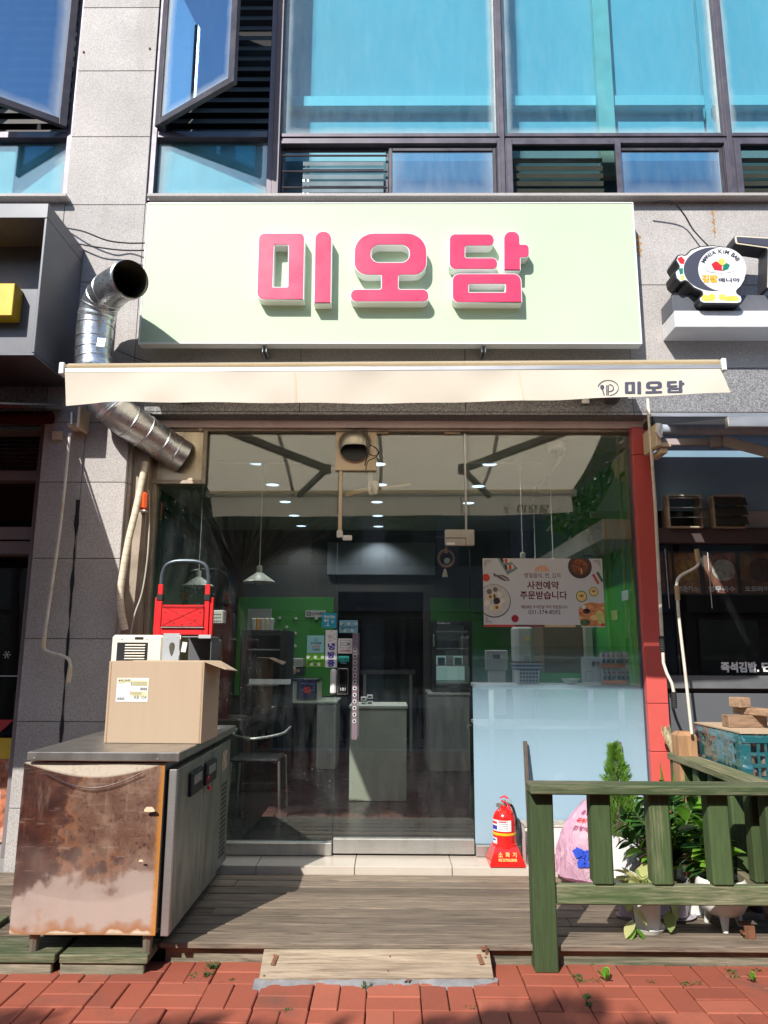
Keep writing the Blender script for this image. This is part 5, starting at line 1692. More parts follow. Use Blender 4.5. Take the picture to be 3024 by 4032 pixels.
part('sheet', G().box(x0, x1, YBW - .045, YBW - .031, z0, z1), mat('dim_paper', (.42, .42, .42), .6), o)
part('print', text(G(), 'CCTV녹화중', x0 + (x1 - x0) * .32, x1 - .02, z0 + .02, z1 - .02, YBW - .0462, .03), INKM, o, smooth=0)
part('print', frame_rect(x0 + .02, x0 + (x1 - x0) * .28, z0 + .02, z1 - .02, .012, YBW - .0465, YBW - .0455), INK, o)
def counter(name, label, px0, px1, py0, py1, Y, dp, top, m=COUNTER):
    x0, x1, z0, z1 = rect(px0, px1, py0, py1, Y)
    z0 = 0.001
    o = thing(name, label, 'counter', ((x0 + x1) / 2, Y, 0))
    part('body', G().box(x0, x1, Y, Y + dp, z0, z1 - .03, .004), m, o)
    part('top', G().box(x0 - .01, x1 + .01, Y - .012, Y + dp, z1 - .029, z1, .004), top, o)
    return o, x0, x1, z1
counter('low_counter', 'pale counter block standing inside behind the door', 1376, 1601, 2778, 3155, 1.8, .5, COUNTER)
counter('wall_counter', 'long pale counter along the back wall left of the opening', 1090, 1322, 2760, 3010, 3.6, .7, COUNTER, mat('grey_counter', (.27, .28, .26), .6, 0, .08, 3))
oo, a, b, zt = counter('fridge_counter', 'grey cabinet under the black display refrigerator', 1690, 1850, 2728, 2995, 3.5, .8, mat('grey_edge', (.30, .31, .29), .5), mat('grey_cabinet', (.20, .205, .19), .6, 0, .1, 3))
x0, x1, z0, z1 = rect(1702, 1862, 2445, 2716, 3.55)
df = thing('display_refrigerator', 'black countertop display refrigerator with lit glass door', 'refrigerator', ((x0 + x1) / 2, 3.6, zt))
part('case', frame_rect(x0, x1, zt, z1, .045, 3.55, 4.1).box(x0, x1, 4.1, 4.12, zt, z1), BLACK, df)
part('glass', G().box(x0 + .046, x1 - .046, 3.56, 3.566, zt + .046, z1 - .046), GLASS, df)
for k in range(4):
    part('shelf', G().box(x0 + .05, x1 - .05, 3.62, 4.05, zt + .10 + .2 * k, zt + .112 + .2 * k), STEEL, df)
part('lit_back', G().box(x0 + .05, x1 - .05, 4.06, 4.07, zt + .12, zt + .42), emis('fridge_light', (.40, .62, .58), .35), df)
for k in range(4):
    part('container', G().box(x0 + .08 + .1 * k, x0 + .16 + .1 * k, 3.68, 3.8, zt + .312, zt + .40 + .02 * (k % 2), .006), mat('tub_%d' % k, [(.05, .08, .2), (.4, .42, .4), (.1, .15, .16), (.3, .3, .28)][k], .5), df)
part('handle', G().box(x0 + .012, x0 + .026, 3.53, 3.548, z1 - .30, z1 - .16, .004), STEEL, df)
part('print', text(G(), 'Turbo air', x0 + .06, x0 + .22, z1 - .036, z1 - .012, 3.5485), PAPER, df, smooth=0)
# kitchen things in the dark
o = thing('kitchen_cart', 'dim kitchen work table seen through the opening', 'table', (0, 5.2, 0))
x0, x1, z0, z1 = rect(1418, 1635, 2638, 2900, 5.2)
part('top', G().box(x0, x1, 5.2, 5.8, z1 - .06, z1, .004), mat('dim_steel', (.16, .16, .15), .4, .5), o)
for xx in (x0 + .04, x1 - .08): part('leg', G().box(xx, xx + .04, 5.22, 5.26, 0, z1 - .061), STEEL, o)
part('panel', G().box(x0 + .05, x1 - .05, 5.28, 5.30, .3, z1 - .062), mat('dark_teal', (.03, .06, .05), .5), o)
for k, (px0, px1, py0, py1) in enumerate(((1430, 1470, 2460, 2500), (1480, 1530, 2385, 2420))):
    wbox('kitchen_shelf', ('lower' if k == 0 else 'upper') + ' dark wall shelf deep in the kitchen', 'shelf', px0 - 80, px1, py0, py0 + 12, 6.3, .3, mat('shelf_dark_%d' % k, (.07, .07, .075), .5), .003, 'kitchen shelves')
# tea boxes on the low counter
for k, (px, py) in enumerate(((1432, 2752), (1432, 2772), (1456, 2744), (1456, 2768))):
    q = at(px, py, 1.95)
    g = G().obox(q + Vector((0, .03, 0)), (.055, .06, .035), None, .002)
    o = thing('small_carton', ['front upper', 'front lower', 'rear upper', 'rear lower'][k] + ' of four little white cartons on the pale counter', 'carton', q, 'little cartons')
    part('box', g, WHITE, o)
    part('print', G().obox(q + Vector((0, -.0005, 0)), (.034, .001, .014)), INK, o)
# oven, radio and cups along the left
x0, x1, z0, z1 = rect(1130, 1196, 2622, 2662, 3.7)
o = thing('radio', 'small black radio with orange speaker on the back counter', 'radio', ((x0 + x1) / 2, 3.75, z0))
part('body', G().box(x0, x1, 3.7, 3.9, z0, z1, .01), BLACK, o)
part('speaker', G().lathe([(.055, 0), (.04, .008), (0, .01)], at(1150, 2641, 3.698), 24, R3('X', 90)), mat('copper_cone', (.42, .20, .09), .5), o)
part('dial', G().lathe([(.018, 0), (.018, .012), (0, .013)], at(1175, 2641, 3.698), 16, R3('X', 90)), STEEL, o)
x0, x1, z0, z1 = rect(1128, 1190, 2592, 2622, 3.85)
wbox('printer', 'pale printer behind the radio', 'printer', 1098, 1192, 2592, 2660, 3.95, .3, mat('dim_beige', (.36, .35, .31), .6), .01)
for k, px in enumerate((1092, 1120)):
    q = at(px, 2660, 3.7)
    o = thing('paper_cups', ('left' if k == 0 else 'right') + ' stack of blue and white cups beside the radio', 'cups', q, 'stacks of cups')
    part('stack', G().lathe([(.035, 0), (.045, .18)], q, 18), WHITE, o)
    part('band', G().lathe([(.0465, .125), (.0475, .18)], q, 18, None, False), mat('blue_band_%d' % k, (.06, .12, .35), .5), o)
x0, x1, z0, z1 = rect(1170, 1248, 2674, 2750, 3.59)
o = thing('lantern_poster', 'small dark blue poster with a red lantern on the back counter', 'poster', ((x0 + x1) / 2, 3.58, z0))
part('sheet', G().box(x0, x1, 3.58, 3.598, z0, z1), mat('night_print', (.03, .035, .09), .5, 0, .5, 8), o)
part('print', G().box(x0 + .08, x1 - .08, 3.576, 3.579, z0 + .06, z0 + .13, .01), INKR, o)
part('print', frame_rect(x0 + .03, x1 - .03, z1 - .13, z1 - .05, .008, 3.576, 3.579), mat('pale_blue_line', (.2, .22, .35), .5), o)
o, a, b, c_ = counter('oven_stand', 'pale cabinet below the lantern poster', 1105, 1252, 2672, 2760, 3.6, .5, DKTOP, COUNTER)
# wire chair by the left pane
p = atz(1040, 3090, 0)
p.y = 1.3
p.x = X(1020, 2950, 1.3)
ch = thing('metal_chair', 'chair with curved chrome tube frame in the dark behind the left pane', 'chair', (p.x, p.y, 0))
part('seat', G().box(p.x - .21, p.x + .2, p.y - .2, p.y + .2, .43, .46, .012), BLACK, ch)
part('backrest', G().grid(lambda u, v: Vector((p.x - .21 + .42 * u, p.y + .22 - .05 * math.sin(u * math.pi) * -1, .60 + .25 * v)), 10, 4), BLACK, ch)
for sx in (-.2, .2):
    for sy in (-.18, .2):
        part('leg', G().tube([(p.x + sx, p.y + sy, .44), (p.x + sx * 1.1, p.y + sy * 1.1, 0)], .011, 8), STEEL, ch)
part('arm_tube', G().tube(cat([Vector((p.x - .24, p.y + .2, .66)), Vector((p.x - .2, p.y - .1, .64)), Vector((p.x, p.y - .26, .63)), Vector((p.x + .2, p.y - .1, .65)), Vector((p.x + .24, p.y + .2, .68))], 6), .012, 8), STEEL, ch)
# dark drinks cabinet with glass door behind the left pane
x0, x1, z0, z1 = rect(940, 1120, 2480, 3060, 2.2)
o = thing('glass_cabinet', 'tall dark glass fronted cabinet behind the left pane', 'cabinet', ((x0 + x1) / 2, 2.2, 0))
part('frame', frame_rect(x0, x1, .02, z1, .06, 2.2, 2.8), BLACK, o)
part('back', G().box(x0, x1, 2.8, 2.82, .02, z1), mat('cabinet_back', (.06, .07, .06), .6), o)
for k in range(4): part('shelf', G().box(x0 + .061, x1 - .061, 2.25, 2.79, .3 + .35 * k, .315 + .35 * k), STEEL, o)
part('price_strip', G().box(x0 + .1, x1 + .06, 2.17, 2.178, 1.02, 1.07).obox((x1 - .05, 2.16, .62), (.16, .004, .06), R3('Y', 6)), PAPER, o)
for k in range(5):
    q = at(1000 + 17 * k, 2462, 2.35)
    single('snack_bag', G().obox(q, (.05, .04, .15), R3('Y', random.uniform(-6, 6)), .012), mat('bag_%d' % k, [(.5, .48, .42), (.6, .3, .1), (.45, .42, .4), (.5, .45, .3), (.42, .42, .44)][k], .4),
           ['first', 'second', 'third', 'fourth', 'fifth'][k] + ' from the left of the snack bags standing on the dark cabinet', 'snack bag', 'snack bags')
single('bag_rack', G().box(*rect(978, 1070, 2398, 2500, 2.5)[:2], 2.45, 2.47, *rect(978, 1070, 2398, 2500, 2.5)[2:]), mat('rack_grey', (.24, .26, .25), .5), 'grey backing card behind the snack bags', 'rack')
x0, x1, z0, z1 = rect(838, 878, 2402, 2455, .5)
wbk = thing('white_basket', 'small white perforated basket behind the hand truck', 'basket', ((x0 + x1) / 2, .55, z0))
part('body', G().box(x0, x1, .5, .62, z0, z1, .006), WHITE, wbk)
g = G()
for i in range(4):
    for j in range(3): g.lathe([(.006, 0), (0, .0005)], (x0 + .014 + .015 * i, .4995, z0 + .018 + .026 * j), 8, R3('X', 90))
part('hole', g, BLACK, wbk)
# bulkhead beam along the right
xb0, xb1, zb_0, zb_1 = rect(2372, 2490, 2044, 2122, .12)
bh = thing('bulkhead_beam', 'beige box beam along the right side inside the window', 'beam', (xb0, 1.5, zb_0))
part('end', G().box(xb0, XWR - .002, .12, .14, zb_0, zb_1 + .0, .002), mat('beige_board', (.42, .37, .25), .7, 0, .08), bh)
part('side', G().box(xb0, xb0 + .02, .1405, 4.3, zb_0, zb_1, .002).box(xb0 + .0205, XWR - .002, .1405, 4.3, zb_0, zb_0 + .02), mat('shaded_beige_board', (.30, .28, .22), .7), bh)  # same beige board as the end, shade put into a darker colour
part('downlight', G().lathe([(.05, 0), (.045, -.004), (0, -.004)], ((xb0 + XWR) / 2, 1.1, zb_0), 20), BLACK, bh)
# leaf shaped wall lamps on the green side wall
for k, (px, py, w_, h_) in enumerate(((2425, 2345, 18, 30), (2410, 2415, 20, 26))):
    q = at(px, py, .6)
    single('wall_decal', G().obox((XWR - .003, .6 + .3 * k, q.z), (.004, .16, .08), None, .0015), mat('lime_decal_%d' % k, [(.7, .9, .9), (.5, .7, .2)][k], .5), ['pale blue', 'lime green'][k] + ' decal on the green side wall beside the poster', 'decal', 'wall decals')
# shelf behind the frosted film and what stands on it
xs0, xs1 = XDR + .05, XWR - .01
zsh = Z(2200, 2697, .16)
sh = thing('window_shelf', 'white shelf unit behind the frosted film', 'shelf', ((xs0 + xs1) / 2, .3, 0))
part('board', G().box(xs0, xs1, .025, .55, zsh - .025, zsh, .003), WHITE, sh)
part('board', G().box(xs0, xs1, .025, .55, Z(2200, 2866, .03) - .012, Z(2200, 2866, .03) + .012, .003), WHITE, sh)
for px in (1925, 2320, 2440): part('post', G().box(X(px, 2800, .04), X(px, 2800, .04) + .035, .03, .06, .0, zsh - .026, .002), WHITE, sh)
# stacked baskets
q = at(2081, 2694, .25)
bkt = thing('stacked_baskets', 'stack of white plastic baskets with blue and brown rims on the window shelf', 'baskets', (q.x, .3, zsh))
def rrect(cx, cy, hx, hy, z, r=.03): return [Vector((a, b, z)) for a, b in fillet([(cx - hx, cy - hy, r), (cx + hx, cy - hy, r), (cx + hx, cy + hy, r), (cx - hx, cy + hy, r)], 4)]
def loft(rings):
    g = G(); n = len(rings[0])
    g.add([p for r_ in rings for p in r_], [(i * n + k, i * n + (k + 1) % n, (i + 1) * n + (k + 1) % n, (i + 1) * n + k) for i in range(len(rings) - 1) for k in range(n)] + [list(range(n))[::-1]])
    return g
hb = Z(2081, 2604, .2) - zsh
part('basket', loft([rrect(q.x, .31, .078, .07, zsh), rrect(q.x, .31, .095, .085, zsh + hb * .8)]), mat('basket_white', (.66, .68, .68), .5), bkt)
for k, cc_ in enumerate(((.05, .10, .28), (.60, .62, .62), (.05, .10, .28), (.60, .62, .62), (.20, .09, .06))):
    z_ = zsh + hb * (.62 + .075 * k)
    part('rim', loft([rrect(q.x, .31, .100 + .002 * k, .09, z_), rrect(q.x, .31, .104 + .002 * k, .094, z_ + hb * .06)]), mat('basket_rim_%d' % k, cc_, .5), bkt)
g = G()
for i in range(6):
    for j in range(4): g.box(q.x - .066 + .023 * i, q.x - .051 + .023 * i, .226 - .0035 * j, .2265 - .003 * j, zsh + .02 + .026 * j, zsh + .034 + .026 * j)
part('hole', g, INK, bkt)
# grey box, bowl, jelly pouch and seaweed packs
x0, x1, z0, z1 = rect(1915, 2000, 2560, 2640, 1.2)
o = thing('wall_control_box', 'grey control box with dark display on the wall behind the shelf', 'control box', ((x0 + x1) / 2, 1.25, z0))
part('case', G().box(x0, x1, 1.2, 1.3, z0, z1, .006), mat('control_grey', (.33, .34, .34), .5), o)
part('display', G().box(x0 + (x1 - x0) * .3, x1 - (x1 - x0) * .36, 1.197, 1.2, z1 - (z1 - z0) * .42, z1 - (z1 - z0) * .22), INK, o)
part('bracket', G().box(x0 + .02, x1 - .02, 1.22, 1.28, zsh - .3, z0), WHITE, o)
x0, x1, z0, z1 = rect(2030, 2105, 2470, 2640, 1.0)
wd_ = thing('water_dispenser', 'white rounded water dispenser behind the baskets', 'dispenser', ((x0 + x1) / 2, 1.1, z0))
part('case', G().box(x0, x1, 1.0, 1.25, .2, z1 + .02, .03), mat('dispenser_white', (.48, .49, .46), .45), wd_)
part('emblem', G().lathe([(.02, 0), (.02, .002)], at(2077, 2516, .999), 20, R3('X', 90)), GOLD, wd_)
part('panel', G().box((x0 + x1) / 2 - .01, (x0 + x1) / 2 + .035, .996, .9995, z0 + .06, z0 + .12), mat('panel_grey', (.3, .3, .3), .4), wd_)
wbox('brown_cabinet', 'brown cabinet side behind the poster', 'cabinet', 2140, 2330, 2466, 2650, 1.6, .5, mat('brown_cab', (.14, .10, .06), .6), .004)
wbox('white_column', 'white narrow pillar right of the brown cabinet', 'pillar', 2305, 2335, 2380, 2680, 1.5, .08, COUNTER, .004)
q = at(2250, 2694, .22)
single('shelf_bowl', G().lathe([(.025, 0), (.045, .012), (.066, .04), (.068, .042), (.06, .036), (.02, .008)], Vector((q.x, .24, zsh)), 28, None, False), WHITE, 'white bowl on the window shelf beside the snack pouch', 'bowl')
x0, x1, z0, z1 = rect(2290, 2366, 2586, 2690, .2)
o = thing('snack_pouch', 'white printed snack pouch standing on the window shelf', 'pouch', ((x0 + x1) / 2, .22, zsh))
def pouch(x0, x1, y, dp, z0, z1, nu=10, nv=12):
    def fr(u, v): return Vector((x0 + (x1 - x0) * u, y - dp * math.sin(math.pi * u) ** .7 * math.sin(math.pi * min(1, v * 1.05)) ** .6 + .0, z0 + (z1 - z0) * v))
    def bkf(u, v): return Vector((x0 + (x1 - x0) * u, y + dp * math.sin(math.pi * u) ** .7 * math.sin(math.pi * min(1, v * 1.05)) ** .6, z0 + (z1 - z0) * v))
    g = G().grid(fr, nu, nv).grid(bkf, nu, nv)
    return g
part('bag', pouch(x0, x1, .21, .022, zsh, z1), WHITE, o)
part('print', text(G(), '곤약', x0 + .07, x1 - .012, z1 - .075, z1 - .03, .184, .01), INK, o, smooth=0)
part('print', frame_rect(x0 + .022, x0 + .075, zsh + .025, zsh + .095, .002, .1835, .1845), INK, o)
part('print', G().lathe([(.014, 0), (0, .001)], (x0 + .085, .184, z1 - .05), 14, R3('X', 90)), IRONR, o)
ORB = mat('orange_wrap', (.75, .22, .03), .3, 0, .1)
for r_ in range(2):
    zz = zsh + r_ * .118
    for k in range(6):
        xa = X(2368 + 19 * k, 2640, .18)
        o = thing('seaweed_pack', '%s row of seaweed packs, %s from the left' % (('lower', 'upper')[r_], ('first', 'second', 'third', 'fourth', 'fifth', 'sixth')[k]), 'food pack', (xa, .2, zz), 'seaweed snack packs')
        part('bag', pouch(xa, xa + .042, .21 + .02 * (k > 3), .02, zz, zz + .12, 6, 8), mat('foil_%d_%d' % (r_, k), (.58, .60, .58), .3, .15, .12, 20), o)
        part('logo', G().box(xa + .012, xa + .030, .1865 + .02 * (k > 3), .188 + .02 * (k > 3), zz + .082, zz + .095), INKR, o)
        part('print', G().box(xa + .010, xa + .032, .1855 + .02 * (k > 3), .187 + .02 * (k > 3), zz + .038, zz + .066), INK if k > 2 else GRN, o)
    xa, xb = X(2368, 2640, .18), X(2368 + 19 * 5, 2640, .18)
    single('orange_band', G().box(xa - .002, xb, .178, .182, zz + .004, zz + .034), ORB, 'orange wrapper band round the %s row of seaweed packs' % ('lower', 'upper')[r_], 'wrapper', 'orange wrappers')
# ================================================================== STEEL COUNTER REFRIGERATOR
fy0, fy1 = -1.52, -.24
fx0, fx1 = X(62, 3400, fy0), X(628, 3400, fy0)
fz0 = Z(300, 3680, fy0)
fz1 = Z(350, 3003, fy0)
tz1 = Z(350, 2962, fy0 - .03)
fr = thing('counter_refrigerator', 'steel counter refrigerator with a badly rusted end panel on the left', 'refrigerator', ((fx0 + fx1) / 2, (fy0 + fy1) / 2, ZD))
RUST = rust_mat(fz0, fz1, fx0, fx1)
def endp(u, v):
    return Vector((fx0 + (fx1 - fx0) * u, fy0 - .003 - .003 * math.sin(u * 7 + v * 3), fz0 + (fz1 - fz0) * v))
part('body', G().box(fx0, fx1, fy0 + .004, fy1, fz0, fz1, .004), brushed('cabinet_body', (.45, .44, .40), rough=.45, grime=.6), fr)
part('rusted_panel', G().grid(endp, 20, 20), RUST, fr, label='rusted brown end panel with pale patches along its foot')
tx0, tx1 = X(105, 2980, fy0 - .03), X(705, 2980, fy0 - .03)
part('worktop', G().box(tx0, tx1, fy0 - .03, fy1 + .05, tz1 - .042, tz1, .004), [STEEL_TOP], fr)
part('rivet', G().lathe([(.005, 0), (.003, .002), (0, .002)], at(135, 2986, fy0 - .031), 8, R3('X', 90)).lathe([(.005, 0), (.003, .002), (0, .002)], at(620, 2990, fy0 - .031), 8, R3('X', 90)), STEEL, fr)
# doors on the right side, facing +x
dx0, dx1 = fx1 + .022, fx1 + .062
dy = [fy0 + .02, fy0 + .52, fy0 + .97]
for a, b in zip(dy[:-1], dy[1:]):
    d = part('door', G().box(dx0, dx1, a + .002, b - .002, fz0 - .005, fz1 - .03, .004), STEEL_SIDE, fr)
    ym = a + .30 if a < -1.3 else a + .12
    part('handle', G().box(dx1 - .002, dx1 + .02, ym - .10, ym + .14, fz1 - .20, fz1 - .08, .006), BLACK, d)
    part('handle_label', G().box(dx1 + .0195, dx1 + .021, ym - .06, ym + .10, fz1 - .145, fz1 - .10, .0005), mat('grey_label', (.22, .24, .24), .3), d)
part('door_edge', G().box(dx0 + .001, dx1 - .001, fy0 - .002, fy0 + .019, fz0 - .005, fz1 - .03, .003), STEEL, fr)
part('gasket', G().box(fx1 + .001, dx0 - .001, fy0 + .03, fy1 - .3, fz0 + .02, fz1 - .04), BLACK, fr)
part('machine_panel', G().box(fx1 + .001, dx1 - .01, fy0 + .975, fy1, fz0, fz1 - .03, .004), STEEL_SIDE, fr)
g = G()
for i in range(5):
    for j in range(16):
        yy, zz = fy0 + 1.06 + i * .032, fz0 + .06 + j * .028
        g.box(dx1 - .0105, dx1 - .009, yy, yy + .02, zz, zz + .017)
part('grille_slot', g, BLACK, fr)
part('data_plate', G().box(dx1 - .0095, dx1 - .008, fy0 + 1.05, fy0 + 1.18, fz1 - .20, fz1 - .08), mat('torn_label', (.42, .33, .22), .8, 0, .5, 30), fr)
for (x, y) in ((fx0 + .10, fy0 + .05), (fx1 - .05, fy0 + .05), (fx0 + .10, fy1 - .06), (fx1 - .05, fy1 - .06)):
    part('leg', G().lathe([(.030, 0.0), (.030, -.012), (.026, -.016), (.021, ZD - .011 - fz0)], (x, y, fz0), 8), mat('leg_bronze_%d' % int(x * 100 + y * 10), (.22, .19, .15), .5, .5), fr)
q = Vector((dx1, fy0 + .52, fz1 - .17))
lk = part('padlock', G().tube([q + Vector((.03, .012 + .02 * math.cos(a), .0 + .022 * math.sin(a))) for a in [k * .4 for k in range(10)]], .004, 8).obox(q + Vector((.028, .055, -.045)), (.02, .055, .022), R3('X', -18), .006), mat('red_lock', (.60, .02, .03), .35), fr)
# sagging plastic sheet on the rusted end
def wrap(u, v):
    x = fx0 + .01 + (fx1 - fx0 - .015) * u
    ztop = fz1 - .015 - .06 * math.sin(math.pi * u)
    z = ztop - v * .55
    y = fy0 - .012 - .012 * math.sin(math.pi * u) * max(0, 1 - v * 3) - .002 * math.sin(u * 40 + v * 31) - .0025 * math.sin(u * 9 - v * 24)
    return Vector((x, y, z))
part('plastic_sheet', G().grid(wrap, 40, 40), glass('loose_wrap', (.97, .97, .97), .03, rough=.12), fr)
def fold(u, v):
    x = fx0 + .1 + (fx1 - fx0 - .2) * u
    zc = fz1 - .035 - .075 * math.sin(math.pi * u)
    return Vector((x, fy0 - .022 - .006 * math.sin(v * math.pi), zc - .010 * v))
part('plastic_fold', G().grid(fold, 30, 3), glass('wrap_fold', (.7, .7, .7), .35, rough=.2), fr)
for (px, py, r_) in ((588, 3187, .016), (555, 3389, .007), (690, 3150, .004)):
    pts = [at(px + 20 * r_ / .016 * math.cos(a) * (1 + .25 * math.sin(3 * a)), py + 14 * r_ / .016 * math.sin(a) * (1 + .3 * math.cos(2 * a)), fy0 - .034) for a in [k * .5236 for k in range(12)]]
    if px < fx1 * 0 + 680: part('paint_chip', G().add(pts, [list(range(12))]), CREAMP, fr, smooth=0)
# cardboard box
by = fy0 + .32
bx0_, bx1_, bz0, bz1 = rect(418, 800, 2604, 2922, by)
bx = thing('cardboard_box', 'brown cardboard box with a shipping label on the steel counter', 'box', ((bx0_ + bx1_) / 2, by + .17, tz1))
bw, bd = bx1_ - bx0_, .34
hh = bz1 - tz1
M = T4(((bx0_ + bx1_) / 2, by, tz1 + .001)) @ R3('Z', -1.5)
def bl(g, x0, x1, y0, y1, z0, z1, b=.002): return g.box(x0, x1, y0, y1, z0, z1, b, M)
hw = bw / 2
part('front', bl(G(), -hw, hw, 0, .005, 0, hh), CARD, bx)
part('side', bl(G(), -hw + .0005, -hw + .0055, .0055, bd, 0, hh), CARD, bx)
part('side', bl(G(), hw - .0055, hw - .0005, .0055, bd, 0, hh), CARD, bx)
part('back', bl(G(), -hw + .006, hw - .006, bd - .005, bd, 0, hh), CARD, bx)
part('bottom', bl(G(), -hw + .006, hw - .006, .006, bd - .006, 0, .005), CARD, bx)
g = G().prism([M @ Vector(p) for p in ((hw, .01, hh), (hw + .115, .012, hh - .04), (hw + .115, bd - .05, hh - .055), (hw, bd, hh))], (0, 0, -.005))
part('flap', g, CARD, bx)
g = G().prism([M @ Vector(p) for p in ((-hw + .01, .006, hh), (hw - .01, .006, hh), (hw - .03, .12, hh - .03), (-hw + .03, .12, hh - .03))], (0, 0, -.004))
part('flap', g, CARD, bx)
g = G()
for s in (-1, 1): g.box(s * (hw - .011) - .003, s * (hw - .011) + .003, -.0018, -.0005, .004, hh - .004, .0005, M)
part('corner_crease', g, CARDE, bx)
# label (printed sheet stuck on the front)
lab = part('shipping_label', G().box(-hw + .05, -hw + .225, -.0018, -.0008, hh * .50, hh * .79, 0, M), PAPER, bx)
def lt(body, u0, u1, v0, v1, m, bold=.0):
    lx0, lx1, lz0, lz1 = -hw + .05, -hw + .225, hh * .50, hh * .79
    part('print', text(G(), body, lx0 + (lx1 - lx0) * u0, lx0 + (lx1 - lx0) * u1, lz1 - (lz1 - lz0) * v1, lz1 - (lz1 - lz0) * v0, -.0022, bold, M=M), m, lab, smooth=0)
def lr(u0, u1, v0, v1, m, y=-.0020):
    lx0, lx1, lz0, lz1 = -hw + .05, -hw + .225, hh * .50, hh * .79
    part('print', G().add([M @ Vector((lx0 + (lx1 - lx0) * u, y, lz1 - (lz1 - lz0) * v)) for u, v in ((u0, v0), (u1, v0), (u1, v1), (u0, v1))], [(0, 1, 2, 3)]), m, lab, smooth=0)
YP = mat('label_yellow', (.74, .68, .40), .6)
lr(.02, .44, .04, .22, YP); lr(.45, .98, .10, .34, YP); lr(.45, .98, .56, .80, YP)
lt('M-B2-230', .05, .33, .06, .15, INK, .03); lt('조은아 님 귀하', .05, .24, .18, .24, INK)
lr(.445, .465, .14, .34, INKB, -.0023); lr(.445, .465, .52, .70, INKR, -.0023)
for k in range(4): lr(.48, .95, .16 + .045 * k, .175 + .045 * k, INK, -.0023)
for k in range(3): lr(.48, .8, .60 + .05 * k, .615 + .05 * k, INK, -.0023)
for k in range(9):
    lr(.74 + .026 * k, .752 + .026 * k + .006 * (k % 2), .40, .52, INK, -.0023)
    lr(.05 + .026 * k, .062 + .026 * k + .006 * (k % 3 == 0), .82, .93, INK, -.0023)
for k in range(7): lr(.34 + .012 * k, .346 + .012 * k, .05, .15, INK, -.0023)
lt('RB 104', .58, .96, .74, .90, INK)
# beige window unit behind the box
ay = by + .40
ax0_, ax1_, az0, az1 = rect(434, 638, 2500, 2700, ay)
ac = thing('air_conditioner', 'beige portable air conditioner head standing behind the cardboard box', 'air conditioner', ((ax0_ + ax1_) / 2, ay, tz1))
part('case', G().box(ax0_, ax1_, ay, ay + .26, tz1 + .001, az1, .014), ACBE, ac)
part('recess', G().box(ax0_ + .035, ax1_ - .09, ay - .001, ay + .001, az1 - .155, az1 - .045, .0005), BLACK, ac)
part('recess', G().box(ax0_ + .035, ax1_ - .09, ay - .001, ay + .001, az1 - .26, az1 - .175, .0005), BLACK, ac)
for k in range(6): part('louvre', G().obox(((ax0_ + ax1_ - .02) / 2, ay - .004, az1 - .06 - .016 * k), (ax1_ - ax0_ - .19, .012, .004), R3('X', 25), .001), ACBE, ac)
part('handle', G().box(ax0_ + .14, ax1_ - .12, ay - .003, ay + .002, az1 - .028, az1 - .012, .002), BLACK, ac)
for px in (480, 580): part('screw', G().lathe([(.006, 0), (0, .003)], at(px, 2517, ay - .0005), 8, R3('X', 90)), STEEL, ac)
# grey sheet metal case
gx0, gx1, gz0, gz1 = rect(638, 826, 2494, 2700, ay - .02)
gm = thing('sheet_metal_case', 'grey folded sheet metal casing with an oval cutout beside the air conditioner', 'metal case', ((gx0 + gx1) / 2, ay, tz1))
GM = mat('grey_sheet', (.50, .52, .54), .45, .3, .05)
xm_ = gx0 + (gx1 - gx0) * .345
oval = [((gx0 + xm_) / 2 + .006 + (.016 + .008 * math.sin(rad(a))) * math.cos(rad(a)), (gz1 - .095) + .042 * math.sin(rad(a))) for a in range(0, 360, 20)]
vs, fs = outline_geo([[(gx0, tz1 + .002), (xm_, tz1 + .002), (xm_, gz1), (gx0, gz1)], oval], .003)
part('front_flange', G().add(standup(vs, ay - .017), fs), GM, gm)
part('cutout_dark', G().box(gx0 + .004, xm_ - .004, ay + .02, ay + .022, tz1 + .01, gz1 - .01), ACBE, gm)
part('back', G().box(xm_, gx1, ay + .19, ay + .195, tz1 + .002, gz1 - .02), GREYB, gm)
part('top', G().box(xm_ + .001, gx1, ay + .0, ay + .189, gz1 - .022, gz1 - .018, .001), GM, gm)
part('top_flange', G().box(gx1 - .075, gx1, ay - .02, ay + .0, gz1 - .03, gz1 - .008, .002), GM, gm)
part('side', G().box(gx1 - .004, gx1, ay + .001, ay + .189, tz1 + .002, gz1 - .023), GREYB, gm)
part('note', G().obox(at(725, 2548, ay + .185), (.03, .002, .062), R3('Y', 8)), PAPER, gm)
part('screw', G().lathe([(.005, 0), (0, .003)], (gx0 + .02, ay - .02, gz1 - .03), 8, R3('X', 90)).lathe([(.005, 0), (0, .003)], (xm_ - .012, ay - .02, gz1 - .02), 8, R3('X', 90)), STEEL, gm)
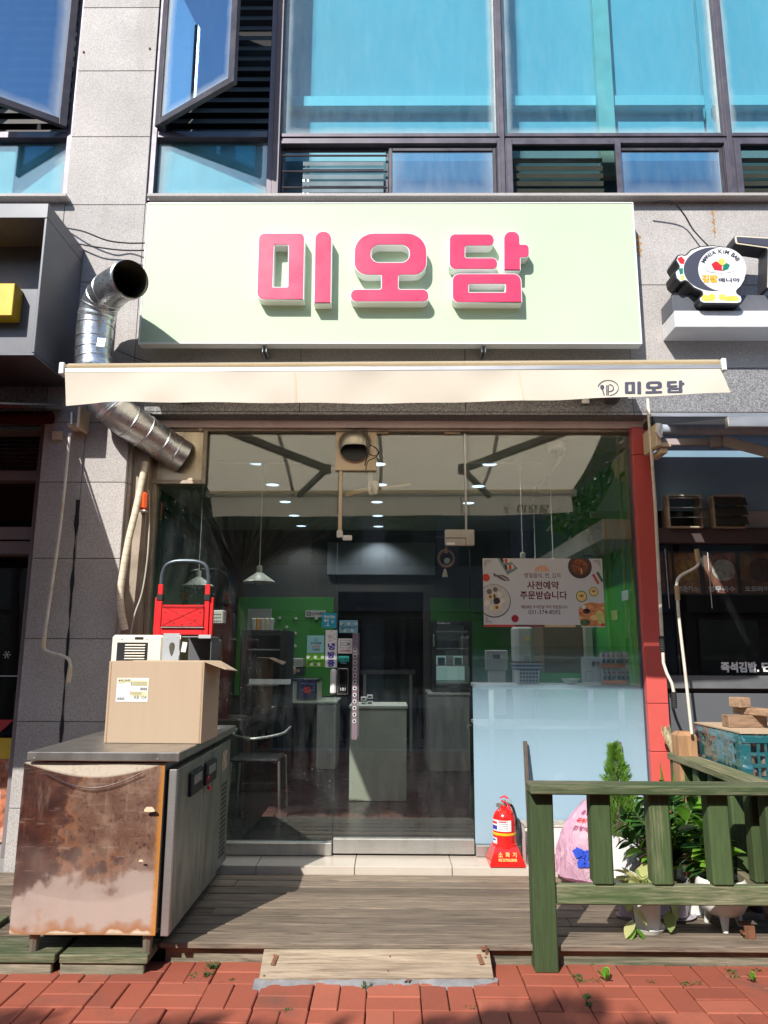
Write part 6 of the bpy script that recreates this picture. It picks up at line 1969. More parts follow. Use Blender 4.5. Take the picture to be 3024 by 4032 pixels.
# red hand truck
hy = -.30
ht = thing('hand_truck', 'red folding hand truck with a grey tube handle leaning by the window', 'hand truck', (X(735, 2900, hy), hy, tz1))
xl_, xr_ = X(622, 2400, hy), X(822, 2400, hy)
ztp = Z(720, 2208, hy)
hx = [(xl_, Z(0, 2300, hy)), (xr_, 0)]
zb_ = Z(700, 2310, hy)
arch = cat([Vector((xl_ + .012, hy, zb_)), Vector((xl_ + .014, hy, ztp - .10)), Vector((xl_ + .035, hy, ztp - .035)), Vector((xl_ + .09, hy, ztp - .006)), Vector(((xl_ + xr_) / 2, hy, ztp)),
            Vector((xr_ - .09, hy, ztp - .006)), Vector((xr_ - .035, hy, ztp - .035)), Vector((xr_ - .014, hy, ztp - .10)), Vector((xr_ - .012, hy, zb_))], 5)
part('handle', G().tube(arch, .0125, 12), BLUEGR, ht)
for xx in (xl_ + .012, xr_ - .012):
    part('upright', G().box(xx - .016, xx + .016, hy - .014, hy + .014, tz1 - .6, zb_ + .015, .003), REDTR, ht)
    part('clamp', G().box(xx - .021, xx + .021, hy - .02, hy + .02, Z(700, 2366, hy), Z(700, 2340, hy), .004), BLACK, ht)
for xx in (xl_ - .012, xr_ + .016):
    part('outer_rail', G().box(xx - .012, xx + .012, hy + .0, hy + .035, tz1 - .6, Z(700, 2352, hy), .003), REDTR, ht)
x0, x1, z0, z1 = rect(638, 802, 2382, 2468, hy - .02)
pn = part('toe_plate', G().box(x0, x1, hy - .028, hy - .016, z0, z1, .005), REDTR, ht)
g = G()
for s in (1, -1):
    g.bar((x0 + .012, hy - .029, z0 + .012 if s > 0 else z1 - .012), (x1 - .012, hy - .029, z1 - .012 if s > 0 else z0 + .012), .004, .004, up=(0, 1, 0))
g.box(x0 + .004, x1 - .004, hy - .034, hy - .0285, z1 - .02, z1 - .004, .002)
part('rib', g, mat('dark_red', (.40, .012, .016), .4), pn)
g = G()
for (u, v) in ((.08, .35), (.2, .7), (.35, .35), (.65, .35), (.8, .7), (.92, .35), (.3, .85), (.7, .85), (.5, .9)):
    g.lathe([(.006, 0), (.004, .002), (0, .002)], (x0 + (x1 - x0) * u, hy - .0285, z1 - (z1 - z0) * v), 8, R3('X', 90))
part('hole', g, mat('dark_red_hole', (.10, .01, .01), .6), pn)
part('rim', G().box(x0 - .004, x1 + .004, hy - .03, hy - .018, z0 - .008, z0 - .001, .002), STEEL, pn)
part('cross_bar', G().box(xl_ + .029, xr_ - .029, hy - .014, hy + .012, Z(700, 2500, hy), Z(700, 2474, hy), .003), REDTR, ht)
g = G()
for k in range(5):
    zz = tz1 + .06 + k * .075
    g.box(xr_ - .09, xr_ - .03, hy - .006, hy + .006, zz, zz + .02, .002)
part('strap', g, RUBBER, ht)
# small glass jug behind the hand truck
q = at(777, 2410, .35)
single('glass_jug', G().lathe([(.05, -.06), (.056, 0), (.055, .05), (.06, .064)], q, 24, None, False), CLEAR, 'clear glass jug behind the left pane near the hand truck', 'jug')
# torn paper on the counter end
q = Vector((tx1 - .12, fy1 - .25, tz1 + .003))
single('torn_paper', G().prism([q + Vector(p) for p in ((-.10, -.10, 0), (.06, -.02, 0), (.08, .10, 0), (-.06, .03, 0))], (0, 0, .002)), PAPER, 'torn white paper lying at the far end of the steel counter', 'paper')

# ================================================================== LEFT NEIGHBOUR
yn = .02
ln = sub('display_window', bld, None)
FR2 = mat('mauve_aluminium', (.24, .20, .21), .5, .3, .1, 4)
xr2 = XPL - .004
zt2 = ZLB - .022
g = G()
g.box(xr2 - .06, xr2, yn - .16, yn + .04, 0, zt2, .003)
zz0, zz1 = Z(100, 1890, yn - .1), Z(100, 1853, yn - .1)
g.box(-4.4, xr2 - .061, yn - .1, yn + .03, zz0, zz1, .003)
za, zb2 = Z(80, 2182, yn - .1), Z(80, 2076, yn - .1)
g.box(-4.4, xr2 - .061, yn - .12, yn + .03, (za + zb2) / 2 + .006, zb2, .003).box(-4.4, xr2 - .061, yn - .12, yn + .03, za, (za + zb2) / 2 - .006, .003)
part('frame', g, FR2, ln)
part('pane', G().box(-4.4, xr2 - .06, yn, yn + .008, .5, zt2), GLASS_N, ln)
part('lower_panel', G().box(-4.4, xr2 - .061, yn - .05, yn + .02, ZB, .499), mat('neighbour_panel', (.30, .29, .28), .6), ln)
part('blind', G().box(-4.4, xr2 - .1, yn + .12, yn + .13, zz1 + .02, zt2 - .05), ROOMD, ln)
for k in range(9): part('blind_slat', G().box(-3.6, xr2 - .12, yn + .1, yn + .112, zz1 + .05 + .034 * k, zz1 + .054 + .034 * k), ALU, ln)
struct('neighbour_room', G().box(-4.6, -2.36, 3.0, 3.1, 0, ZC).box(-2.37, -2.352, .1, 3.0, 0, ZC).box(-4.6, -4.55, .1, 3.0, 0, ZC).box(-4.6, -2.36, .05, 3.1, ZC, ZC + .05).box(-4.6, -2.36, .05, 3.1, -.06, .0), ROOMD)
x0, x1, z0, z1 = rect(-90, 50, 2833, 2888, yn - .01)
part('phone_print', text(G(), '0-7777', x0 - .5, x1, z0, z1, yn - .004, .06), INKR, ln, smooth=0)
part('phone_print', G().box(-3.4, x1 + .02, yn - .003, yn - .001, Z(20, 2660, yn) - .006, Z(20, 2660, yn)), PAPER, ln)
q = at(27, 2578, yn - .004)
g = G()
for k in range(6):
    a = k * math.pi / 3
    d = Vector((math.cos(a), 0, math.sin(a)))
    n = Vector((-d.z, 0, d.x)) * .0018
    g.quad(q - n, q + d * .026 - n, q + d * .026 + n, q + n)
    for s in (.6, .8):
        e = q + d * (.026 * s)
        for t in (.8, -.8):
            d2 = Vector((math.cos(a + t), 0, math.sin(a + t))) * .008
            g.quad(e - n * .6, e + d2 - n * .6, e + d2 + n * .6, e + n * .6)
part('snowflake_print', g, PAPER, ln, smooth=0)
x0, x1, z0, z1 = rect(-60, 42, 2904, 3250, yn - .04)
fp_ = thing('neighbour_poster', 'partly seen food poster in yellow and orange at the left edge', 'poster', (x1, yn - .06, z0))
part('sheet', G().box(x1 - .5, x1, yn - .066, yn - .06, z0 - .1, z1, .001), mat('yellow_print', (.75, .50, .05), .5, 0, .1), fp_)
zq = Z(20, 2988, yn - .07)
part('picture', G().box(x1 - .48, x1 - .002, yn - .069, yn - .0665, z0 - .1, zq, .0005), mat('food_print', (.42, .14, .07), .5, 0, .8, 14, dirt=.8, dcol=(.75, .68, .60), ds=9), fp_)
# left neighbour's dark box sign
ysn = -.80
x1s, z0s, z1s = X(200, 1400, ysn), Z(150, 1403, ysn), Z(150, 798, ysn)
sn = thing('dark_box_sign', 'dark grey open metal box sign with a yellow letter at the left', 'sign', (x1s, -.5, z0s))
xs_ = X(183, 900, ysn)
z0s, z1s = Z(205, 1400, ysn), Z(185, 800, ysn)
g = G()
g.box(-5, xs_, ysn, YS - .002, z1s - .11, z1s, .004)
g.box(-5, xs_, ysn, YS - .002, z0s, z0s + .02, .004)
g.box(xs_ - .02, xs_, ysn, YS - .002, z0s + .021, z1s - .111, .004)
part('case', g, DGREY, sn)
part('back', G().box(-5, xs_ - .021, ysn + .36, ysn + .38, z0s + .021, z1s - .111), DGREY, sn)
lx1, lz0, lz1 = X(52, 1180, ysn + .24), Z(30, 1242, ysn + .24), Z(30, 1115, ysn + .24)
part('letter', G().box(-3.2, lx1, ysn + .24, ysn + .359, lz0, lz1, .004), mat('yellow_acrylic', (.80, .48, .02), .35, 0, .04), sn)
# left neighbour's awning
la = thing('maroon_awning', 'dark maroon canvas awning over the left neighbour shop', 'awning', (-2.6, -.3, 3.0))
xe = -2.37
zwa, zfa = Z(250, 1602, -.27), 2.61
part('canvas', G().grid(lambda u, v: Vector((-5.0 + (xe + 5.0) * u, -.225 - 1.675 * v, zwa + (zfa - zwa) * v - .03 * math.sin(math.pi * v))), 6, 10), MAROON, la)
part('valance', G().box(-5, xe, -1.905, -1.90, 2.14, zfa), MAROON, la)
part('roller', G().tube([(-5, -.33, zwa - .10), (xe - .02, -.33, zwa - .10)], .045, 16), MAROON, la)
part('edge_strip', G().bar((xe + .003, -.28, zwa + .012), (xe + .003, -1.2, zwa + (zfa - zwa) * .65 + .0), .012, .012), FR2, la)
q = at(320, 1655, -.33)
part('end_bracket', G().box(q.x - .01, q.x + .012, -.38, YS - .001, q.z - .07, q.z + .09, .003).box(q.x - .09, q.x - .012, -.34, YS - .001, q.z - .05, q.z - .02, .003), CREAMP, la)
part('gear', G().tube([at(283, 1625, -.37), at(281, 1672, -.37)], .012, 10), STEEL, la)
x0, x1, z0, z1 = rect(203, 243, 1695, 1730, -.25)
part('wall_plate', G().box(x0, x1, -.25, YS - .001, z0, z1, .004), CREAMP, la)
lc = thing('crank_rod', 'white bent awning crank hanging before the shaded stone pilaster', 'crank', at(270, 2690, -.33))
part('rod', G().tube(cat([at(275, 1706, -.34), at(240, 2050, -.34), at(205, 2300, -.34), at(178, 2490, -.34), at(173, 2548, -.34), at(195, 2568, -.35), at(245, 2582, -.38), at(272, 2600, -.39), at(278, 2640, -.39), at(273, 2686, -.39)], 6), .0105, 10), rodm, lc)
part('grip', G().tube([at(175, 2505, -.34), at(172, 2552, -.34)], .014, 10), CREAMP, lc)
part('grip', G().tube([at(277, 2628, -.39), at(270, 2688, -.39)], .015, 10), CREAMP, lc)
# ================================================================== RIGHT NEIGHBOUR
xr0 = XRP1 + .004
rn = sub('display_window', bld, None)
zbl = Z(2800, 2012, .0)                               # lower edge of the blue board
part('blue_board', G().box(xr0, 4.6, .0, .03, zbl + .0, ZLB - .022), BLUEB, rn)
z0, z1 = Z(2800, 2078, -.06), zbl - .003
part('pale_board', G().box(xr0 + .36, 4.6, -.01, .03, Z(2800, 2079, .0), zbl - .002, .002), mat('pale_grey_board', (.42, .41, .38), .6, 0, .06), rn)
part('dark_slot', G().box(xr0, xr0 + .36, .05, .06, Z(2800, 2079, .0), zbl - .002), BLACK, rn)
part('beam', G().box(xr0, 4.6, -.06, .03, Z(2800, 2137, -.06), Z(2800, 2079, -.06), .004), BROWNB, rn)
part('pane', G().box(xr0, 4.6, .0, .008, Z(2800, 2660, 0), Z(2800, 2136, 0)), GLASS_N, rn)
part('sill', G().box(xr0, 4.6, -.06, .03, Z(2800, 2712, -.06), Z(2800, 2661, -.06), .003), mat('sill_grey', (.17, .175, .185), .45, .2), rn)
part('lower_panel', G().box(xr0, 4.6, -.03, .03, ZB, Z(2800, 2730, -.03), .003), GREYB, rn)
part('gap', G().box(xr0, 4.6, .0, .02, Z(2800, 2730, -.03), Z(2800, 2712, -.06)), BLACK, rn)
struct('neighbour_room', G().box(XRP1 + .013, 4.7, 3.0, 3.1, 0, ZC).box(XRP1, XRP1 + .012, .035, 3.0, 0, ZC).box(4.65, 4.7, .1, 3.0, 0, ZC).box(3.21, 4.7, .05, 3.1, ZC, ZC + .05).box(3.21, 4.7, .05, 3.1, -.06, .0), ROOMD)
x0, x1, z0, z1 = rect(2838, 2988, 2606, 2648, -.004)
part('window_lettering', text(G(), '즉석김밥.', x0, x1, z0, z1, -.004, .05), PAPER, rn, smooth=0)
part('window_lettering', text(G(), '단', x1 + .02, x1 + .10, z0 + .006, z1, -.004, .05), PAPER, rn, smooth=0)
part('door_line', G().box(xr0 + .12, xr0 + .135, -.004, -.001, Z(2800, 2660, 0), Z(2800, 2136, 0)), ROOMD, rn)
# menu pictures behind the pane
mm = [('치즈돈까스', 2636, 2754, (.40, .20, .10), 'fried cutlet'), ('열무국수', 2774, 2900, (.30, .12, .08), 'red noodles with an egg'), ('오므라이스', 2916, 3060, (.22, .10, .05), 'dark sauced omelette rice'), ('', 2560, 2616, (.3, .14, .08), 'reddish dish')]
for k, (t, a, b, cc_, nm) in enumerate(mm):
    x0, x1, z0, z1 = rect(a, b, 2176, 2336, .03)
    if k == 3: x0 = max(x0, xr0 + .01)
    o = thing('menu_picture', 'dim menu picture of %s in the right neighbour window' % nm, 'menu picture', ((x0 + x1) / 2, .035, z0), 'menu pictures')
    part('sheet', G().box(x0, x1, .030, .036, z0, z1, .001), mat('menu_print_%d' % k, cc_, .5, 0, .9, 9, dirt=.7, dcol=[(.5, .35, .1), (.45, .42, .36), (.5, .28, .06), (.3, .2, .1)][k], ds=7), o)
    pc = ((x0 + x1) / 2 + (x1 - x0) * .1, (z0 + z1) / 2 + .02)
    disc(o, 'dish', pc[0], pc[1], (x1 - x0) * .36, (x1 - x0) * .34, .0292, mat('dish_%d' % k, [(.50, .30, .09), (.55, .52, .46), (.10, .05, .035), (.3, .12, .05)][k], .5, 0, .7, 25))
    if k == 1: disc(o, 'egg', pc[0] + .02, pc[1] + .02, .035, .033, .0285, mat('egg_white', (.62, .60, .50), .5))
    if t: part('print', text(G(), t, x0 + (x1 - x0) * .08, x1 - (x1 - x0) * .08, z0 + .012, z0 + .052, .0288, .03), PAPER, o, smooth=0)
x0, x1, z0, z1 = rect(2540, 3100, 2170, 2342, .05)
single('menu_strip', G().box(xr0 + .003, x1, .045, .05, z0, z1), mat('strip_grey', (.10, .10, .10), .5), 'dark backing strip behind the row of menu pictures', 'board')
# louvred vents
for k, (a, b) in enumerate(((2632, 2766), (2810, 2935))):
    x0, x1, z0, z1 = rect(a, b, 1948, 2078, -.10)
    o = thing('louvred_vent', ('left louvred vent with open flaps' if k == 0 else 'right louvred vent with closed dark flaps') + ' under the blue board', 'vent', ((x0 + x1) / 2, -.05, z0), 'louvred wall vents')
    dirty = mat('grimy_vent_%d' % k, (.45, .38, .28), .6, 0, .3, 10, dirt=.7, dcol=(.08, .06, .045), ds=7)
    part('case', frame_rect(x0, x1, z0, z1, .012, -.10, .045), dirty, o)
    part('dark', G().box(x0 + .013, x1 - .013, .03, .035, z0 + .013, z1 - .013), BLACK, o)
    for j in range(3):
        zz = z1 - .02 - (z1 - z0 - .03) * j / 3
        if k == 0: part('flap', G().obox(((x0 + x1) / 2, -.115, zz - .008), (x1 - x0 - .01, .085, .003), R3('X', 8), .001), ALU, o)
        else: part('flap', G().obox(((x0 + x1) / 2 + .004, -.125, zz - .032), (x1 - x0 - .006, .003, .066), R3('X', -22), .001), mat('black_flap_%d' % j, (.03, .026, .02), .6), o)
    if k == 0: part('fan_hub', G().lathe([(.03, 0), (.02, .02), (0, .024)], ((x0 + x1) / 2, .028, (z0 + z1) / 2), 16, R3('X', 90)), DGREY, o)
# right neighbour's awning
ra = thing('grey_awning', 'grey awning roller with folded arm over the right neighbour shop', 'awning', (3, -.4, 2.8))
p0 = at(2605, 1692, -.41)
zz = p0.z
part('roller', G().tube([(p0.x, -.41, zz), (5, -.41, zz)], .036, 18), mat('blue_grey_canvas', (.36, .40, .47), .5, 0, .12, 14, dirt=.4, dcol=(.6, .62, .66), ds=12), ra)
part('channel', G().box(p0.x - .06, 5, -.40, YS - .001, Z(2700, 1640, -.40), Z(2700, 1626, -.40), .002), ALU, ra)
part('channel', G().box(p0.x - .06, 5, -.39, YS - .001, Z(2700, 1665, -.40), Z(2700, 1642, -.40), .002), BLACK, ra)
part('sun_stop_flap', G().box(p0.x - .05, 5, -.399, -.392, zz, Z(2700, 1642, -.40), .001), BLACK, ra)  # added plate, keeps a strip of sun off the blue board
part('front_bar', G().box(p0.x - .02, 5, -1.42, -1.38, 2.56, 2.62, .004), ALU, ra)
part('canvas', G().grid(lambda u, v: Vector((p0.x + .03 + (4.9 - p0.x) * u, -.40 - 1.0 * v, zz + .04 + (2.62 - zz - .04) * v)), 6, 6), fabric('grey_canvas', (.30, .33, .38), .08), ra)
ba = [at(2600, 1742, -.42), at(2795, 1742, -.55), at(2850, 1736, -.60), at(3060, 1790, -.95)]
part('arm', G().bar(ba[0], ba[1], .035, .05, .006), FR2, ra)
part('arm_joint', G().bar(ba[1] - Vector((.0, 0, .005)), ba[2], .05, .075, .008), FR2, ra)
part('forearm', G().bar(ba[2], ba[3], .04, .065, .006), mat('tan_arm', (.34, .28, .25), .5), ra)
q = lerp(ba[2], ba[3], .12)
part('data_sticker', G().obox(q + Vector((0.02, -.023, 0)), (.075, .002, .03), R3('Z', -30) @ R3('Y', 8)), INK, ra)
q = at(2580, 1720, -.42)
part('end_bracket', G().box(q.x - .015, q.x + .018, -.48, YS - .001, q.z - .08, q.z + .08, .004).box(q.x + .02, q.x + .09, -.46, -.42, q.z - .08, q.z - .05, .003).box(q.x + .025, q.x + .07, -.44, -.25, q.z - .12, q.z - .082, .003), CREAMP, ra)
part('gear', G().tube([at(2597, 1670, -.50), at(2590, 1700, -.50), at(2605, 1722, -.50)], [.018, .02, .012], 10), WHITE, ra)
rc2 = thing('crank_rod', 'white crank rod with wooden grips in front of the right neighbour window', 'crank', at(2725, 2880, -.5))
pts = cat([at(2746, 2165, -.52), at(2750, 2205, -.52), at(2742, 2232, -.52), at(2680, 2268, -.50), at(2664, 2300, -.50), at(2668, 2360, -.50), at(2675, 2450, -.5), at(2698, 2650, -.5), at(2724, 2890, -.5)], 5)
part('rod', G().tube(pts, .0095, 10), rodm, rc2)
part('grip', G().tube([at(2742, 2162, -.52), at(2750, 2215, -.52)], .015, 10), mat('wooden_grip', (.48, .33, .17), .6), rc2)
part('grip', G().tube([at(2664, 2306, -.50), at(2669, 2362, -.50)], .015, 10), mat('wooden_grip_b', (.48, .33, .17), .6), rc2)
for k, (a, b) in enumerate((((2618, 2160), (2636, 2395)), ((2786, 2175), (2804, 2395)))):
    single('pull_string', G().tube([at(*a, -.03), at(*b, -.03)], .0025, 6), WHITE, ('left' if k == 0 else 'right') + ' thin string hanging over the menu pictures', 'string', 'pull strings')
# round sign
yr_ = -.52
cx, cz = at(2786, 1046, yr_).x, at(2786, 1060, yr_).z
rs_ = thing('round_sign', 'round black rimmed illuminated sign with rice roll logo on the right', 'sign', (cx, yr_, cz - .3))
def q2(x, y, yy=yr_):
    p = at(2100 + x / 1.7955, 780 + y / 1.7955, yy)
    return (p.x, p.z)
body = [(1072, 405), (1110, 365), (1180, 340), (1270, 333), (1370, 348), (1440, 385), (1485, 440), (1505, 510), (1500, 580), (1470, 630), (1430, 668), (1470, 690), (1480, 720), (1470, 745), (1440, 752), (1200, 750), (1170, 735), (1165, 705), (1205, 672), (1130, 640), (1075, 585), (1040, 605), (1005, 570), (995, 520), (1030, 490), (1000, 440), (1015, 405), (1045, 398)]
bo = fillet([(*q2(x, y), .02) for x, y in body], 4)
vs, fs = outline_geo([bo], .16)
part('case', G().add(standup(vs, yr_ + .16), fs), BLACK, rs_)
vs, fs = outline_geo([bo], .004, -.010)
part('face', G().add(standup(vs, yr_ - .0005), fs), mat('milk_acrylic', (.80, .80, .80), .3), rs_)
def rdisc(px, py, rx, ry, m, dy, n=40, a0=0, a1=360, name='print'):
    pts = [(*q2(px + rx * math.cos(rad(a0 + (a1 - a0) * k / n)), py + ry * math.sin(rad(a0 + (a1 - a0) * k / n))),) for k in range(n + (a1 - a0 != 360))]
    part(name, G().add([(p[0], yr_ - .005 - .0006 * dy, p[1]) for p in pts], [list(range(len(pts)))]), m, rs_, smooth=0)
rdisc(1275, 505, 215, 155, INKN, 0)
rdisc(1333, 505, 170, 153, mat('milk_acrylic_b', (.80, .80, .80), .3), 1)
def rpoly(pts, m, dy): part('print', G().add([(*(lambda r: (r[0], yr_ - .005 - .0006 * dy, r[1]))(q2(x, y)),) for x, y in pts], [list(range(len(pts)))]), m, rs_, smooth=0)
RD_, GD_, YD_ = mat('sign_red', (.60, .02, .03), .4), mat('sign_green', (.01, .20, .13), .4), mat('sign_yellow', (.80, .60, .10), .4)
rdisc(1323, 509, 108, 26, INK, 2); rdisc(1323, 509, 106, 23, mat('milk_c', (.8, .8, .8), .3), 3)
rpoly([(1256, 470), (1285, 450), (1330, 465), (1332, 520), (1275, 512)], RD_, 4)
rpoly([(1303, 445), (1325, 428), (1350, 440), (1348, 475), (1328, 480), (1305, 462)], YD_, 5)
rpoly([(1332, 520), (1340, 480), (1360, 462), (1385, 475), (1375, 505)], GD_, 6)
for ch, ang in zip('MANIA KIM BAB', [-62 + 9.9 * k for k in range(13)]):
    if ch == ' ': continue
    vs, fs = text_geo(ch, .03)
    a0, a1 = min(p.x for p in vs), max(p.x for p in vs)
    th = rad(ang)
    k_ = 38
    pts = []
    for p in vs:
        lx, ly = (p.x - (a0 + a1) / 2) * k_, (p.y) * k_
        rr_ = 112 + ly
        X_ = 1325 + 1.12 * (rr_ * math.sin(th) + lx * math.cos(th))
        Y_ = 505 - 1.0 * (rr_ * math.cos(th) - lx * math.sin(th))
        e = q2(X_, Y_)
        pts.append((e[0], yr_ - .0075, e[1]))
    part('print', G().add(pts, fs), INKN, rs_, smooth=0)
a, b = q2(1190, 600), q2(1300, 545)
part('print', text(G(), '김밥', a[0], b[0], a[1], b[1], yr_ - .0075, .06), mat('sign_orange', (.80, .42, .02), .4), rs_, smooth=0)
a, b = q2(1307, 598), q2(1456, 568)
part('print', text(G(), '매니아', a[0], b[0], a[1], b[1], yr_ - .0075, .05), INKN, rs_, smooth=0)
rpoly([(1186, 705), (1200, 685), (1240, 690), (1250, 676), (1280, 682), (1288, 715), (1270, 728), (1215, 733), (1190, 722)], YD_, 0)
rpoly([(1308, 688), (1350, 678), (1356, 700), (1400, 690), (1440, 698), (1455, 715), (1440, 730), (1370, 732), (1340, 722), (1312, 722)], YD_, 0)
rpoly([(1015, 430), (1045, 415), (1070, 440), (1062, 470), (1035, 465)], RD_, 0)
rpoly([(1025, 500), (1055, 497), (1058, 535), (1035, 545)], GD_, 0); rpoly([(1040, 550), (1065, 545), (1062, 580), (1042, 585)], YD_, 0)
# light box under the round sign
yb_ = -.46
zt_, zm_, zb_b = at(2700, 780 + 675 / 1.7955, yb_ + .0).z, at(2700, 780 + 795 / 1.7955, yb_).z, at(2700, 780 + 912 / 1.7955, yb_).z
xl_b = at(2100 + 1000 / 1.7955, 1250, yb_).x
lb = thing('light_box_sign', 'long light box with dark top and white band below the round sign', 'sign', (xl_b, yb_, zb_b))
part('upper', G().box(xl_b, 5, yb_ + .02, YS - .001, zm_ + .001, zt_, .004), DGREY, lb)
part('lower', G().box(xl_b, 5, yb_, YS - .001, zb_b, zm_, .004), mat('grimy_white', (.72, .72, .72), .35, 0, .05, dirt=.35, dcol=(.45, .40, .32), ds=5), lb)
# channel letter stroke at the far right
ych = -.5
lp = fillet([(*q2(1415, 262, ych), .02), (*q2(1700, 280, ych), .0), (*q2(1700, 345, ych), .0), (*q2(1672, 640, ych), .0), (*q2(1648, 640, ych), .010), (*q2(1655, 360, ych), .01), (*q2(1425, 328, ych), .02)], 4)
vs, fs = outline_geo([lp], .13)
cl = single('channel_letter', G().add(standup(vs, ych + .13), fs), mat('channel_black', (.03, .033, .045), .4), 'black channel letter stroke with cream edge at the right photo edge', 'letter')
vs, fs = outline_geo([lp], .004, -.004)
part('face', G().add(standup(vs, ych - .0005), fs), mat('cream_edge', (.72, .64, .48), .4), cl)
vs, fs = outline_geo([lp], .004, -.016)
part('face', G().add(standup(vs, ych - .005), fs), INKN, cl)
# rust runs on the right wall
for k, (px, py0, py1, w_) in enumerate(((2806, 830, 935, .010), (2514, 930, 1010, .02))):
    pts = []
    def rr_(u, v): return Vector((X(px, py0, YS) + (u - .5) * w_ * (1.2 + math.sin(v * 19 + k)) + .004 * math.sin(v * 40), YS - .0012, Z(px, py0, YS) + (Z(px, py1, YS) - Z(px, py0, YS)) * v))
    part('rust_stain', G().grid(rr_, 2, 16), mat('rust_run_%d' % k, (.42, .24, .10), .9, 0, .5, 40), bld)
# ================================================================== GREEN FENCE
YFN = -1.47
fn = thing('green_fence', 'low green painted wooden fence along the deck front at the right', 'fence', (1.4, YFN, ZB))
pxl, pxr = X(2098, 3500, YFN + .02), X(2190, 3500, YFN + .02)
ztop = Z(2500, 3094, -1.52)
part('post', G().box(pxl, pxr, YFN + .02, YFN + .125, ZB - .003, ztop - .046, .006), FENCE_Z, fn)
XE = 2.02
part('top_rail', G().box(X(2090, 3110, -1.52), XE, -1.52, -1.40 + .02, ztop - .045, ztop, .006), FENCE_X, fn)
zl0, zl1 = Z(2500, 3566, YFN + .03), Z(2500, 3487, YFN + .03)
part('lower_rail', G().box(pxr + .002, XE - .06, YFN + .03, YFN + .075, zl0, zl1, .006), FENCE_X, fn)
for (a, b) in ((2332, 2412), (2564, 2645), (2797, 2880), (3026, 3105)):
    xa, xb = X(a, 3300, YFN + .02), X(b, 3300, YFN + .02)
    g = G().box(xa, xb, YFN + .02, YFN + .11, zl1 + .001, ztop - .047, .009)
    part('baluster', g, FENCE_Z, fn)
part('post', G().box(XE - .055, XE + .045, YFN + .02, YFN + .125, ZB - .003, ztop - .047, .006), FENCE_Z, fn)
# side run back to the wall
sf = thing('side_fence', 'green wooden side fence running from the deck front back to the wall', 'fence', (1.9, -.8, ZD))
xsr = X(2625, 2965, -.26)
part('top_rail', G().box(xsr, xsr + .13, -1.375, -.26, ztop - .045, ztop - .001, .006), FENCE_Y, sf)
part('lower_rail', G().box(xsr + .03, xsr + .075, -1.33, -.28, ZD + .16, ZD + .26, .006), FENCE_Y, sf)
for k in range(5):
    yy = -.42 - .215 * k
    part('baluster', G().box(xsr + .025, xsr + .105, yy - .04, yy + .04, ZD + .262, ztop - .046, .008), FENCE_Z, sf)
part('post', G().box(xsr + .015, xsr + .115, -.36, -.262, ZD + .001, ztop - .047, .006), FENCE_Z, sf)
# brown cross lattice beyond the side fence
lat = thing('brown_lattice', 'brown crossed wooden lattice beyond the side fence', 'lattice', (xsr + .2, -.8, ZD))
LATM = wood('lattice_wood', (.22, .11, .06), (.10, .05, .03), 'z', 40)
for k in range(6):
    y0 = -.28 - .2 * k
    for s, xo in ((1, 0), (-1, .013)):
        part('slat', G().bar((xsr + .19 + xo, y0, ZD + .02), (xsr + .19 + xo, y0 + s * .38, ZD + .66), .045, .011, up=(0, 1, 0)) if False else G().bar((xsr + .19 + xo, y0, ZD + .02), (xsr + .19 + xo, y0 + s * .38, ZD + .66), .011, .045, .002, up=(1, 0, 0)), LATM, lat)
# brown post stump and crank foot
x0, x1, z0, z1 = rect(2672, 2745, 2884, 2958, -.46)
ps_ = thing('brown_post', 'short chamfered brown wooden post behind the side fence', 'post', ((x0 + x1) / 2, -.46, ZD))
pcx = (x0 + x1) / 2
hw_ = (x1 - x0) / 2
g = G()
for zz, s in ((ZD + .002, 1), (z1 - .03, 1), (z1, .72)): pass
g.add([(pcx + a * hw_ * s, -.40 + b * hw_ * s, zz) for zz, s in ((ZD + .002, 1), (z1 - .022, 1), (z1, .70)) for a, b in ((-1, -1), (1, -1), (1, 1), (-1, 1))],
      [(i * 4 + k, i * 4 + (k + 1) % 4, i * 4 + 4 + (k + 1) % 4, i * 4 + 4 + k) for i in range(2) for k in range(4)] + [(3, 2, 1, 0), (8, 9, 10, 11)])
part('shaft', g, POSTW, ps_)
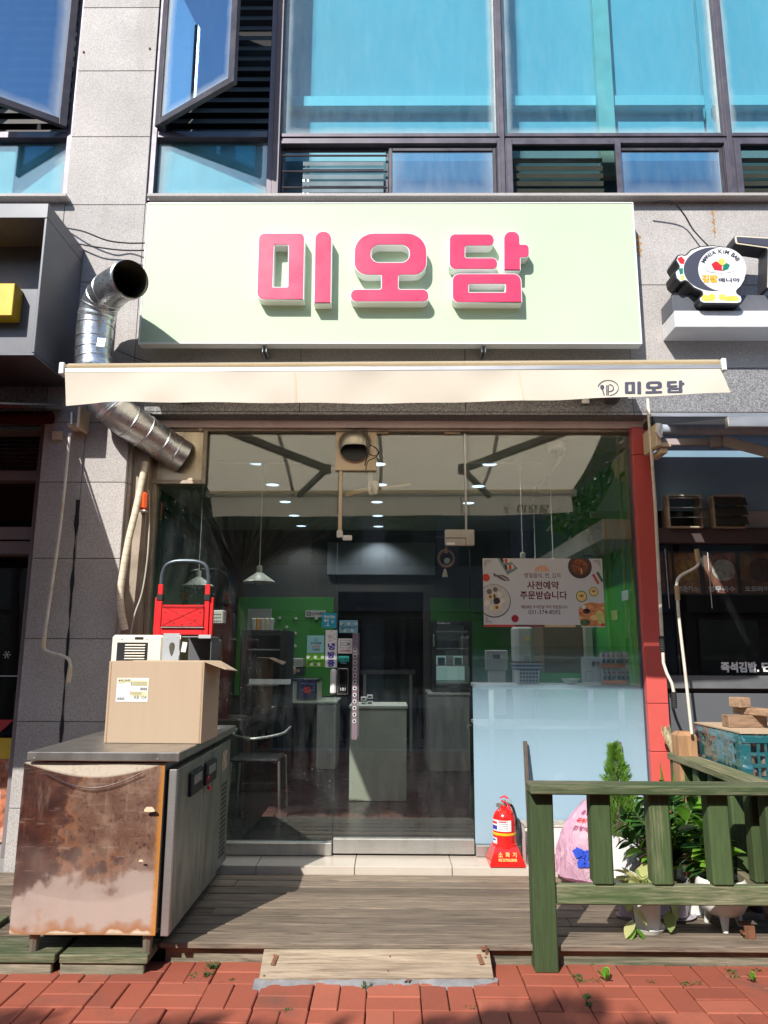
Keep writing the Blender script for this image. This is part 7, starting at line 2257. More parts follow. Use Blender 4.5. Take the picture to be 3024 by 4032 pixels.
# ---- teal crates wrapped in film
def crate(x0, x1, y0, y1, z0, z1, label):
    o = thing('teal_crate', label, 'crate', ((x0 + x1) / 2, (y0 + y1) / 2, z0), 'teal crates')
    def wall(p0, p1):
        p0, p1 = Vector(p0), Vector(p1)
        d = (p1 - p0)
        Lw = d.length
        d.normalize()
        nrm = d.cross(Vector((0, 0, 1)))
        g = G()
        def bx_(a, b, za, zb, t=.01):
            q0, q1 = p0 + d * a, p0 + d * b
            c_ = (q0 + q1) / 2 + Vector((0, 0, (za + zb) / 2))
            M = Matrix((d, nrm, Vector((0, 0, 1)))).transposed()
            g.obox(c_, (b - a, t, zb - za), M)
        h = z1 - z0
        bx_(0, Lw, z0, z0 + .04, .014); bx_(0, Lw, z1 - .045, z1, .02); bx_(0, .05, z0 + .04, z1 - .045); bx_(Lw - .05, Lw, z0 + .04, z1 - .045)
        n = int((Lw - .1) / .042)
        for i in range(1, n): bx_(.05 + i * (Lw - .1) / n - .007, .05 + i * (Lw - .1) / n + .007, z0 + .04, z1 - .045, .007)
        for j in (1, 2): bx_(.05, Lw - .05, z0 + .04 + j * (h - .085) / 3 - .01, z0 + .04 + j * (h - .085) / 3 + .01, .0085)
        bx_(Lw * .5 - .05, Lw * .5 + .05, z0 + .04, z1 - .045, .009)
        part('wall', g, TEAL, o)
    wall((x0, y0, 0), (x1, y0, 0)); wall((x1, y0 + .012, 0), (x1, y1, 0)); wall((x1 - .012, y1, 0), (x0, y1, 0)); wall((x0, y1 - .012, 0), (x0, y0 + .012, 0))
    part('floor', G().box(x0 + .01, x1 - .01, y0 + .01, y1 - .01, z0 + .002, z0 + .012), TEAL, o)
    return o
cx0, cy0, cy1 = X(2915, 2900, -.95), -.95, -.38
zc1 = Z(2920, 2892, -.95)
crate(cx0, cx0 + .62, cy0, cy1, zc1 - .27, zc1, 'upper teal plastic crate wrapped in clear film')
crate(cx0, cx0 + .62, cy0, cy1, zc1 - .55, zc1 - .28, 'lower teal plastic crate under the film wrapped one')
g = G()
for i in range(5):
    for j in range(3):
        p = Vector((cx0 + .09 + .1 * i, cy0 + .12 + .17 * j, zc1 - .24))
        g.lathe([(.032, 0), (.034, .08), (.03, .12), (.012, .15), (.012, .18), (0, .181)], p, 10)
single('bottles_in_crate', g, mat('pale_bottle', (.45, .35, .28), .3), 'pale bottles standing inside the upper teal crate', 'bottles', kind='stuff')
single('crate_stand', G().box(cx0 + .02, cx0 + .6, cy0 + .02, cy1 - .02, ZB - .02, zc1 - .552, .004), BLACK, 'dark box under the teal crates', 'stand')
def wrapf(u, v):
    P = [(cx0 - .022, cy1), (cx0 - .022, cy0 - .022), (cx0 + .64, cy0 - .022)]
    L1 = cy1 - cy0
    s = u * (L1 + .66)
    if s < L1: x, y, nx, ny = cx0 - .018, cy1 - s, -1, 0
    else: x, y, nx, ny = cx0 - .018 + (s - L1), cy0 - .02, 0, -1
    r = .010 * math.sin(u * 37 + v * 9) + .006 * math.sin(u * 83 - v * 31) + .008 * math.sin(v * 12 + u * 6)
    return Vector((x + nx * abs(r), y + ny * abs(r), zc1 + .003 - .33 * v))
single('plastic_wrap', G().grid(wrapf, 70, 20), FILMW, 'crinkled clear plastic wrap around the upper teal crate', 'plastic wrap')
cbp = [Vector((cx0 - .02, cy1 + .02, zc1 + .006)), Vector((cx0 - .01, cy0 - .02, zc1 + .006)), Vector((cx0 + .64, cy0 - .03, zc1 + .006)), Vector((cx0 + .64, cy1 + .02, zc1 + .006))]
single('cardboard_sheet', G().prism(cbp, (0, 0, .008)), CARD, 'flat cardboard sheet lying on the teal crate', 'cardboard')
for (nm, c_, sz, ro_) in (('lower wooden block lying on the cardboard', (cx0 + .16, cy0 + .28, zc1 + .05), (.24, .085, .07), 4), ('long slanting timber across the wooden blocks', (cx0 + .29, cy0 + .10, zc1 + .107), (.085, .62, .042), 22), ('small wooden block on top of the timber', (cx0 + .15, cy0 + .30, zc1 + .158), (.085, .09, .06), 20)):
    single('wood_block', G().obox(c_, sz, R3('Z', ro_), .004), LUMBER if sz[1] > .3 else LUMBERX, nm, 'wood block', 'old timbers')

# ================================================================== THINGS BY THE RIGHT PANE
ey = -.165
q = at(1992, 3400, ey)
ex = thing('fire_extinguisher', 'red fire extinguisher on a red square stand by the door', 'fire extinguisher', (q.x - .005, ey, .0))
ecx = q.x - .005
bs_ = part('stand', G().add([(ecx + a * h_, ey + b * h_, z_) for z_, h_ in ((.002, .112), (.018, .112), (.10, .078), (.112, .070)) for a, b in ((-1, -1), (1, -1), (1, 1), (-1, 1))],
     [(i * 4 + k, i * 4 + (k + 1) % 4, i * 4 + 4 + (k + 1) % 4, i * 4 + 4 + k) for i in range(3) for k in range(4)] + [(3, 2, 1, 0), (12, 13, 14, 15)]), REDEX, ex)
def on_slope(body, x0, x1, z0, z1, m, bold=.02):
    g = text(G(), body, x0, x1, z0, z1, 0, bold)
    for v in g.v: v.y = ey - .112 + (v.z - .018) * (.034 / .082) - .002
    part('print', g, m, bs_, smooth=0)
on_slope('소', ecx - .055, ecx - .028, .058, .085, GOLD); on_slope('화', ecx - .010, ecx + .018, .058, .085, GOLD); on_slope('기', ecx + .036, ecx + .060, .058, .085, GOLD)
on_slope('FIRE EXTINGUISHER', ecx - .056, ecx + .062, .034, .050, GOLD)
RB = .074
zs_ = Z(1990, 3185, ey)
part('cylinder', G().lathe([(.060, .100), (RB + .006, .104), (RB + .006, .125), (RB, .128), (RB, zs_ - .075), (RB * .96, zs_ - .045), (RB * .80, zs_ - .018), (RB * .5, zs_ + .002), (.024, zs_ + .010), (.022, zs_ + .022)], (ecx, ey, 0), 40), REDEX, ex)
zy = Z(1990, 3288, ey - RB)
part('band', G().lathe([(RB + .001, zy - .008), (RB + .0028, zy - .006), (RB + .0028, zy + .006), (RB + .001, zy + .008)], (ecx, ey, 0), 40, None, False), YEL, ex)
def curved(a0, a1, z0, z1, m, nm, dr=.0018):
    g = G().grid(lambda u, v: Vector((ecx + (RB + dr) * math.sin(rad(a0 + (a1 - a0) * u)), ey - (RB + dr) * math.cos(rad(a0 + (a1 - a0) * u)), z0 + (z1 - z0) * v)), 16, 1)
    return part(nm, g, m, ex)
za_, zb_3 = Z(1970, 3283, ey - RB), Z(1970, 3238, ey - RB)
curved(-82, 28, za_ + .012, zb_3 + .01, PAPER, 'label')
curved(-80, -45, za_ + .02, za_ + .045, INKB, 'print', .0026); curved(-80, -45, za_ + .055, za_ + .07, INKR, 'print', .0026)
for k in range(6): curved(-38, 10, za_ + .022 + .011 * k, za_ + .026 + .011 * k, mat('grey_text_%d' % k, (.35, .35, .38), .6), 'print', .0026)
curved(-35, 0, zb_3 - .004, zb_3 + .004, INKR, 'print', .0026)
za_, zb_3 = Z(1970, 3338, ey - RB), Z(1970, 3303, ey - RB)
curved(-85, -48, za_, zb_3, PAPER, 'label'); curved(-82, -55, zb_3 - .018, zb_3 - .008, INKB, 'print', .0026)
zt__ = zs_ + .02
part('valve', G().tube([(ecx, ey, zt__ - .01), (ecx, ey, zt__ + .035)], .014, 14).tube([(ecx, ey, zt__ + .008), (ecx - .035, ey - .01, zt__ + .006)], .012, 10), STEEL, ex)
part('gauge', G().lathe([(.015, -.006), (.015, .006)], (ecx - .038, ey - .012, zt__ + .006), 16, R3('X', 90)), STEEL, ex)
part('lever', G().bar((ecx - .025, ey - .004, zt__ + .050), (ecx + .005, ey - .004, zt__ + .062), .022, .006, .002).bar((ecx + .004, ey - .004, zt__ + .062), (ecx + .024, ey - .03, zt__ + .050), .022, .006, .002), REDEX, ex)
part('lever', G().bar((ecx - .018, ey - .006, zt__ + .036), (ecx + .02, ey - .02, zt__ + .022), .02, .006, .002).bar((ecx + .02, ey - .02, zt__ + .022), (ecx + .045, ey - .05, zt__ - .04), .02, .006, .002), REDEX, ex)
part('pin_ring', G().tube([(ecx + .032 + .014 * math.cos(a), ey - .03, zt__ + .03 + .014 * math.sin(a)) for a in [k * .42 for k in range(16)]], .0018, 6), STEEL, ex)
part('hose', G().tube(cat([Vector((ecx + .012, ey + .01, zt__ + .01)), Vector((ecx + .06, ey + .03, zt__ - .01)), Vector((ecx + RB + .016, ey + .02, zt__ - .12)), Vector((ecx + RB + .016, ey + .015, .2))], 6), .009, 10), RUBBER, ex)
# metal strips leaning on the pane
MS = mat('brown_strip', (.14, .11, .09), .4, .5, .2, 12)
for k, (a, b, lab_) in enumerate((((2067, 2918), (2090, 3392), 'near the extinguisher'), ((2438, 2922), (2475, 3392), 'behind the conifer'))):
    p, q = at(a[0], a[1], -.05), at(b[0], b[1], -.27)
    q.z = max(q.z, .006)
    o = thing('metal_strip', 'brown metal mounting strip leaning on the frosted pane ' + lab_, 'metal strip', q, 'leaning metal strips')
    part('channel', G().bar(q, p, .028, .008, .001, up=(0, 1, 0)).bar(q + Vector((.012, .012, 0)), p + Vector((.012, .012, 0)), .003, .02, 0, up=(0, 1, 0)), MS, o)
    part('hole', G().lathe([(.004, 0), (0, .001)], p + Vector((-.006, -.012, -.03)), 8, R3('X', 90)).lathe([(.004, 0), (0, .001)], p + Vector((.006, -.012, -.03)), 8, R3('X', 90)), PAPER, o)
x0, x1, z0, z1 = rect(2070, 2260, 3258, 3398, -.20)
wb_ = thing('white_metal_box', 'worn white metal box lying behind the pink bag', 'box', ((x0 + x1) / 2, -.12, .0))
part('case', G().box(x0, x1, -.20, -.05, .003, z1, .004), DIM_W, wb_)
part('rail', G().box(x0 - .002, x0 + .03, -.212, -.2005, .01, z1 - .02, .003), GALV, wb_)
g = G()
for k in range(5): g.lathe([(.005, 0), (0, .0005)], (x0 + .014, -.2125, .04 + .03 * k), 8, R3('X', 90))
part('slot', g, BLACK, wb_)
part('lid', G().box(x0 - .006, x1 + .006, -.206, -.046, z1, z1 + .014, .003), mat('speckled_lid', (.42, .38, .33), .8, 0, .4, 40), wb_)
# pink rubbish bag
bgx, bgy = X(2355, 3350, -.42), -.43
pb = thing('rubbish_bag', 'full translucent pink rubbish bag with printed lines behind the fence', 'rubbish bag', (bgx, bgy, ZD))
def bagf(u, v):
    a = u * 2 * math.pi
    # profile
    h = .57
    if v < .08: r = .235 * (v / .08) ** .4
    else:
        t = (v - .08) / .92
        r = .235 * (1 - t ** 2.9) ** .8 + .012
    cr_ = 1 + .05 * math.sin(3 * a + 5 * v) + .045 * math.sin(6 * a - 9 * v) + .035 * abs(math.sin(8 * a + 11 * v)) + .03 * abs(math.sin(13 * a - 7 * v + 2 * math.sin(5 * v))) + .015 * math.sin(31 * a + 19 * v) * (.3 + v)
    lean = .10 * v ** 2
    return Vector((bgx + r * cr_ * math.cos(a) * 1.06 + lean, bgy + r * cr_ * math.sin(a) * .72, ZD + .006 + h * v))
part('sack', G().grid(bagf, 72, 40), BAG, pb)
tp = bagf(0, 1)
part('knot', G().tube(cat([Vector((bgx + .09, bgy, ZD + .50)), Vector((bgx + .13, bgy - .02, ZD + .55)), Vector((bgx + .19, bgy - .02, ZD + .53)), Vector((bgx + .24, bgy, ZD + .46))], 5), [.03, .022, .014, .012, .016, .02, .022, .02, .018, .016, .014, .012, .012, .012, .008, .006], 8, True, .5), BAG, pb)
def on_bag(body, a0, a1, v0, v1, m, bold=.02):
    vs, fs = text_geo(body, bold)
    x0, x1 = min(p.x for p in vs), max(p.x for p in vs); y0, y1 = min(p.y for p in vs), max(p.y for p in vs)
    pts = []
    for p in vs:
        u = (a0 + (a1 - a0) * (p.x - x0) / (x1 - x0)) / 360
        q = bagf(u % 1, v0 + (v1 - v0) * (p.y - y0) / (y1 - y0))
        n = Vector((q.x - bgx, q.y - bgy, 0)).normalized()
        pts.append(q + n * .004)
    part('print', G().add(pts, fs), m, pb, smooth=0)
MP = mat('maroon_print', (.28, .03, .10), .6)
for k, t in enumerate(('종량제봉투',) * 4): on_bag(t, 212, 258, .80 - .075 * k, .845 - .075 * k, MP if k % 2 else INKR)
on_bag('20L', 262, 276, .66, .76, MP)
g = G()
for k in range(9):
    p = bagf((240 + random.uniform(-9, 9)) / 360, .33 + random.uniform(-.07, .07))
    n = Vector((p.x - bgx, p.y - bgy, 0)).normalized()
    g.obox(p + n * .003, (.05, .05, .004), Matrix.Rotation(random.uniform(0, 3), 4, n) @ n.to_track_quat('Z', 'Y').to_matrix().to_4x4(), .001)
part('blue_scrap', g, mat('blue_scrap', (.03, .08, .55), .5, 0, .2, 30), pb)
# ---- pots and plants
def leaf_mesh(name, m, l, wd, curl=.2, n=5):
    g = G()
    vs, fs = [], []
    for i in range(n + 1):
        t = i / n
        w_ = wd * math.sin(math.pi * min(1, t * .92 + .06)) ** .8 / 2
        z = -curl * l * t * t
        vs += [(-w_, l * t, z + w_ * .25), (0, l * t, z), (w_, l * t, z + w_ * .25)]
    for i in range(n):
        a = i * 3
        fs += [(a, a + 1, a + 4, a + 3), (a + 1, a + 2, a + 5, a + 4)]
    g.add(vs, fs)
    me = g.mesh(name, smooth=60)
    me.materials.append(m)
    return me
ZZ1 = leaf_mesh('leaf', LEAF_ZZ, .098, .045)
ZZ2 = leaf_mesh('leaf', LEAF_NEW, .095, .045)
def dir_matrix(p, d, roll, sc):
    d = Vector(d).normalized()
    side = d.cross(Vector((0, 0, 1)))
    if side.length < 1e-4: side = Vector((1, 0, 0))
    side.normalize()
    up = side.cross(d)
    return T4(p) @ Matrix((side, d, up)).transposed().to_4x4() @ R3('Y', roll) @ Matrix.Scale(sc, 4)
def zz_plant(o, base, stems, newfrac, seed):
    rnd = random.Random(seed)
    for (tx, ty, h) in stems:
        b = Vector(base) + Vector((rnd.uniform(-.03, .03), rnd.uniform(-.03, .03), 0))
        pts = [b + Vector((tx * t ** 1.5, ty * t ** 1.5, h * (t - .12 * t * t))) for t in [k / 8 for k in range(9)]]
        part('stem', G().tube(pts, [.009 - .0007 * k for k in range(9)], 7), STEMM, o)
        isnew = rnd.random() < newfrac
        n = int(h / .030)
        for k in range(n):
            t = .22 + .78 * k / n
            i = min(7, int(t * 8))
            p = lerp(pts[i], pts[i + 1], t * 8 - i)
            ax = (pts[i + 1] - pts[i]).normalized()
            sd = ax.cross(Vector((rnd.uniform(-.4, .4), 1, .2))).normalized()
            for s in (-1, 1):
                d = sd * s + ax * .75 + Vector((rnd.uniform(-.25, .25), rnd.uniform(-.45, .25), rnd.uniform(-.1, .3)))
                inst('leaf', ZZ2 if (isnew and rnd.random() < .7) else ZZ1, dir_matrix(p, d, rnd.uniform(-35, 35), rnd.uniform(.75, 1.15)), o)
def pot(o, base, prof, m=POT, n=36, soil=None):
    part('pot', G().lathe(prof, base, n, None, False), m, o)
    rr_, zz = soil
    part('soil', G().lathe([(rr_, zz), (0, zz + .005)], base, 20), SOIL, o)
# conifer
cfx, cfy = X(2448, 3300, -.62), -.62
zso = Z(2448, 3288, -.62)
cf = thing('conifer', 'small bright green conifer in a white ribbed pot', 'plant', (cfx, cfy, ZD))
rp = .105
g = G()
nr = 40
prof = [(.08, .0), (.085, .01), (rp - .006, zso - ZD - .03), (rp, zso - ZD - .01), (rp + .004, zso - ZD + .012), (rp - .004, zso - ZD + .012), (rp - .01, zso - ZD - .02)]
vs, fs = [], []
for (r, z) in prof:
    for k in range(nr * 2):
        a = math.pi * k / nr
        vs.append((cfx + (r + (.003 if k % 2 and z < zso - ZD - .015 else 0)) * math.cos(a), cfy + (r + (.003 if k % 2 and z < zso - ZD - .015 else 0)) * math.sin(a), ZD + z))
for i in range(len(prof) - 1):
    for k in range(nr * 2):
        k2 = (k + 1) % (nr * 2)
        fs.append((i * nr * 2 + k, i * nr * 2 + k2, (i + 1) * nr * 2 + k2, (i + 1) * nr * 2 + k))
part('pot', G().add(vs, fs), POT, cf, smooth=0)
part('soil', G().lathe([(rp - .012, zso - .02), (0, zso - .01)], (cfx, cfy, 0), 20), SOIL, cf)
zct = Z(2425, 2930, -.62)
part('trunk', G().tube([(cfx, cfy, zso - .02), (cfx - .02, cfy, zct - .08)], [.012, .003], 8), BARK, cf)
g = G()
rnd = random.Random(3)
for k in range(1150):
    t = rnd.random() ** 1.25
    z = zso + .02 + (zct - zso - .03) * t
    rm = .115 * (1 - t) ** .75 * (.9 + .35 * math.sin(t * 20 + k % 3)) + .006
    a = rnd.uniform(0, 6.283)
    r = rm * rnd.uniform(.35, 1.0) ** .8 * (1.0 + .28 * math.sin(a * 3 + t * 11) * (1 - t))
    p = Vector((cfx - .02 * t + r * math.cos(a), cfy + r * math.sin(a), z))
    d = Vector((math.cos(a) * .55, math.sin(a) * .55, rnd.uniform(.5, 1.1))).normalized()
    l = rnd.uniform(.03, .07) * (1 - .35 * t)
    sd = d.cross(Vector((rnd.uniform(-1, 1), rnd.uniform(-1, 1), .3))).normalized()
    w_ = .0055
    e = p + d * l
    g.add([p - sd * w_, p + sd * w_, e + sd * w_ * .4, e - sd * w_ * .4], [(0, 1, 2, 3)])
    for s in (-1, 1):
        for f_ in (.35, .65):
            b_ = p + d * l * f_
            e2 = b_ + (d * .6 + sd * s * .8).normalized() * l * .45
            n2 = d * w_ * .55
            g.add([b_ - n2, b_ + n2, e2 + n2 * .3, e2 - n2 * .3], [(0, 1, 2, 3)])
part('foliage', g, CONIF, cf, kind='stuff', smooth=0)
g = G()
for k in range(160):
    a = rnd.uniform(0, 6.28); r = rnd.uniform(.01, .085)
    p = Vector((cfx + r * math.cos(a), cfy + r * math.sin(a), zso + rnd.uniform(-.01, .07)))
    d = Vector((rnd.gauss(0, 1), rnd.gauss(0, 1), rnd.gauss(0, .6))).normalized() * .03
    sd = d.cross(Vector((0, 0, 1))).normalized() * .003
    g.add([p - sd, p + sd, p + d], [(0, 1, 2)])
part('dry_foliage', g, IRONR, cf, kind='stuff', smooth=0)
# dark zz plant behind the middle balusters
zx, zy_ = X(2640, 3450, -.98), -.98
zp = thing('zz_plant', 'large dark glossy zz plant behind the second and third balusters', 'plant', (zx, zy_, ZD))
pot(zp, (zx, zy_, ZD), [(.06, .012), (.075, .014), (.095, .10), (.10, .19), (.092, .19), (.085, .15)], mat('lilac_grey_pot', (.50, .46, .50), .4), soil=(.088, .17))
part('saucer', G().lathe([(.10, .0), (.12, .018), (.115, .018), (.095, .004)], (zx, zy_, ZD), 32), mat('grey_saucer', (.40, .37, .42), .45), zp)
zz_plant(zp, (zx, zy_, ZD + .16), [(-.20, -.05, .44), (-.29, .0, .38), (-.11, .06, .50), (.05, .05, .52), (.14, -.02, .50), (.24, .04, .44), (-.22, -.12, .26), (.02, -.14, .36), (.10, .10, .54), (-.05, .0, .52), (-.30, -.08, .30)], .25, 5)
# tripod pot plant
tx_, ty_ = X(2845, 3560, -1.14), -1.14
tp_ = thing('zz_plant', 'zz plant with fresh light leaves in a white three legged pot', 'plant', (tx_, ty_, ZD))
pot(tp_, (tx_, ty_, ZD), [(.0, .055), (.05, .06), (.10, .085), (.125, .13), (.13, .19), (.122, .235), (.112, .245), (.112, .235), (.118, .20)], soil=(.112, .215))
for a in (-110, 10, 130):
    d = Vector((math.cos(rad(a)), math.sin(rad(a)), 0))
    part('leg', G().tube([Vector((tx_, ty_, ZD + .085)) + d * .07, Vector((tx_, ty_, ZD + .003)) + d * .095], [.026, .013], 14), POT, tp_)
zz_plant(tp_, (tx_ - .02, ty_, ZD + .21), [(-.10, -.03, .24), (-.03, -.05, .30), (.06, .0, .26), (-.14, .02, .16), (.12, .03, .22), (.0, .05, .34), (-.06, .0, .30), (.03, -.06, .22)], .6, 9)
# pothos
ox, oy = X(2545, 3600, -1.18), -1.18
po = thing('pothos', 'yellow green variegated pothos in a white cylinder pot', 'plant', (ox, oy, ZD))
zpt = Z(2545, 3505, -1.18)
pot(po, (ox, oy, ZD), [(.062, .012), (.066, .016), (.074, zpt - ZD), (.068, zpt - ZD), (.064, zpt - ZD - .03)], soil=(.066, zpt - ZD - .015))
part('saucer', G().lathe([(.075, .0), (.09, .022), (.085, .022), (.07, .004)], (ox, oy, ZD), 32), POT, po)
PO1, PO2 = leaf_mesh('leaf', LEAF_PO, .115, .072, .25), leaf_mesh('leaf', LEAF_POG, .105, .072, .3)
rnd = random.Random(11)
for k in range(34):
    a = rnd.uniform(0, 6.283)
    el = rnd.uniform(.1, 1.1)
    p = Vector((ox + .045 * math.cos(a), oy + .045 * math.sin(a), zpt + rnd.uniform(-.01, .05)))
    d = Vector((math.cos(a), math.sin(a) - .15, el))
    inst('leaf', PO1 if rnd.random() < .72 else PO2, dir_matrix(p, d, rnd.uniform(-30, 30), rnd.uniform(.8, 1.15)), po)
v0 = Vector((ox - .06, oy - .05, zpt))
vine = cat([v0, v0 + Vector((-.03, -.03, .0)), v0 + Vector((-.035, -.04, -.08)), v0 + Vector((-.03, -.045, -.15))], 4)
part('vine', G().tube(vine, .0035, 6), STEMM, po)
for (t, dx_, m) in ((2, -.9, PO2), (4, -.5, PO2), (7, .6, PO1), (10, -.7, PO1), (12, .5, ZZ2), (12, -.6, ZZ2)):
    inst('leaf', m, dir_matrix(vine[min(t, len(vine) - 1)], (dx_, -.5, -.45), 0, .8), po)
v1 = Vector((ox + .07, oy - .04, zpt))
part('vine', G().tube(cat([v1, v1 + Vector((.03, -.02, -.02)), v1 + Vector((.035, -.03, -.09))], 4), .0035, 6), STEMM, po)
for (dz, dx_) in ((-.03, .4), (-.08, -.2)): inst('leaf', PO2, dir_matrix(v1 + Vector((.03, -.025, dz)), (dx_, -.4, -.7), 0, .85), po)
# small pots further back
for k, (px, py, Y, r_, cc_, lb_) in enumerate(((2468, 3625, -1.0, .045, (.46, .34, .40), 'small mauve pot with leaves left of the pothos'), (2735, 3590, -.95, .055, (.74, .73, .70), 'white pot with saucer left of the three legged pot'))):
    q = at(px, py, Y)
    o = thing('small_pot', lb_, 'flower pot', (q.x, Y, ZD), 'small pots')
    part('pot', G().lathe([(r_ * .75, .01), (r_, .09), (r_ * .92, .09), (r_ * .85, .07)], (q.x, Y, ZD), 24, None, False), mat('small_pot_%d' % k, cc_, .5), o)
    part('saucer', G().lathe([(r_, .001), (r_ * 1.25, .014), (r_ * 1.2, .014), (r_ * .9, .004)], (q.x, Y, ZD), 24), mat('small_saucer_%d' % k, tuple(z_ * .9 for z_ in cc_), .5), o)
    part('soil', G().lathe([(r_ * .88, .075), (0, .078)], (q.x, Y, ZD), 16), SOIL, o)
    rnd = random.Random(20 + k)
    for j in range(10):
        a = rnd.uniform(0, 6.28)
        inst('leaf', ZZ1, dir_matrix((q.x, Y, ZD + .08), (math.cos(a), math.sin(a), rnd.uniform(.2, 1)), 0, .7), o)
# upright yellow edged leaves by the side fence
q = at(2632, 3080, -.55)
spk = thing('sword_leaf_plant', 'upright sword shaped yellow green leaves beside the red column', 'plant', (q.x, -.55, ZD))
zz_ = Z(2620, 3000, -.55)
for (dx_, h_, l_) in ((-.012, zz_ - ZD, -.03), (.02, zz_ - ZD - .06, .02), (-.03, zz_ - ZD - .12, -.05), (.045, zz_ - ZD - .10, .05)):
    g = G().grid(lambda u, v: Vector((q.x + dx_ + l_ * v * v + (u - .5) * .042 * (1 - v ** 2.5) * (.75 + .5 * v), -.55 + abs(u - .5) * .02, ZD + .12 + (h_ - .12) * v)), 4, 12)
    part('leaf', g, LEAF_NEW, spk)
part('pot', G().lathe([(.05, .0), (.07, .14), (.064, .14), (.05, .12)], (q.x, -.55, ZD), 24), POT, spk)
# dried bundle against the red column
q0, q1 = at(2648, 2950, -.24), at(2618, 2868, -.22)
db = thing('dried_bundle', 'bundle of dried grey stalks standing against the red column', 'dried plant', q0)
DRY = mat('dried_stalk', (.40, .33, .20), .9, 0, .35, 40, bump=.6, bs=80)
part('bundle', G().tube([q0 - (q1 - q0) * 1.2, q0, lerp(q0, q1, .5), q1], [.018, .02, .027, .016], 12), DRY, db)
rnd = random.Random(4)
for k in range(26):
    t = rnd.uniform(.2, 1.05)
    p = lerp(q0, q1, t)
    a = rnd.uniform(0, 6.28)
    d = Vector((math.cos(a) * .5, math.sin(a) * .5, 1)).normalized() * .035
    sd = d.cross(Vector((0, 1, .2))).normalized() * .008
    p = p + Vector((math.cos(a), math.sin(a), 0)) * .022
    part('scale', G().add([p - sd, p + sd, p + d], [(0, 1, 2)]), DRY, db, smooth=0)
# rusty bracket on the deck edge at the right
q = at(2945, 3690, -1.28)
single('rusty_bracket', G().box(q.x - .02, q.x + .03, -1.30, -1.285, ZD + .001, ZD + .06, .001).box(q.x - .02, q.x + .03, -1.284, -1.22, ZD + .05, ZD + .06, .001).box(q.x - .03, q.x - .02, -1.30, -1.26, ZD + .02, ZD + .03), IRONR, 'small rusty iron bracket standing on the deck edge', 'bracket')
g = G()
for (px, py) in ((1530, 3700), (2170, 3570), (1225, 3500), (1340, 3560)):
    pass

# ================================================================== STREET BEHIND THE CAMERA (seen in the glass, shades the bricks)
leafq = G()
def street_tree(x, y, hgt, crown, n, label, seed):
    rnd = random.Random(seed)
    o = thing('street_tree', label, 'tree', (x, y, ZB), 'street trees')
    tk = [Vector((x, y, ZB)), Vector((x + .04, y, ZB + hgt * .4)), Vector((x - .03, y + .04, ZB + hgt * .75)), Vector((x, y, ZB + hgt))]
    part('trunk', G().tube(cat(tk, 4), [.13 - .0075 * k for k in range(13)], 12), BARK, o)
    g = G()
    gl_ = G()
    for (cx_, cy_, cz_, r_) in crown:
        gl_.tube([Vector((x, y, ZB + hgt * .7)), lerp((x, y, ZB + hgt * .7), (cx_, cy_, cz_), .6) + Vector((0, 0, .1)), Vector((cx_, cy_, cz_))], [.05, .03, .008], 8)
        for k in range(int(n * r_ ** 2)):
            v = Vector((rnd.gauss(0, 1), rnd.gauss(0, 1), rnd.gauss(0, .8))).normalized() * (r_ * rnd.uniform(.3, 1) ** .6)
            p = Vector((cx_, cy_, cz_)) + v
            nrm = Vector((rnd.gauss(0, 1), rnd.gauss(0, 1), rnd.gauss(0, 1) + .6)).normalized()
            a = nrm.orthogonal().normalized()
            b = nrm.cross(a)
            s = rnd.uniform(.035, .075)
            g.add([p - a * s, p - b * s * .5, p + a * s, p + b * s * .5], [(0, 1, 2, 3)])
    part('limbs', gl_, BARK, o)
    part('crown', g, TREEL, o, smooth=0)
def over(xs, ys, z, r): return (xs - .5376 * (z + .15), ys - 1.0753 * (z + .15), z, r)
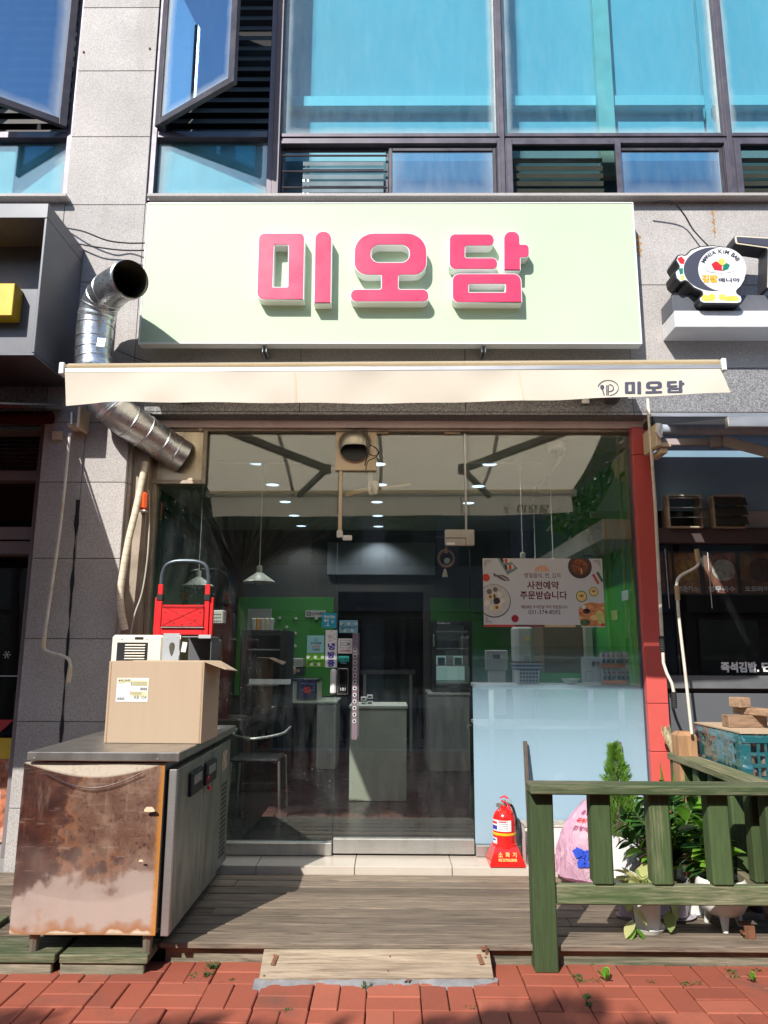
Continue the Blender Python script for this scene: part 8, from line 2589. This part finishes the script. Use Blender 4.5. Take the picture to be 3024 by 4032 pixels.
street_tree(-2.6, -7.6, 3.9, [over(.74, -1.90, 4.4, .17), over(.52, -2.0, 4.4, .2), over(.95, -2.1, 4.4, .2), over(.25, -2.12, 4.4, .2), over(.62, -2.3, 4.5, .3), over(-.85, -2.08, 4.4, .16), over(-.5, -2.05, 4.4, .12), over(-.85, -2.32, 4.4, .26), over(-.3, -2.3, 4.6, .25), over(-1.6, -2.18, 4.3, .24), over(1.3, -2.36, 4.5, .28), over(.1, -2.9, 4.6, .6), over(-1.0, -3.0, 4.7, .6), over(.9, -2.9, 4.4, .5)] + [over(-3.2 + 1.05 * i + .4 * (j % 2), -3.2 - .85 * j, 5.0 + .2 * (i % 3), .78) for i in range(7) for j in range(5) if not (i == 2 and j in (1, 2))], 3200, 'leafy street tree across the pavement, dimly mirrored in the left glass', 1)
street_tree(4.3, -9.2, 4.2, [(4.2, -9.0, 4.6, .9), (3.5, -9.3, 5.2, .8), (4.9, -9.3, 5.4, .9), (4.3, -9.5, 6.0, .8), (3.6, -9.0, 4.0, .6), (5.0, -8.9, 4.2, .7)], 1300, 'leafy street tree mirrored in the upper right glass', 2)
street_tree(-7.5, -9.4, 4.2, [(-7.5, -9.3, 4.8, 1.0), (-6.8, -9.6, 5.4, .8), (-8.2, -9.5, 5.2, .9)], 900, 'street tree mirrored at the left edge of the glass', 3)
def across(x0, x1, h, m, label, seed):
    rnd = random.Random(seed)
    o = thing('street_building', label, 'building', ((x0 + x1) / 2, -18, -.29), 'buildings across the street')
    part('wall', G().box(x0, x1, -24, -17, -.288, h), m, o)
    nx = int((x1 - x0) / 2.2)
    for f in range(int(h / 3)):
        for i in range(nx):
            a = x0 + (x1 - x0) * (i + .15) / nx
            b = x0 + (x1 - x0) * (i + .85) / nx
            z0 = .9 + 3 * f if f else .1
            part('window', G().box(a, b, -16.99, -16.95, z0, 2.3 + 3 * f, .01), DARKW, o)
    part('shop_band', G().box(x0, x1, -16.94, -16.7, 2.5, 3.1), m, o)
DARKW = mat('dark_window', (.03, .035, .04), .15)
across(-22, -5.2, 9.0, mat('tan_render', (.22, .19, .16), .8), 'tan rendered building across the street, seen only as a dark reflection', 1)
across(-5.0, 8.5, 8.6, mat('grey_render', (.17, .17, .18), .8), 'grey building across the street, mirrored in the shop glass', 2)
across(8.8, 24, 9.2, mat('brown_brick_far', (.16, .10, .08), .85), 'brown brick building across the street, seen only in reflections', 3)
